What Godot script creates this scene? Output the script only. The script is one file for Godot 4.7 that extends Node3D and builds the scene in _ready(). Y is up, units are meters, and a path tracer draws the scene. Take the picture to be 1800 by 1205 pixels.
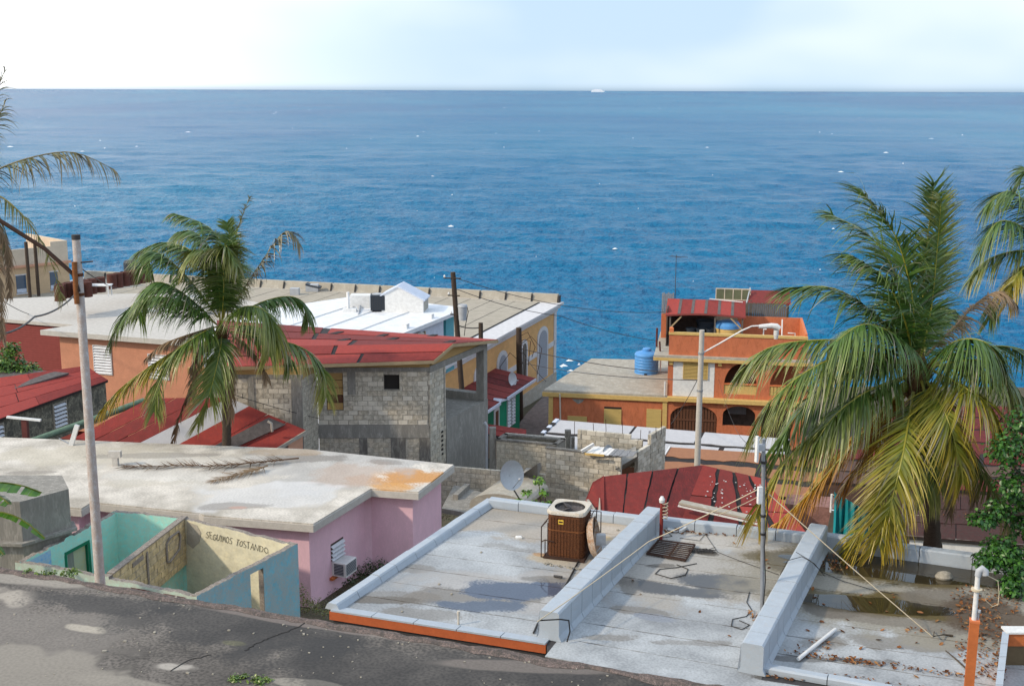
extends Node3D

var M := {}
var T := {}
var noise := FastNoiseLite.new()
var rng := RandomNumberGenerator.new()
var used := {}

# ---------------------------------------------------------------- mesh builder
class MB:
	var v := PackedVector3Array()
	var n := PackedVector3Array()
	var u := PackedVector2Array()
	var c := PackedColorArray()
	var col := Color(1, 1, 1)
	var plan := Transform2D()      # plan position (x, z) -> uv
	func vert(p: Vector3, nn: Vector3) -> void:
		v.append(p); n.append(nn); u.append(plan * Vector2(p.x, p.z)); c.append(col)
	func tri(a: Vector3, b: Vector3, d: Vector3) -> void:       # counter-clockwise seen from outside
		var nn := (b - a).cross(d - a)
		if nn.length_squared() < 1e-14:
			return
		nn = nn.normalized()
		vert(a, nn); vert(d, nn); vert(b, nn)
	func tris(a: Vector3, b: Vector3, d: Vector3, na: Vector3, nb: Vector3, nd: Vector3) -> void:
		vert(a, na); vert(d, nd); vert(b, nb)
	func quad(a: Vector3, b: Vector3, d: Vector3, e: Vector3) -> void:
		tri(a, b, d); tri(a, d, e)
	func uvquad(a: Vector3, b: Vector3, d: Vector3, e: Vector3) -> void:   # uv 0,1 at a, 1,1 at b, 1,0 at d
		var nn := (b - a).cross(e - a).normalized()
		for k in [[a, 0, 1], [d, 1, 0], [b, 1, 1], [a, 0, 1], [e, 0, 0], [d, 1, 0]]:
			v.append(k[0]); n.append(nn); u.append(Vector2(k[1], k[2])); c.append(col)
	func hexa(p: Array) -> void:     # p: bottom a b c d, top a b c d (counter-clockwise seen from above)
		quad(p[4], p[5], p[6], p[7]); quad(p[3], p[2], p[1], p[0])
		for i in 4:
			var j := (i + 1) % 4
			quad(p[i], p[j], p[4 + j], p[4 + i])
	func box(x0: float, x1: float, y0: float, y1: float, z0: float, z1: float) -> void:
		hexa([Vector3(x0, y0, z1), Vector3(x1, y0, z1), Vector3(x1, y0, z0), Vector3(x0, y0, z0),
			Vector3(x0, y1, z1), Vector3(x1, y1, z1), Vector3(x1, y1, z0), Vector3(x0, y1, z0)])
	func obox(t: Transform3D, s: Vector3) -> void:
		var h := s * 0.5
		var p := []
		for y in [-h.y, h.y]:
			for q in [[-1, 1], [1, 1], [1, -1], [-1, -1]]:
				p.append(t * Vector3(q[0] * h.x, y, q[1] * h.z))
		hexa(p)
	func cbox(x0: float, x1: float, y0: float, y1: float, z0: float, z1: float, k: float) -> void:   # box with a chamfered top
		box(x0, x1, y0, y1 - k, z0, z1)
		var a := [Vector3(x0, y1 - k, z1), Vector3(x1, y1 - k, z1), Vector3(x1, y1 - k, z0), Vector3(x0, y1 - k, z0)]
		var b := [Vector3(x0 + k, y1, z1 - k), Vector3(x1 - k, y1, z1 - k), Vector3(x1 - k, y1, z0 + k), Vector3(x0 + k, y1, z0 + k)]
		quad(b[0], b[1], b[2], b[3])
		for i in 4:
			quad(a[i], a[(i + 1) % 4], b[(i + 1) % 4], b[i])
	func prism(poly: PackedVector2Array, y0: float, y1: float) -> void:    # plan polygon (x, z)
		var area := 0.0
		for i in poly.size():
			var j := (i + 1) % poly.size()
			area += poly[i].x * poly[j].y - poly[j].x * poly[i].y
		var p := poly.duplicate()
		if area > 0:
			p.reverse()
		var ix := Geometry2D.triangulate_polygon(p)
		for k in range(0, ix.size(), 3):
			var a := p[ix[k]]; var b := p[ix[k + 1]]; var d := p[ix[k + 2]]
			if (b - a).cross(d - a) > 0:
				var sw := b; b = d; d = sw
			tri(Vector3(a.x, y1, a.y), Vector3(b.x, y1, b.y), Vector3(d.x, y1, d.y))
			tri(Vector3(a.x, y0, a.y), Vector3(d.x, y0, d.y), Vector3(b.x, y0, b.y))
		for i in p.size():
			var a := p[i]; var b := p[(i + 1) % p.size()]
			quad(Vector3(a.x, y0, a.y), Vector3(b.x, y0, b.y), Vector3(b.x, y1, b.y), Vector3(a.x, y1, a.y))
	func face(poly: PackedVector2Array, z0: float, z1: float) -> void:     # upright polygon (x, y) between z0 (back) and z1 (front)
		var area := 0.0
		for i in poly.size():
			var j := (i + 1) % poly.size()
			area += poly[i].x * poly[j].y - poly[j].x * poly[i].y
		var p := poly.duplicate()
		if area < 0:
			p.reverse()
		var ix := Geometry2D.triangulate_polygon(p)
		for k in range(0, ix.size(), 3):
			var a := p[ix[k]]; var b := p[ix[k + 1]]; var d := p[ix[k + 2]]
			if (b - a).cross(d - a) < 0:
				var sw := b; b = d; d = sw
			tri(Vector3(a.x, a.y, z1), Vector3(b.x, b.y, z1), Vector3(d.x, d.y, z1))
			tri(Vector3(a.x, a.y, z0), Vector3(d.x, d.y, z0), Vector3(b.x, b.y, z0))
		for i in p.size():
			var a := p[i]; var b := p[(i + 1) % p.size()]
			quad(Vector3(a.x, a.y, z1), Vector3(a.x, a.y, z0), Vector3(b.x, b.y, z0), Vector3(b.x, b.y, z1))
	func tube(pts: Array, r: Variant, sides := 8, caps := true) -> void:
		var rings := []
		var nrm := []
		var side := Vector3.ZERO
		for i in pts.size():
			var t: Vector3 = (pts[mini(i + 1, pts.size() - 1)] - pts[maxi(i - 1, 0)]).normalized()
			if side == Vector3.ZERO:
				side = t.cross(Vector3.UP if absf(t.y) < 0.9 else Vector3.RIGHT).normalized()
			side = (side - t * side.dot(t)).normalized()
			var o := t.cross(side)
			var rr: float = r[i] if r is Array else r
			var ring := []
			var nr := []
			for k in sides:
				var a := TAU * k / sides
				var d := side * cos(a) + o * sin(a)
				ring.append(pts[i] + d * rr); nr.append(d)
			rings.append(ring); nrm.append(nr)
		for i in pts.size() - 1:
			for k in sides:
				var j := (k + 1) % sides
				tris(rings[i][k], rings[i][j], rings[i + 1][j], nrm[i][k], nrm[i][j], nrm[i + 1][j])
				tris(rings[i][k], rings[i + 1][j], rings[i + 1][k], nrm[i][k], nrm[i + 1][j], nrm[i + 1][k])
		if caps:
			for k in range(1, sides - 1):
				tri(rings[0][0], rings[0][k + 1], rings[0][k])
				tri(rings[-1][0], rings[-1][k], rings[-1][k + 1])
	func lathe(prof: Array, at: Vector3, sides := 20, b := Basis()) -> void:   # profile of (radius, height) from the bottom up
		for i in prof.size() - 1:
			var p: Vector2 = prof[i]
			var q: Vector2 = prof[i + 1]
			var d := q - p
			for k in sides:
				var a0 := TAU * k / sides
				var a1 := TAU * (k + 1) / sides
				var e0 := Vector3(cos(a0), 0, sin(a0)); var e1 := Vector3(cos(a1), 0, sin(a1))
				var n0 := (b * (e0 * d.y + Vector3.DOWN * d.x)).normalized()
				var n1 := (b * (e1 * d.y + Vector3.DOWN * d.x)).normalized()
				var A := at + b * (e0 * p.x + Vector3.UP * p.y); var B := at + b * (e1 * p.x + Vector3.UP * p.y)
				var C := at + b * (e1 * q.x + Vector3.UP * q.y); var D := at + b * (e0 * q.x + Vector3.UP * q.y)
				tris(A, D, C, n0, n0, n1); tris(A, C, B, n0, n1, n1)
	func leaf(p: Array, nn: Array, cc: Array) -> void:        # a soft-shaded face whose winding follows its normals
		var o := [0, 1, 2]
		if (p[2] - p[0]).cross(p[1] - p[0]).dot(nn[0] + nn[1] + nn[2]) < 0:
			o = [0, 2, 1]
		for k in o:
			v.append(p[k]); n.append(nn[k]); u.append(Vector2.ZERO); c.append(cc[k])
	func mesh(t := Transform3D()) -> ArrayMesh:
		var a := []
		a.resize(Mesh.ARRAY_MAX)
		if t != Transform3D():
			v = t * v
			for i in n.size():
				n[i] = t.basis * n[i]
		a[Mesh.ARRAY_VERTEX] = v; a[Mesh.ARRAY_NORMAL] = n; a[Mesh.ARRAY_TEX_UV] = u; a[Mesh.ARRAY_COLOR] = c
		var m := ArrayMesh.new()
		m.add_surface_from_arrays(Mesh.PRIMITIVE_TRIANGLES, a)
		return m

# ---------------------------------------------------------------- scene tree helpers
func numbered(called: String) -> String:
	var k: int = used.get(called, 0)
	used[called] = k + 1
	return called if k == 0 else "%s_%03d" % [called, k]

func tag(o: Node, label: String, category: String, group := "", kind := "") -> void:
	if label: o.set_meta("label", label)
	if category: o.set_meta("category", category)
	if group: o.set_meta("group", group)
	if kind: o.set_meta("kind", kind)

func thing(called: String, label: String, category: String, at := Transform3D(), group := "") -> Node3D:
	var o := Node3D.new()
	o.name = numbered(called)
	o.transform = at
	add_child(o)
	tag(o, label, category, group)
	return o

func at(p: Vector3, turn := 0.0) -> Transform3D:
	return Transform3D(Basis(Vector3.UP, turn), p)

func world_of(o: Node) -> Transform3D:
	var t := Transform3D()
	while o is Node3D and o != self:
		t = o.transform * t
		o = o.get_parent()
	return t

func part(mb: MB, called: String, m: Material, parent: Node, in_world := false) -> MeshInstance3D:
	var i := MeshInstance3D.new()
	if parent == self:
		i.name = numbered(called)
	else:
		var nm := called
		var k := 0
		while parent.has_node(NodePath(nm)):
			k += 1
			nm = "%s_%03d" % [called, k]
		i.name = nm
	i.mesh = mb.mesh(world_of(parent).affine_inverse() if in_world else Transform3D())
	i.material_override = m
	parent.add_child(i, true)
	return i

func solo(mb: MB, called: String, m: Material, label: String, category: String, group := "") -> MeshInstance3D:
	var o := part(mb, called, m, self)
	tag(o, label, category, group)
	return o

func shared(mesh: Mesh, called: String, m: Material, parent: Node, t: Transform3D, k := 0) -> MeshInstance3D:
	var i := MeshInstance3D.new()
	i.name = called if k == 0 else "%s_%03d" % [called, k]
	i.mesh = mesh
	i.material_override = m
	i.transform = t
	parent.add_child(i, true)
	return i

func frame(a: Vector2, b: Vector2, y: float) -> Transform3D:    # a to b runs left to right along a face seen from outside; z points out of it
	var x := Vector3(b.x - a.x, 0, b.y - a.y).normalized()
	return Transform3D(Basis(x, Vector3.UP, x.cross(Vector3.UP)), Vector3(a.x, y, a.y))

# ---------------------------------------------------------------- textures and materials
func noise_bytes(size: Vector2i, sd: int, freq: float, oct: int, kind := FastNoiseLite.TYPE_SIMPLEX_SMOOTH) -> PackedByteArray:
	var f := FastNoiseLite.new()
	f.seed = sd; f.frequency = freq; f.noise_type = kind; f.fractal_octaves = oct
	var im := f.get_seamless_image(size.x, size.y)
	im.convert(Image.FORMAT_L8)
	return im.get_data()

func grey_tex(key: String, sd: int, f1: float, f2: float, w: float, lo: float, hi: float, contrast := 1.0) -> void:   # two noises mixed, mapped to lo..hi
	var s := Vector2i(512, 512)
	var a := noise_bytes(s, sd, f1, 4)
	var b := noise_bytes(s, sd + 7, f2, 3)
	var out := PackedByteArray()
	out.resize(s.x * s.y)
	for i in out.size():
		var x := (a[i] * w + b[i] * (1.0 - w)) / 255.0
		x = clampf((x - 0.5) * contrast + 0.5, 0.0, 1.0)
		out[i] = int(255.0 * (lo + (hi - lo) * x))
	T[key] = ImageTexture.create_from_image(Image.create_from_data(s.x, s.y, false, Image.FORMAT_L8, out))

func solid_tex(c: Color) -> ImageTexture:
	var key := "solid" + str(c)
	if not T.has(key):
		var im := Image.create(2, 2, false, Image.FORMAT_RGBA8)
		im.fill(c.linear_to_srgb())
		T[key] = ImageTexture.create_from_image(im)
	return T[key]

func mat(key: String, c: Color, rough: float, o := {}) -> StandardMaterial3D:      # c is the real-world (linear) base colour
	var m := StandardMaterial3D.new()
	m.resource_name = key
	m.albedo_color = c.linear_to_srgb()
	m.roughness = rough
	m.metallic_specular = o.get("spec", 0.4)
	m.metallic = o.get("metal", 0.0)
	var sc: Variant = o.get("scale", 0.4)
	m.uv1_scale = sc if sc is Vector3 else Vector3.ONE * float(sc)
	m.uv1_triplanar = not o.has("uv")
	m.uv1_world_triplanar = m.uv1_triplanar
	if o.has("tex"):
		m.albedo_texture = T[o.tex] if o.tex is String else o.tex
	if o.has("rough_tex"):
		m.roughness_texture = o.rough_tex
	if o.has("stain"):
		m.detail_enabled = true
		m.detail_albedo = solid_tex(o.stain)
		m.detail_mask = T[o.mask]
		m.detail_blend_mode = BaseMaterial3D.BLEND_MODE_MIX
	if o.has("bump"):
		m.heightmap_enabled = true
		m.heightmap_texture = T[o.bump]
		m.heightmap_scale = o.get("deep", 1.0)
	if o.has("back"):
		m.backlight_enabled = true
		m.backlight = o.back
	if o.has("vc"):
		m.vertex_color_use_as_albedo = true
	M[key] = m
	return m

func make_materials() -> void:
	grey_tex("grain", 1, 0.06, 0.012, 0.5, 0.89, 1.0, 1.6)
	grey_tex("blotch", 2, 0.012, 0.05, 0.6, 0.76, 1.0, 2.0)
	grey_tex("fine", 3, 0.15, 0.04, 0.6, 0.0, 1.0, 1.8)
	grey_tex("mask_soft", 4, 0.012, 0.06, 0.72, -0.35, 0.9, 3.0)
	grey_tex("mask_rare", 5, 0.014, 0.07, 0.72, -1.4, 1.0, 2.6)
	grey_tex("mask_hard", 6, 0.02, 0.09, 0.7, -2.4, 1.2, 4.0)
	grey_tex("mask_peel", 9, 0.016, 0.08, 0.7, -2.2, 1.0, 4.0)
	var st := Vector3(0.5, 0.1, 0.5)
	mat("dirt", Color(0.16, 0.12, 0.085), 0.95, {tex = "blotch", stain = Color(0.09, 0.09, 0.05), mask = "mask_soft", scale = 0.25, bump = "fine", deep = 4.0})
	mat("street", Color(0.25, 0.2, 0.18), 0.9, {tex = "blotch", scale = 0.3})
	mat("pink", Color(0.92, 0.60, 0.71), 0.8, {tex = "grain", stain = Color(0.76, 0.50, 0.58), mask = "mask_rare", scale = Vector3(0.4, 0.15, 0.4)})
	mat("cream_slab", Color(0.56, 0.53, 0.485), 0.85, {tex = "grain", scale = 0.5})
	mat("block_a", Color(0.68, 0.62, 0.515), 0.92, {tex = "blotch", scale = 0.7, bump = "fine", deep = 0.5})
	mat("block_b", Color(0.635, 0.58, 0.48), 0.92, {tex = "blotch", scale = 0.7, bump = "fine", deep = 0.5})
	mat("block_c", Color(0.71, 0.655, 0.555), 0.92, {tex = "grain", scale = 0.7, bump = "fine", deep = 0.5})
	mat("block_d", Color(0.66, 0.585, 0.465), 0.92, {tex = "blotch", scale = 0.7, bump = "fine", deep = 0.5})
	mat("mortar", Color(0.44, 0.40, 0.34), 0.95, {tex = "blotch", scale = 0.6})
	mat("concrete", Color(0.43, 0.41, 0.37), 0.92, {tex = "blotch", stain = Color(0.22, 0.21, 0.19), mask = "mask_soft", scale = st, bump = "fine", deep = 0.6})
	mat("concrete_light", Color(0.56, 0.53, 0.46), 0.9, {tex = "blotch", stain = Color(0.36, 0.32, 0.26), mask = "mask_soft", scale = 0.22})
	mat("concrete_dark", Color(0.34, 0.32, 0.28), 0.92, {tex = "blotch", stain = Color(0.12, 0.11, 0.10), mask = "mask_soft", scale = st})
	mat("grubby", Color(0.44, 0.41, 0.31), 0.92, {tex = "blotch", stain = Color(0.06, 0.06, 0.055), mask = "mask_soft", scale = Vector3(0.35, 0.2, 0.35)})
	mat("red_felt", Color(0.33, 0.042, 0.032), 0.85, {tex = "blotch", stain = Color(0.20, 0.03, 0.026), mask = "mask_soft", scale = 0.45, bump = "fine", deep = 0.4})
	mat("red_felt_b", Color(0.42, 0.056, 0.040), 0.85, {tex = "grain", stain = Color(0.26, 0.045, 0.038), mask = "mask_soft", scale = 0.6, bump = "fine", deep = 0.4})
	mat("red_felt_c", Color(0.28, 0.036, 0.03), 0.85, {tex = "blotch", stain = Color(0.15, 0.028, 0.025), mask = "mask_soft", scale = 0.5, bump = "fine", deep = 0.4})
	mat("wine_felt", Color(0.22, 0.028, 0.028), 0.9, {tex = "blotch", stain = Color(0.09, 0.018, 0.018), mask = "mask_soft", scale = Vector3(0.5, 0.5, 0.2), bump = "fine", deep = 0.5})
	mat("tan_felt", Color(0.40, 0.185, 0.095), 0.88, {tex = "grain", stain = Color(0.30, 0.14, 0.08), mask = "mask_soft", scale = 0.5, bump = "fine", deep = 0.4})
	mat("tar", Color(0.035, 0.03, 0.03), 0.8, {tex = "blotch", scale = 0.8})
	mat("grey_felt", Color(0.15, 0.13, 0.125), 0.85, {tex = "blotch", scale = 0.6})
	mat("white_felt", Color(0.56, 0.56, 0.58), 0.75, {tex = "grain", stain = Color(0.45, 0.45, 0.47), mask = "mask_soft", scale = 0.5, bump = "fine", deep = 0.8})
	mat("white_roof", Color(0.80, 0.82, 0.85), 0.65, {tex = "grain", scale = 0.2})
	mat("white_paint", Color(0.78, 0.78, 0.77), 0.6, {tex = "grain", scale = 0.6})
	mat("bluewhite", Color(0.62, 0.68, 0.80), 0.7, {tex = "grain", scale = 0.4})
	mat("turquoise_trim", Color(0.12, 0.42, 0.50), 0.6, {tex = "grain", scale = 0.6})
	mat("orange", Color(0.62, 0.185, 0.078), 0.75, {tex = "blotch", stain = Color(0.52, 0.165, 0.08), mask = "mask_soft", scale = Vector3(0.3, 0.12, 0.3)})
	mat("orange_bright", Color(0.68, 0.2, 0.075), 0.75, {tex = "grain", scale = 0.3})
	mat("yellow_trim", Color(0.66, 0.45, 0.16), 0.7, {tex = "grain", scale = 0.5})
	mat("yellow_board", Color(0.58, 0.42, 0.15), 0.75, {tex = "grain", scale = Vector3(0.2, 1.2, 0.2)})
	mat("ochre", Color(0.72, 0.42, 0.17), 0.8, {tex = "grain", scale = 0.2})
	mat("white_trim", Color(0.66, 0.65, 0.66), 0.75, {tex = "grain", scale = 0.4})
	mat("grey_door", Color(0.34, 0.345, 0.38), 0.6, {tex = "grain", scale = 0.8})
	mat("brown_wood", Color(0.13, 0.055, 0.03), 0.7, {tex = "grain", scale = Vector3(2.0, 0.3, 2.0)})
	mat("grey_wood", Color(0.17, 0.15, 0.13), 0.9, {tex = "blotch", scale = Vector3(2.5, 0.2, 2.5)})
	mat("plywood", Color(0.52, 0.33, 0.13), 0.8, {tex = "grain", scale = Vector3(0.3, 1.5, 0.3)})
	mat("dark", Color(0.025, 0.022, 0.02), 0.9)
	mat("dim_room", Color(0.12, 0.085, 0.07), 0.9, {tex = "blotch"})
	mat("salmon", Color(0.60, 0.27, 0.165), 0.8, {tex = "grain", scale = 0.25})
	mat("brick_red", Color(0.24, 0.052, 0.045), 0.85, {tex = "grain", scale = 0.6})
	mat("cream", Color(0.62, 0.45, 0.28), 0.8, {tex = "grain", scale = 0.2})
	mat("cream_light", Color(0.66, 0.56, 0.44), 0.8, {tex = "grain", scale = 0.2})
	mat("peach", Color(0.66, 0.36, 0.24), 0.8, {tex = "grain", scale = 0.3})
	mat("louvre", Color(0.74, 0.77, 0.82), 0.45, {tex = "grain"})
	mat("glass", Color(0.06, 0.1, 0.16), 0.12, {spec = 0.6})
	mat("green_paint", Color(0.012, 0.30, 0.165), 0.6, {tex = "grain", scale = 0.5})
	mat("green_dark", Color(0.008, 0.17, 0.09), 0.6, {tex = "grain", scale = 0.5})
	mat("turquoise", Color(0.27, 0.84, 0.80), 0.85, {tex = "grain", stain = Color(0.56, 0.58, 0.44), mask = "mask_hard", scale = 0.55})
	mat("sky_paint", Color(0.10, 0.38, 0.80), 0.85, {tex = "grain", stain = Color(0.55, 0.58, 0.52), mask = "mask_hard", scale = 0.6})
	mat("blue_peel", Color(0.16, 0.62, 0.80), 0.85, {tex = "grain", stain = Color(0.50, 0.44, 0.37), mask = "mask_hard", scale = Vector3(0.3, 0.2, 0.3)})
	mat("mint", Color(0.48, 0.72, 0.60), 0.85, {tex = "grain", stain = Color(0.42, 0.36, 0.32), mask = "mask_hard", scale = 0.5})
	mat("ruin_yellow", Color(0.62, 0.50, 0.25), 0.85, {tex = "grain", stain = Color(0.40, 0.46, 0.40), mask = "mask_hard", scale = 0.3})
	mat("ruin_cream", Color(0.84, 0.76, 0.53), 0.85, {tex = "blotch", stain = Color(0.62, 0.60, 0.48), mask = "mask_hard", scale = 0.4})
	mat("ruin_edge", Color(0.47, 0.42, 0.37), 0.95, {tex = "blotch", stain = Color(0.18, 0.15, 0.13), mask = "mask_soft", scale = 1.2})
	mat("tan_block", Color(0.74, 0.59, 0.34), 0.9, {tex = "blotch", scale = 0.6})
	mat("tan_block_b", Color(0.66, 0.54, 0.34), 0.9, {tex = "blotch", scale = 0.6})
	mat("wine_paint", Color(0.12, 0.035, 0.03), 0.8, {tex = "grain"})
	mat("cap", Color(0.43, 0.505, 0.585), 0.7, {tex = "grain", stain = Color(0.40, 0.43, 0.47), mask = "mask_rare", scale = 0.8})
	mat("seam", Color(0.05, 0.048, 0.05), 0.8)
	mat("terracotta", Color(0.55, 0.16, 0.05), 0.8, {tex = "grain", scale = 0.5})
	mat("fascia", Color(0.50, 0.12, 0.04), 0.8, {tex = "grain", scale = 0.5})
	mat("rust", Color(0.085, 0.033, 0.017), 0.9, {tex = "blotch", stain = Color(0.15, 0.055, 0.02), mask = "mask_soft", scale = 2.2, bump = "fine", deep = 0.3})
	mat("rust_light", Color(0.30, 0.11, 0.035), 0.9, {tex = "blotch", scale = 2.0})
	mat("rust_bar", Color(0.06, 0.03, 0.02), 0.85, {tex = "blotch", scale = 2.0})
	mat("chipped_white", Color(0.74, 0.74, 0.71), 0.6, {tex = "grain", stain = Color(0.45, 0.36, 0.25), mask = "mask_rare", scale = 1.8})
	mat("plastic_white", Color(0.78, 0.78, 0.77), 0.4, {tex = "grain"})
	mat("plastic_grey", Color(0.45, 0.47, 0.5), 0.5, {tex = "grain"})
	mat("pole_paint", Color(0.66, 0.67, 0.68), 0.6, {tex = "grain", stain = Color(0.36, 0.22, 0.14), mask = "mask_hard", scale = Vector3(0.8, 0.5, 0.8)})
	mat("pole_concrete", Color(0.52, 0.49, 0.44), 0.85, {tex = "grain", scale = 0.8})
	mat("galvanised", Color(0.42, 0.44, 0.47), 0.4, {metal = 0.6, tex = "grain"})
	mat("cable", Color(0.025, 0.023, 0.022), 0.6)
	mat("wire", Color(0.06, 0.055, 0.055), 0.6)
	mat("rope", Color(0.55, 0.47, 0.34), 0.9)
	mat("timber_pole", Color(0.085, 0.06, 0.045), 0.9, {tex = "blotch", scale = Vector3(3, 0.3, 3)})
	mat("tank_blue", Color(0.10, 0.33, 0.72), 0.45, {tex = "grain", scale = 0.5})
	mat("dish", Color(0.52, 0.55, 0.58), 0.35, {tex = "grain"})
	mat("black_unit", Color(0.03, 0.04, 0.055), 0.5, {tex = "grain"})
	mat("barrel", Color(0.16, 0.04, 0.03), 0.8, {tex = "blotch", stain = Color(0.07, 0.03, 0.02), mask = "mask_soft", scale = 1.0})
	mat("zinc", Color(0.30, 0.31, 0.33), 0.6, {tex = "blotch", scale = Vector3(2.0, 0.3, 2.0)})
	mat("teal_cloth", Color(0.01, 0.30, 0.36), 0.8, {tex = "grain", back = Color(0.2, 0.2, 0.2)})
	mat("wood_light", Color(0.45, 0.34, 0.2), 0.8, {tex = "grain"})
	mat("leaf_vc", Color(1, 1, 1), 0.36, {vc = 1, spec = 0.5, back = Color(0.5, 0.5, 0.5)})
	mat("dry_vc", Color(1, 1, 1), 0.8, {vc = 1, spec = 0.2})
	mat("palm_bark", Color(0.15, 0.115, 0.085), 0.95, {tex = "blotch", scale = Vector3(1.0, 5.0, 1.0), bump = "fine", deep = 2.0})
	mat("bark", Color(0.11, 0.085, 0.06), 0.95, {tex = "blotch", scale = 2.0})
	mat("fibre", Color(0.16, 0.085, 0.035), 0.95, {tex = "blotch", scale = Vector3(6, 1.5, 6)})
	mat("coconut", Color(0.16, 0.18, 0.03), 0.6, {tex = "grain"})
	mat("brown_felt", Color(0.15, 0.08, 0.06), 0.9, {tex = "blotch", stain = Color(0.09, 0.06, 0.05), mask = "mask_soft", scale = 0.6})
	mat("stone", Color(0.42, 0.38, 0.31), 0.9, {tex = "blotch", scale = 2.0})
	mat("rock", Color(0.20, 0.16, 0.12), 0.95, {tex = "blotch", scale = 0.4, bump = "fine", deep = 8.0})
	mat("ship_white", Color(0.85, 0.86, 0.88), 0.5)
	mat("foam", Color(0.85, 0.88, 0.9), 0.9)
	mat("ink", Color(0.03, 0.025, 0.02), 0.7)
	mat("yellow_label", Color(0.75, 0.5, 0.06), 0.6)
	var water := StandardMaterial3D.new()
	water.resource_name = "puddle"
	water.albedo_color = Color(0.11, 0.085, 0.03, 0.45)
	water.transparency = BaseMaterial3D.TRANSPARENCY_ALPHA
	water.roughness = 0.02
	M["puddle"] = water

# ---------------------------------------------------------------- builders
func v3(p: Vector2, y: float) -> Vector3:
	return Vector3(p.x, y, p.y)

# strips of roofing laid from edge a-b to edge d-c, each a thin slab with wobbly long edges, some cut across
func sheets(parent: Node, called: String, a: Vector3, b: Vector3, c: Vector3, d: Vector3, n: int, gap: float, mats: Array, o := {}) -> void:
	var thick: float = o.get("thick", 0.012)
	var jit: float = o.get("jit", 0.01)
	var seg: int = o.get("seg", 14)
	var cuts: int = o.get("cuts", 0)
	var up := (b - a).cross(d - a).normalized()
	if up.y < 0: up = -up
	var depth := (d - a).length()
	var lng := (b - a).length()
	var g := gap / depth * 0.5
	for i in n:
		var breaks := [0.0]
		for k in cuts:
			breaks.append((k + 1.0) / (cuts + 1.0) + rng.randf_range(-0.35, 0.35) / (cuts + 1.0))
		breaks.append(1.0)
		for k in breaks.size() - 1:
			var s0: float = breaks[k] + (gap * rng.randf_range(0.4, 1.0) / lng if k > 0 else 0.0)
			var s1: float = breaks[k + 1]
			var mb := MB.new()
			mb.plan = o.get("plan", Transform2D())
			var m := maxi(2, int(seg * (s1 - s0)))
			var lo := []
			var hi := []
			for j in m + 1:
				var s := lerpf(s0, s1, float(j) / m)
				var t0 := float(i) / n + (g if i > 0 else 0.0) + (rng.randf_range(-jit, jit) / depth if i > 0 else 0.0)
				var t1 := float(i + 1) / n - (g if i < n - 1 else 0.0) + (rng.randf_range(-jit, jit) / depth if i < n - 1 else 0.0)
				var sag := up * (thick + rng.randf_range(0.0, thick * 0.4))
				lo.append(a.lerp(b, s).lerp(d.lerp(c, s), t0) + sag)
				hi.append(a.lerp(b, s).lerp(d.lerp(c, s), t1) + sag)
			var dn := up * -(thick * 1.5 + 0.004)
			var flip := (b - a).cross(d - a).dot(up) < 0
			for j in m:
				if flip:
					mb.quad(lo[j + 1], lo[j], hi[j], hi[j + 1])
					mb.quad(lo[j], lo[j + 1], lo[j + 1] + dn, lo[j] + dn)
					mb.quad(hi[j + 1], hi[j], hi[j] + dn, hi[j + 1] + dn)
				else:
					mb.quad(lo[j], lo[j + 1], hi[j + 1], hi[j])
					mb.quad(lo[j + 1], lo[j], lo[j] + dn, lo[j + 1] + dn)
					mb.quad(hi[j], hi[j + 1], hi[j + 1] + dn, hi[j] + dn)
			for e in [0, m]:
				mb.quad(lo[e], hi[e], hi[e] + dn, lo[e] + dn)
			part(mb, called, mats[rng.randi() % mats.size()], parent, true)

func slab4(mb: MB, a: Vector3, b: Vector3, c: Vector3, d: Vector3, t: float) -> void:   # a sloping slab under four corners (counter-clockwise seen from above)
	var n := Vector3(0, -t, 0)
	if (b - a).cross(d - a).y < 0:
		var s := b; b = d; d = s
	mb.hexa([a + n, b + n, c + n, d + n, a, b, c, d])

# a wall in its parent's own axes, along x from x0 to x1, with rectangular holes [x0, x1, y0, y1]
func holed(mb: MB, x0: float, x1: float, y0: float, y1: float, z0: float, z1: float, holes: Array) -> void:
	var xs := [x0, x1]
	for h in holes:
		xs.append(clampf(h[0], x0, x1)); xs.append(clampf(h[1], x0, x1))
	xs.sort()
	for i in xs.size() - 1:
		if xs[i + 1] - xs[i] < 0.001: continue
		var mid: float = (xs[i] + xs[i + 1]) * 0.5
		var y := y0
		var hs := holes.filter(func(h): return h[0] < mid and h[1] > mid)
		hs.sort_custom(func(p, q): return p[2] < q[2])
		for h in hs:
			if h[2] > y + 0.001:
				mb.box(xs[i], xs[i + 1], y, h[2], z0, z1)
			y = h[3]
		if y < y1 - 0.001:
			mb.box(xs[i], xs[i + 1], y, y1, z0, z1)

var block_meshes := {}
func block_mesh(lx: float, ly: float, lz: float) -> Mesh:
	var key := "%.2f/%.2f/%.2f" % [lx, ly, lz]
	if not block_meshes.has(key):
		var mb := MB.new()
		var k := 0.008
		mb.box(-lx / 2 + k, lx / 2 - k, -ly / 2 + k, ly / 2 - k, -lz / 2, lz / 2)
		mb.box(-lx / 2, lx / 2, -ly / 2, ly / 2, -lz / 2 + k, lz / 2 - k)
		block_meshes[key] = mb.mesh()
	return block_meshes[key]

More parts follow.
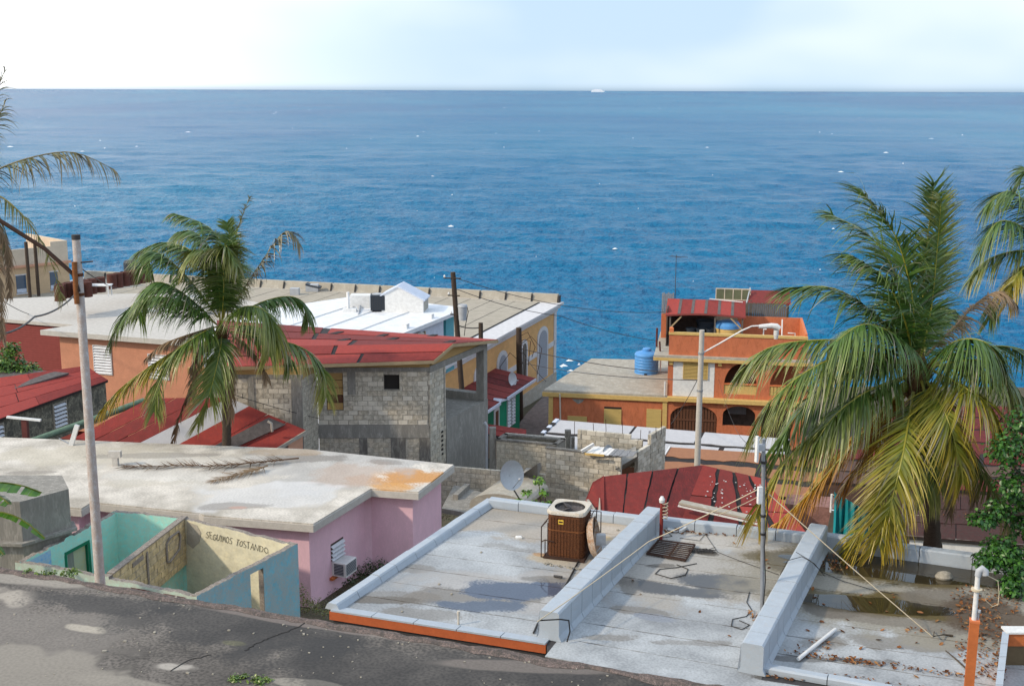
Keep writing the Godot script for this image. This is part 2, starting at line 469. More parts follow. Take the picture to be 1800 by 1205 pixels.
# courses of blocks on a mortar core, in the axes of t; top(x) gives the wall's height there
func block_wall(wall: Node3D, t: Transform3D, x0: float, x1: float, y0: float, y1: float, thick: float, holes := [], mats := ["block_a", "block_b", "block_c", "block_d"], ragged := 0.0) -> void:
	var core := MB.new()
	holed(core, x0 + 0.01, x1 - 0.01, y0, y1 - 0.22 if ragged > 0 else y1 - 0.012, -thick + 0.012, -0.012, holes)
	var inv := world_of(wall).affine_inverse() * t
	core.v = inv * core.v
	for i in core.n.size(): core.n[i] = inv.basis * core.n[i]
	part(core, "mortar", M.mortar, wall)
	var rows := int(round((y1 - y0) / 0.2))
	var k := int(wall.get_meta("blocks", 0))
	for r in rows:
		var y := y0 + 0.2 * r + 0.1
		var x := x0 - (0.2 if r % 2 else 0.0)
		while x < x1 - 0.02:
			var a := maxf(x, x0)
			var b := minf(x + 0.4, x1)
			x += 0.4
			if b - a < 0.06: continue
			if r == rows - 1 and rng.randf() < ragged: continue
			var spans := [[a, b]]
			for h in holes:
				if h[2] < y + 0.09 and h[3] > y - 0.09:
					var nxt := []
					for s in spans:
						if s[1] <= h[0] or s[0] >= h[1]: nxt.append(s)
						else:
							if s[0] < h[0] - 0.05: nxt.append([s[0], h[0]])
							if s[1] > h[1] + 0.05: nxt.append([h[1], s[1]])
					spans = nxt
			for s in spans:
				var l: float = s[1] - s[0] - 0.014
				if l < 0.05: continue
				l = snappedf(l, 0.02)
				var push := rng.randf_range(-0.009, 0.010)
				var bt := t * Transform3D(Basis(Vector3.UP, rng.randf_range(-0.006, 0.006)), Vector3((s[0] + s[1]) / 2, y, -thick / 2 + push))
				shared(block_mesh(l, 0.188, thick), "block", M[mats[rng.randi() % mats.size()]], wall, world_of(wall).affine_inverse() * bt, k)
				k += 1
	wall.set_meta("blocks", k)

func louvre(parent: Node3D, x0: float, x1: float, y0: float, y1: float, z: float, n: int, slat_mat := "louvre", frame_mat := "white_trim", tilt := 0.6, dark_mat := "dark") -> void:
	var w := MB.new()
	w.box(x0, x1, y0, y1, z - 0.06, z - 0.02)
	var win := part(w, "window", M[dark_mat], parent)
	var f := MB.new()
	for q in [[x0 - 0.05, x0, y0 - 0.05, y1 + 0.05], [x1, x1 + 0.05, y0 - 0.05, y1 + 0.05], [x0, x1, y1, y1 + 0.05], [x0, x1, y0 - 0.05, y0]]:
		f.box(q[0], q[1], q[2], q[3], z - 0.05, z + 0.04)
	part(f, "frame", M[frame_mat], win)
	var h := (y1 - y0) / n
	var s := MB.new()
	s.obox(Transform3D(), Vector3(x1 - x0 - 0.01, h * 1.02, 0.012))
	var sm := s.mesh()
	for i in n:
		shared(sm, "slat", M[slat_mat], win, Transform3D(Basis(Vector3.RIGHT, -tilt), Vector3((x0 + x1) / 2, y0 + h * (i + 0.5), z + 0.01)), i)

# ---------------------------------------------------------------- plants
const KINDS := {
	"green": [Color(0.030, 0.090, 0.020), Color(0.078, 0.155, 0.028), Color(0.19, 0.22, 0.05)],
	"tip": [Color(0.036, 0.095, 0.018), Color(0.105, 0.165, 0.026), Color(0.38, 0.32, 0.10)],
	"yellow": [Color(0.085, 0.13, 0.018), Color(0.27, 0.25, 0.025), Color(0.52, 0.30, 0.04)],
	"orange": [Color(0.24, 0.16, 0.018), Color(0.46, 0.22, 0.016), Color(0.44, 0.19, 0.04)],
	"dead": [Color(0.15, 0.10, 0.05), Color(0.24, 0.17, 0.11), Color(0.30, 0.22, 0.16)],
	"hang": [Color(0.10, 0.06, 0.035), Color(0.11, 0.07, 0.045), Color(0.12, 0.08, 0.055)],
	"sparse": [Color(0.13, 0.15, 0.03), Color(0.20, 0.18, 0.05), Color(0.26, 0.20, 0.09)],
	"broken": [Color(0.06, 0.09, 0.02), Color(0.16, 0.13, 0.06), Color(0.30, 0.22, 0.14)],
}

func spline(p: Array, t: float) -> Vector3:
	var n := p.size() - 1
	var f := clampf(t, 0.0, 1.0) * n
	var i := mini(int(f), n - 1)
	var a: Vector3 = p[maxi(i - 1, 0)]
	var b: Vector3 = p[i]
	var c: Vector3 = p[i + 1]
	var d: Vector3 = p[mini(i + 2, n)]
	return b.cubic_interpolate(c, a, d, f - i)

func frond(tree: Node3D, kind: String, pts: Array, lmax: float, hang: float, n: int, wind: float, wide := 0.036) -> void:
	var mb := MB.new()
	var cs: Array = KINDS[kind]
	var spine := []
	var rad := []
	for i in 17:
		spine.append(spline(pts, i / 16.0))
		rad.append(lerpf(0.032, 0.006, pow(i / 16.0, 0.7)))
	mb.col = Color(0.30, 0.28, 0.04) if kind in ["tip", "yellow", "green", "orange"] else cs[1]
	mb.tube(spine, rad, 5, false)
	var sparse := kind == "sparse" or kind == "broken"
	var ref := Vector3.UP
	var mid: Vector3 = pts[pts.size() / 2] - pts[0]
	for sd: float in [-1.0, 1.0]:
		var gaps := [rng.randf_range(0.2, 1.0), rng.randf_range(0.3, 1.0), rng.randf_range(0.5, 1.0)]
		for i in n:
			var t := 0.10 + 0.90 * (i + rng.randf() * 0.7) / n
			if sparse and rng.randf() < 0.35 + 0.3 * t: continue
			if gaps.any(func(q): return absf(t - q) < 0.022) and rng.randf() < 0.85: continue
			var wild := 1.0 if rng.randf() < 0.16 else 0.0
			var p := spline(pts, t)
			var tan := (spline(pts, minf(t + 0.02, 1.0)) - spline(pts, t - 0.02)).normalized()
			var side := tan.cross(ref)
			if side.length() < 0.35:
				side = side.lerp(tan.cross(Vector3(0.3, 0.2, 1.0)), 0.6)
			side = side.normalized() * sd
			var upv := side.cross(tan) * sd
			var prof := lmax * (0.30 + 0.70 * sin(PI * clampf(0.12 + 0.78 * t, 0, 1))) * rng.randf_range(0.66, 1.12)
			if kind == "dead" or kind == "hang": prof *= rng.randf_range(0.5, 1.0)
			var dir := (side * 0.85 + tan * (0.55 + 0.5 * t) + upv * 0.12 + Vector3.DOWN * hang * 0.35 + Vector3(rng.randf_range(-0.2, 0.2), rng.randf_range(-0.16, 0.12), rng.randf_range(-0.2, 0.2)) * (1.0 + 2.6 * wild)).normalized()
			var w := wide * rng.randf_range(0.8, 1.15) * (0.7 if kind in ["dead", "hang", "sparse"] else 1.0)
			var age := clampf(t * 0.75 + rng.randf_range(-0.2, 0.25), 0, 1)
			var cb: Color = cs[0].lerp(cs[1], age) * rng.randf_range(0.8, 1.25)
			var ct: Color = cs[1].lerp(cs[2], age) * rng.randf_range(0.8, 1.25)
			if rng.randf() < 0.07: ct = Color(0.40, 0.33, 0.26)
			var wid := tan.cross(dir).cross(dir)
			wid = (tan - dir * tan.dot(dir)).normalized()
			wid = (wid + upv * rng.randf_range(-0.5, 0.5)).normalized()
			var q := p
			var prev_l := q - wid * w * 0.5
			var prev_r := q + wid * w * 0.5
			var segs := 4
			var d := dir
			for k in segs:
				var f := (k + 1.0) / segs
				d = (d + Vector3.DOWN * (hang * (0.16 + 0.30 * f) + 0.35 * wild * f) + Vector3(-wind * 0.10 * f, 0, 0)).normalized()
				q += d * prof / segs
				var ww := w * (1.0 if k < 1 else 1.0 - 0.92 * pow(f, 1.6))
				var nl := q - wid * ww * 0.5
				var nr := q + wid * ww * 0.5
				var nn := wid.cross(d).normalized()
				if nn.y < 0: nn = -nn
				var c0 := cb.lerp(ct, float(k) / segs)
				var c1 := cb.lerp(ct, f)
				mb.leaf([prev_l, prev_r, nr], [nn, nn, nn], [c0, c0, c1])
				if k < segs - 1: mb.leaf([prev_l, nr, nl], [nn, nn, nn], [c0, c1, c1])
				prev_l = nl; prev_r = nr
	part(mb, "frond", M.dry_vc if kind in ["dead", "hang"] else M.leaf_vc, tree, true)

func palm(called: String, label: String, base: Vector3, top: Vector3, r: float, fronds: Array, wind: float, wide := 0.036) -> void:
	var t := thing(called, label, "palm tree", at(base), "coconut palms between the houses")
	var mb := MB.new()
	var pts := []
	var rr := []
	var h := top - base
	var rings := int(h.length() / 0.11)
	for i in rings + 1:
		var f := float(i) / rings
		pts.append(base + h * f + Vector3(sin(f * 3.0) * 0.10, 0, cos(f * 2.3) * 0.06 - 0.06) * sin(PI * f))
		rr.append(r * (1.25 - 0.4 * f) * (1.0 + (0.05 if i % 2 else -0.03)) * (1.0 + 0.5 * exp(-f * 14.0)))
	mb.tube(pts, rr, 12)
	part(mb, "trunk", M.palm_bark, t, true)
	var fb := MB.new()
	for k in 46:
		var a := rng.randf() * TAU
		var o := Vector3(cos(a), 0, sin(a))
		var s: Vector3 = top + Vector3(0, rng.randf_range(-0.55, 0.1), 0) + o * r * 0.7
		fb.tube([s, s + o * 0.14 + Vector3(0, 0.16, 0), s + o * 0.22 + Vector3(0, rng.randf_range(0.1, 0.45), 0)], [0.05, 0.035, 0.008], 5)
	fb.lathe([Vector2(0.0, -0.62), Vector2(r * 1.1, -0.5), Vector2(r * 1.5, -0.1), Vector2(r * 1.2, 0.25), Vector2(0.02, 0.55)], top, 12)
	part(fb, "crown_fibre", M.fibre, t, true)
	for k in 7:
		var a := TAU * k / 7.0 + 0.3
		var c := MB.new()
		c.lathe([Vector2(0.005, -0.12), Vector2(0.07, -0.08), Vector2(0.095, 0.0), Vector2(0.07, 0.08), Vector2(0.005, 0.12)], top + Vector3(cos(a) * 0.26, -0.28 - 0.1 * (k % 3), sin(a) * 0.26), 10, Basis(Vector3.RIGHT, 0.3 * sin(a)))
		part(c, "coconut", M.coconut, t, true)
	for f in fronds:
		frond(t, f[0], f[1], f[2], f[3], f[4], wind, wide)

# leaf-sized faces spread through lobes [centre, radii, count]
func leafage(mb: MB, lobes: Array, size: float, c0: Color, c1: Color, droop := 0.2) -> void:
	for l in lobes:
		for i in int(l[2]):
			var d := Vector3(rng.randfn(), rng.randfn(), rng.randfn()).normalized()
			var rad := pow(rng.randf(), 0.45)
			var p: Vector3 = l[0] + d * rad * l[1]
			var nn := (d * 0.7 + Vector3.UP * 0.8 + Vector3(rng.randfn(), rng.randfn(), rng.randfn()) * 0.45).normalized()
			var ax := nn.cross(Vector3(rng.randfn(), rng.randfn(), rng.randfn())).normalized()
			var ay := nn.cross(ax)
			var s := size * rng.randf_range(0.6, 1.2)
			mb.col = c0.lerp(c1, rng.randf()) * rng.randf_range(0.75, 1.3)
			var tip := p + ax * s - Vector3.UP * s * droop
			var m1 := p + ax * s * 0.5 + ay * s * 0.36
			var m2 := p + ax * s * 0.5 - ay * s * 0.36
			var nu := (nn + ay * 0.25).normalized()
			var nv := (nn - ay * 0.25).normalized()
			mb.leaf([p, tip, m1], [nn, nn, nu], [mb.col, mb.col, mb.col])
			mb.leaf([p, m2, tip], [nn, nv, nn], [mb.col, mb.col, mb.col])

func shrub(called: String, label: String, category: String, lobes: Array, size: float, c0: Color, c1: Color, stems: Array, group := "") -> void:
	var t := thing(called, label, category, at(stems[0][0] if stems.size() else lobes[0][0]), group)
	var mb := MB.new()
	leafage(mb, lobes, size, c0, c1)
	part(mb, "crown", M.leaf_vc, t, true)
	var k := 0
	for s in stems:
		var sb := MB.new()
		sb.tube(s.slice(0, -1), s[-1], 8)
		part(sb, "trunk" if k == 0 else "branch", M.bark, t, true)
		k += 1

func wire(label: String, pts: Array, r: float, sag: float, m := "wire", called := "overhead_wire", cat := "wire", group := "") -> void:
	var mb := MB.new()
	var line := []
	for i in pts.size() - 1:
		var s := 14
		for k in s + (1 if i == pts.size() - 2 else 0):
			var f := float(k) / s
			line.append(pts[i].lerp(pts[i + 1], f) + Vector3.DOWN * sag * 4.0 * f * (1.0 - f))
	mb.tube(line, r, 5)
	solo(mb, called, M[m], label, cat, group)

# a painted plan texture: base colours mixed by noise, then soft-edged patches [centre, rx, rz, turn, colour, strength, wobble, wet]
func painted(key: String, size: Vector2i, org: Vector2, ax: Vector2, w: float, d: float, base: Array, patches: Array, rough: Array, sd: int) -> Transform2D:
	var az := Vector2(ax.y, -ax.x)
	var px := 512.0 / size.x
	var na := noise_bytes(size, sd, 0.006 * px, 5)
	var nb := noise_bytes(size, sd + 3, 0.03 * px, 4)
	var nc := noise_bytes(size, sd + 5, 0.42 * px, 3)
	var cols := PackedByteArray()
	cols.resize(size.x * size.y * 3)
	var rou := PackedByteArray()
	rou.resize(size.x * size.y)
	var pre := []
	for q in patches:
		var rel: Vector2 = q[0] - org
		var R: float = maxf(q[1], q[2]) * 2.2
		pre.append([rel.dot(ax), rel.dot(az), q[1], q[2], cos(q[3]), sin(q[3]), q[4], q[5], q[6], q[7], R])
	for j in size.y:
		var z := (1.0 - (j + 0.5) / size.y) * d
		for i in size.x:
			var k := j * size.x + i
			var x := (i + 0.5) / size.x * w
			var a := na[k] / 255.0
			var b := nb[k] / 255.0
			var g := nc[k] / 255.0
			var t := clampf((a * 0.65 + b * 0.35 - 0.5) * 2.6 + 0.5, 0.0, 1.0)
			var c: Color = base[0].lerp(base[1], t)
			c = c * (1.0 + (g - 0.5) * (0.6 if base.size() < 3 else 1.5)) * (0.82 + 0.36 * b)
			var ro: float = rough[0]
			if nc[k] > 188 and nb[k] > 110: c = c * 0.74
			if nc[k] < 60 and nb[k] < 120: c = c * 1.14
			for q in pre:
				var dx: float = x - q[0]
				var dz: float = z - q[1]
				if absf(dx) > q[10] or absf(dz) > q[10]: continue
				var ex: float = (dx * q[4] + dz * q[5]) / q[2]
				var ez: float = (dz * q[4] - dx * q[5]) / q[3]
				var e: float = sqrt(ex * ex + ez * ez) + (a * 0.6 + b * 0.4 - 0.5) * q[8] * 2.0 + (g - 0.5) * 0.25
				var s: float = (1.0 - smoothstep(0.8, 1.15, e)) * q[7]
				if s > 0.0:
					c = c.lerp(q[6] * (0.85 + 0.3 * g), s)
					ro = lerpf(ro, q[9], s)
			cols[k * 3] = int(255.0 * clampf(linear_to_s(c.r), 0, 1)); cols[k * 3 + 1] = int(255.0 * clampf(linear_to_s(c.g), 0, 1)); cols[k * 3 + 2] = int(255.0 * clampf(linear_to_s(c.b), 0, 1))
			rou[k] = int(255.0 * clampf(ro, 0, 1))
	T[key] = ImageTexture.create_from_image(Image.create_from_data(size.x, size.y, false, Image.FORMAT_RGB8, cols))
	T[key + "_rough"] = ImageTexture.create_from_image(Image.create_from_data(size.x, size.y, false, Image.FORMAT_L8, rou))
	var m := mat(key, Color(1, 1, 1), 1.0, {tex = key, rough_tex = T[key + "_rough"], uv = 1, scale = 1.0, spec = 0.5})
	m.texture_repeat = false
	return Transform2D(Vector2(ax.x / w, -az.x / d), Vector2(ax.y / w, -az.y / d), Vector2(-org.dot(ax) / w, 1.0 + org.dot(az) / d))

func linear_to_s(x: float) -> float:
	return 1.055 * pow(x, 0.41667) - 0.055 if x > 0.0031 else x * 12.92

# ---------------------------------------------------------------- the place
func _ready() -> void:
	rng.seed = 20
	var cam := Camera3D.new()
	cam.name = "camera"
	cam.fov = 31.53
	cam.near = 0.3
	cam.far = 200000.0
	cam.position = Vector3(0, 26, 0)
	cam.basis = Basis(Vector3.RIGHT, deg_to_rad(-11.757)) * Basis(Vector3.BACK, deg_to_rad(0.19))
	add_child(cam)
	cam.current = true
	var env := Environment.new()
	env.background_mode = Environment.BG_SKY
	env.sky = Sky.new()
	env.sky.sky_material = sky_material()
	env.background_energy_multiplier = 1.42
	env.ambient_light_source = Environment.AMBIENT_SOURCE_SKY
	env.reflected_light_source = Environment.REFLECTION_SOURCE_SKY
	env.tonemap_mode = Environment.TONE_MAPPER_LINEAR
	env.tonemap_exposure = 1.2
	env.sdfgi_enabled = true
	env.ssao_enabled = true
	env.ssil_enabled = true
	var we := WorldEnvironment.new()
	we.name = "world"
	we.environment = env
	add_child(we)
	var sun := DirectionalLight3D.new()
	sun.name = "sun"
	sun.light_energy = 0.75
	sun.light_color = Color(1.0, 0.93, 0.82)
	sun.light_angular_distance = 2.5
	sun.shadow_enabled = true
	add_child(sun)
	sun.look_at_from_position(Vector3(-80, 58, 34), Vector3.ZERO)
	make_materials()
	sea_and_land()
	front_roof()
	grey_roofs()
	ruin_and_pink()
	left_houses()
	block_house()
	seaside_houses()
	orange_house()
	middle_yards()
	things_on_roofs()
	street_things()
	plants()

func sky_material() -> PanoramaSkyMaterial:
	var w := 1024
	var h := 512
	var im := Image.create(w, h, false, Image.FORMAT_RGBF)
	var f := FastNoiseLite.new()
	f.seed = 12; f.frequency = 0.9; f.fractal_octaves = 5
	var sun := Vector3(-80, 58, 34).normalized()
	for j in h:
		var el := (0.5 - (j + 0.5) / h) * PI
		for i in w:
			var az := (i + 0.5) / w * TAU
			var d := Vector3(sin(az) * cos(el), sin(el), -cos(az) * cos(el))
			var y := maxf(d.y, 0.0)
			var c := Color(0.34, 0.475, 0.60).lerp(Color(0.36, 0.46, 0.61), pow(y, 0.55))
			c = c.lerp(Color(0.43, 0.51, 0.58), exp(-y * 9.0) * 0.5)
			var g := maxf(d.dot(sun), 0.0)
			c = c.lerp(Color(1.08, 1.11, 1.14), clampf(pow(g, 2.2) * 0.75 + 0.0, 0, 1) * exp(-y * 0.6) + 0.25 * pow(g, 12.0))
			var side := clampf(0.06 - 2.3 * d.x, 0.0, 1.0)
			c = c.lerp(Color(1.04, 1.05, 1.06), clampf(side * side * 1.1, 0.0, 0.95) * exp(-y * 2.2))
			var cl := f.get_noise_3d(d.x * 1.6, d.y * 5.0, d.z * 1.6)
			c = c.lerp(Color(0.74, 0.76, 0.79), clampf(cl * 1.1 + 0.10, 0.0, 0.5))
			if d.y < 0.0:
				c = c.lerp(Color(0.10, 0.17, 0.24), smoothstep(0.0, 0.12, -d.y))
			im.set_pixel(i, j, c)
	var m := PanoramaSkyMaterial.new()
	m.panorama = ImageTexture.create_from_image(im)
	return m

func ground_height(x: float, z: float) -> float:
	var k := [[30.0, 17.5], [-6.0, 16.0], [-18.0, 13.0], [-27.0, 10.9], [-37.0, 10.5], [-43.0, 8.6], [-50.0, 6.6], [-58.0, 5.4], [-70.0, 4.4], [-78.0, 4.0], [-93.0, 3.2], [-97.0, 1.5], [-103.0, -2.5], [-130.0, -8.0]]
	var y := -8.0
	if z > 30.0: y = 17.5
	for i in k.size() - 1:
		if z <= k[i][0] and z > k[i + 1][0]:
			y = lerpf(k[i + 1][1], k[i][1], smoothstep(0.0, 1.0, (z - k[i + 1][0]) / (k[i][0] - k[i + 1][0])))
	return y + 0.12 * noise.get_noise_2d(x * 30.0, z * 30.0) - maxf(0.0, -x - 30.0) * 0.0

func sea_and_land() -> void:
	# ground sheet
	noise.seed = 4
	noise.frequency = 0.02
	var mb := MB.new()
	var nx := 120
	var nz := 110
	var g := func(i: int, j: int) -> Vector3:
		var x := -90.0 + 180.0 * i / nx
		var z := 30.0 - 160.0 * j / nz
		return Vector3(x, ground_height(x, z), z)
	for j in nz:
		for i in nx:
			mb.quad(g.call(i, j), g.call(i, j + 1), g.call(i + 1, j + 1), g.call(i + 1, j))
	var land := part(mb, "ground", M.dirt, self)
	tag(land, "bare earth and weeds sloping down between the houses to the sea", "ground", "", "structure")
	var sb := MB.new()
	var st := [[-2.0, -60.0], [-0.6, -72.0], [0.9, -81.0], [3.2, -93.0]]
	for i in 3:
		var a: Array = st[i]
		var b: Array = st[i + 1]
		for k in 8:
			var z0 := lerpf(a[1], b[1], k / 8.0)
			var z1 := lerpf(a[1], b[1], (k + 1) / 8.0)
			var x0 := lerpf(a[0], b[0], k / 8.0)
			var x1 := lerpf(a[0], b[0], (k + 1) / 8.0)
			for q in [[0.0, 1.2], [1.2, 2.4], [2.4, 3.6]]:
				sb.quad(Vector3(x0 + q[0], ground_height(x0 + q[0], z0) + 0.10, z0), Vector3(x0 + q[1], ground_height(x0 + q[1], z0) + 0.10, z0), Vector3(x1 + q[1], ground_height(x1 + q[1], z1) + 0.10, z1), Vector3(x1 + q[0], ground_height(x1 + q[0], z1) + 0.10, z1))
	tag(part(sb, "street", M.street, self), "narrow pinkish street running down to the shore beside the green house", "street", "", "structure")
	# the sea: waves that die out into ripples of the normal map with distance
	var waves := []
	for k in 36:
		var lam := 1.5 * pow(1.125, k)
		var dir := deg_to_rad(-80.0 + rng.randf_range(-58.0, 58.0))
		waves.append([TAU / lam, cos(dir), sin(dir), 0.0150 * pow(lam, 0.80) / (1.0 + pow(lam / 16.0, 1.3)) * rng.randf_range(0.7, 1.3), rng.randf() * TAU, lam])
	var sea := MB.new()
	var cols := 460
	var rows := 470
	var vs := PackedVector3Array()
	var ns := PackedVector3Array()
	var us := PackedVector2Array()
	var cs := PackedColorArray()
	var ix := PackedInt32Array()
	var patch := FastNoiseLite.new()
	patch.seed = 31; patch.frequency = 0.01; patch.fractal_octaves = 3
	for j in rows + 1:
		var f := float(j) / rows
		var r := 26.0 / maxf(26.0 / 84.0 * (1.0 - f), 26.0 / 90000.0)
		var cell := r * r / 26.0 * (26.0 / 84.0 / rows)
		cell = maxf(cell, r * 1.15 / cols)
		var amp := []
		for q in waves:
			amp.append(q[3] * exp(-pow(cell / q[5] * 1.1, 2.0)))
		for i in cols + 1:
			var az := lerpf(-0.62, 0.62, float(i) / cols)
			var x := sin(az) * r
			var z := -cos(az) * r
			var y := 0.0
			var gx := 0.0
			var gz := 0.0
			for k in waves.size():
				var m: float = amp[k]
				if m < 0.0006: continue
				var q: Array = waves[k]
				var ph: float = q[0] * (x * q[1] + z * q[2]) + q[4]
				y += m * sin(ph)
				var dd: float = m * q[0] * cos(ph)
				gx += dd * q[1]; gz += dd * q[2]
			for q in [3.0, 7.0, 17.0, 45.0, 120.0, 320.0]:
				if q < cell * 2.2 or q > cell * 40.0: continue
				var s: float = 55.0 / q
				var ta: float = 1.0 if q < 40.0 else (0.6 if q < 100.0 else 0.35)
				gx += 0.10 * ta * patch.get_noise_2d(x * s * 0.8, z * s)
				gz += 0.30 * ta * patch.get_noise_2d(x * s * 0.8 + 5000.0, z * s)
			vs.append(Vector3(x, y, z))
			ns.append(Vector3(-gx, 1.0, -gz).normalized())
			us.append(Vector2(x, z) / 26.0)
			var shore := clampf((112.0 - r) / 26.0, 0.0, 1.0)
			var pn := patch.get_noise_2d(x * 0.35, z * 0.12) * 0.5 + patch.get_noise_2d(x * 0.06 + 900.0, z * 0.02) * 0.7
			var c := Color(0.009, 0.098, 0.245).lerp(Color(0.023, 0.19, 0.325), clampf(0.5 + pn, 0, 1) * 0.8)
			c = c.lerp(Color(0.045, 0.24, 0.32), shore * 0.7)
			cs.append(c)
	for j in rows:
		for i in cols:
			var a := j * (cols + 1) + i
			ix.append_array([a, a + cols + 1, a + 1, a + 1, a + cols + 1, a + cols + 2])
	var arr := []
	arr.resize(Mesh.ARRAY_MAX)
	arr[Mesh.ARRAY_VERTEX] = vs; arr[Mesh.ARRAY_NORMAL] = ns; arr[Mesh.ARRAY_TEX_UV] = us; arr[Mesh.ARRAY_COLOR] = cs; arr[Mesh.ARRAY_INDEX] = ix
	var am := ArrayMesh.new()
	am.add_surface_from_arrays(Mesh.PRIMITIVE_TRIANGLES, arr)
	var o := MeshInstance3D.new()
	o.name = "sea"
	o.mesh = am
	o.material_override = sea_material()
	add_child(o)
	tag(o, "open blue sea with short choppy waves reaching the horizon", "sea", "", "structure")
	# the rest of the water round about, just below the waves
	var wb := MB.new()
	for q in [[-90000.0, -1500.0, -1500.0, 200.0], [1500.0, 90000.0, -1500.0, 200.0], [-1500.0, -48.0, -1500.0, -40.0], [48.0, 1500.0, -1500.0, -40.0]]:
		wb.quad(Vector3(q[0], -0.9, q[3]), Vector3(q[1], -0.9, q[3]), Vector3(q[1], -0.9, q[2]), Vector3(q[0], -0.9, q[2]))
	var wm: StandardMaterial3D = sea_material().duplicate()
	wm.vertex_color_use_as_albedo = false
	wm.albedo_color = Color(0.015, 0.10, 0.21).linear_to_srgb()
	tag(part(wb, "water", wm, self), "open sea beyond both sides of the view", "water", "", "structure")
	# whitecaps
	var mm := MultiMesh.new()
	mm.transform_format = MultiMesh.TRANSFORM_3D
	var cap := MB.new()
	for k in 9:
		var a0 := TAU * k / 9.0
		var a1 := TAU * (k + 1) / 9.0
		cap.tri(Vector3(0, 0.16, 0), Vector3(cos(a1) * (1.0 + 0.3 * sin(a1 * 3.0)), 0.0, -sin(a1) * 0.4), Vector3(cos(a0) * (1.0 + 0.3 * sin(a0 * 3.0)), 0.0, -sin(a0) * 0.4))
	mm.mesh = cap.mesh()
	mm.instance_count = 80
	for k in 80:
		var fr := rng.randf()
		var r := 26.0 / (0.012 + 0.16 * pow(fr, 2.0))
		var az := rng.randf_range(-0.45, 0.45)
		var s := (pow(rng.randf(), 3.0) * 0.7 + 0.12) * clampf(r / 320.0, 0.3, 3.0)
		mm.set_instance_transform(k, Transform3D(Basis(Vector3.UP, rng.randf_range(-0.5, 0.5)).scaled(Vector3(s, rng.randf_range(0.6, 2.0), s)), Vector3(sin(az) * r, 0.12, -cos(az) * r)))
	var mi := MultiMeshInstance3D.new()
	mi.name = "whitecap_foam"
	mi.multimesh = mm
	mi.material_override = M.foam
	add_child(mi)
	tag(mi, "scattered whitecaps breaking on the open sea", "foam", "", "stuff")
	# surf along the shore
	var sf := MB.new()
	for k in 80:
		var x := rng.randf_range(-3.0, 14.0)
		var z := -rng.randf_range(101.0, 116.0) + absf(x - 5.0) * 0.2
		var s := rng.randf_range(0.06, 0.32)
		for e in 7:
			var a0 := TAU * e / 7.0
			var a1 := TAU * (e + 1) / 7.0
			sf.tri(Vector3(x, 0.42, z), Vector3(x + cos(a1) * s * 1.8, 0.2, z - sin(a1) * s * 0.6), Vector3(x + cos(a0) * s * 1.8, 0.2, z - sin(a0) * s * 0.6))
	tag(part(sf, "surf_foam", M.foam, self), "white surf breaking on the rocks between the ochre building and the orange house", "foam", "", "stuff")
	# shore rocks
	var spots := [[5.2, -99.0, 1.6], [6.8, -100.5, 1.2], [4.2, -100.6, 1.0], [8.6, -99.4, 1.5], [3.0, -98.2, 0.9], [10.4, -100.0, 1.3], [0.5, -100.2, 1.1]]
	var looks := ["shore rock nearest the end of the street", "low shore rock lying farthest out in the surf", "small rock left of the end of the street", "wide dark rock behind the concrete terrace", "small rock under the ochre building's far corner", "shore rock hidden low behind the blue tank", "rock below the ochre building's sea wall"]
	for k in spots.size():
		var rb := MB.new()
		var q: Array = spots[k]
		rb.lathe([Vector2(q[2] * 1.3, -1.5), Vector2(q[2] * 1.15, 0.2), Vector2(q[2] * 0.8, 0.9), Vector2(q[2] * 0.4, 1.3), Vector2(0.01, 1.4)], Vector3.ZERO, 9)
		for e in rb.v.size():
			rb.v[e] += Vector3(noise.get_noise_3dv(rb.v[e] * 40.0), noise.get_noise_3dv(rb.v[e] * 40.0 + Vector3(50, 0, 0)) * 0.7, noise.get_noise_3dv(rb.v[e] * 40.0 + Vector3(0, 50, 9))) * q[2] * 0.7
		rb.v = Transform3D(Basis(), Vector3(q[0], ground_height(q[0], q[1]) + 0.2, q[1])) * rb.v
		solo(rb, "shore_rock", M.rock, looks[k], "rock", "rocks along the shore")
	# ship on the horizon
	var ship := thing("cruise_ship", "white cruise ship far out on the horizon", "ship", at(Vector3(1234.611, 2.546, -18000) * Vector3(1, 0, 1)))
	var hb := MB.new()
	var hull := PackedVector2Array([Vector2(-90, 2), Vector2(88, 2), Vector2(104, 19), Vector2(-94, 19), Vector2(-98, 12)])
	hb.face(hull, -13, 13)
	part(hb, "hull", M.ship_white, ship)
	var db := MB.new()
	db.box(-86, 70, 19, 29, -12, 12); db.box(-74, 58, 29, 38, -11, 11); db.box(-40, 40, 38, 43, -9, 9)
	part(db, "superstructure", M.ship_white, ship)
	var fu := MB.new()
	fu.lathe([Vector2(7, 43), Vector2(5.5, 55)], Vector3(-22, 0, 0), 12)
	part(fu, "funnel", M.bluewhite, ship)
	var ma := MB.new()
	ma.tube([Vector3(34, 43, 0), Vector3(34, 54, 0)], 0.8, 6)
	part(ma, "mast", M.ship_white, ship)

var sea_mat: StandardMaterial3D
func sea_material() -> StandardMaterial3D:
	if sea_mat: return sea_mat
	var f := FastNoiseLite.new()
	f.seed = 77; f.frequency = 0.013; f.fractal_octaves = 5; f.fractal_gain = 0.55
	var im := f.get_seamless_image(1024, 1024)
	im.convert(Image.FORMAT_L8)
	im.bump_map_to_normal_map(14.0)
	var m := StandardMaterial3D.new()
	m.resource_name = "sea_water"
	m.vertex_color_use_as_albedo = true
	m.roughness = 0.22
	m.metallic_specular = 0.10
	m.normal_enabled = true
	m.normal_texture = ImageTexture.create_from_image(im)
	m.normal_scale = 1.7
	m.uv1_scale = Vector3(1.0, 1.0, 1.0)
	sea_mat = m
	return m

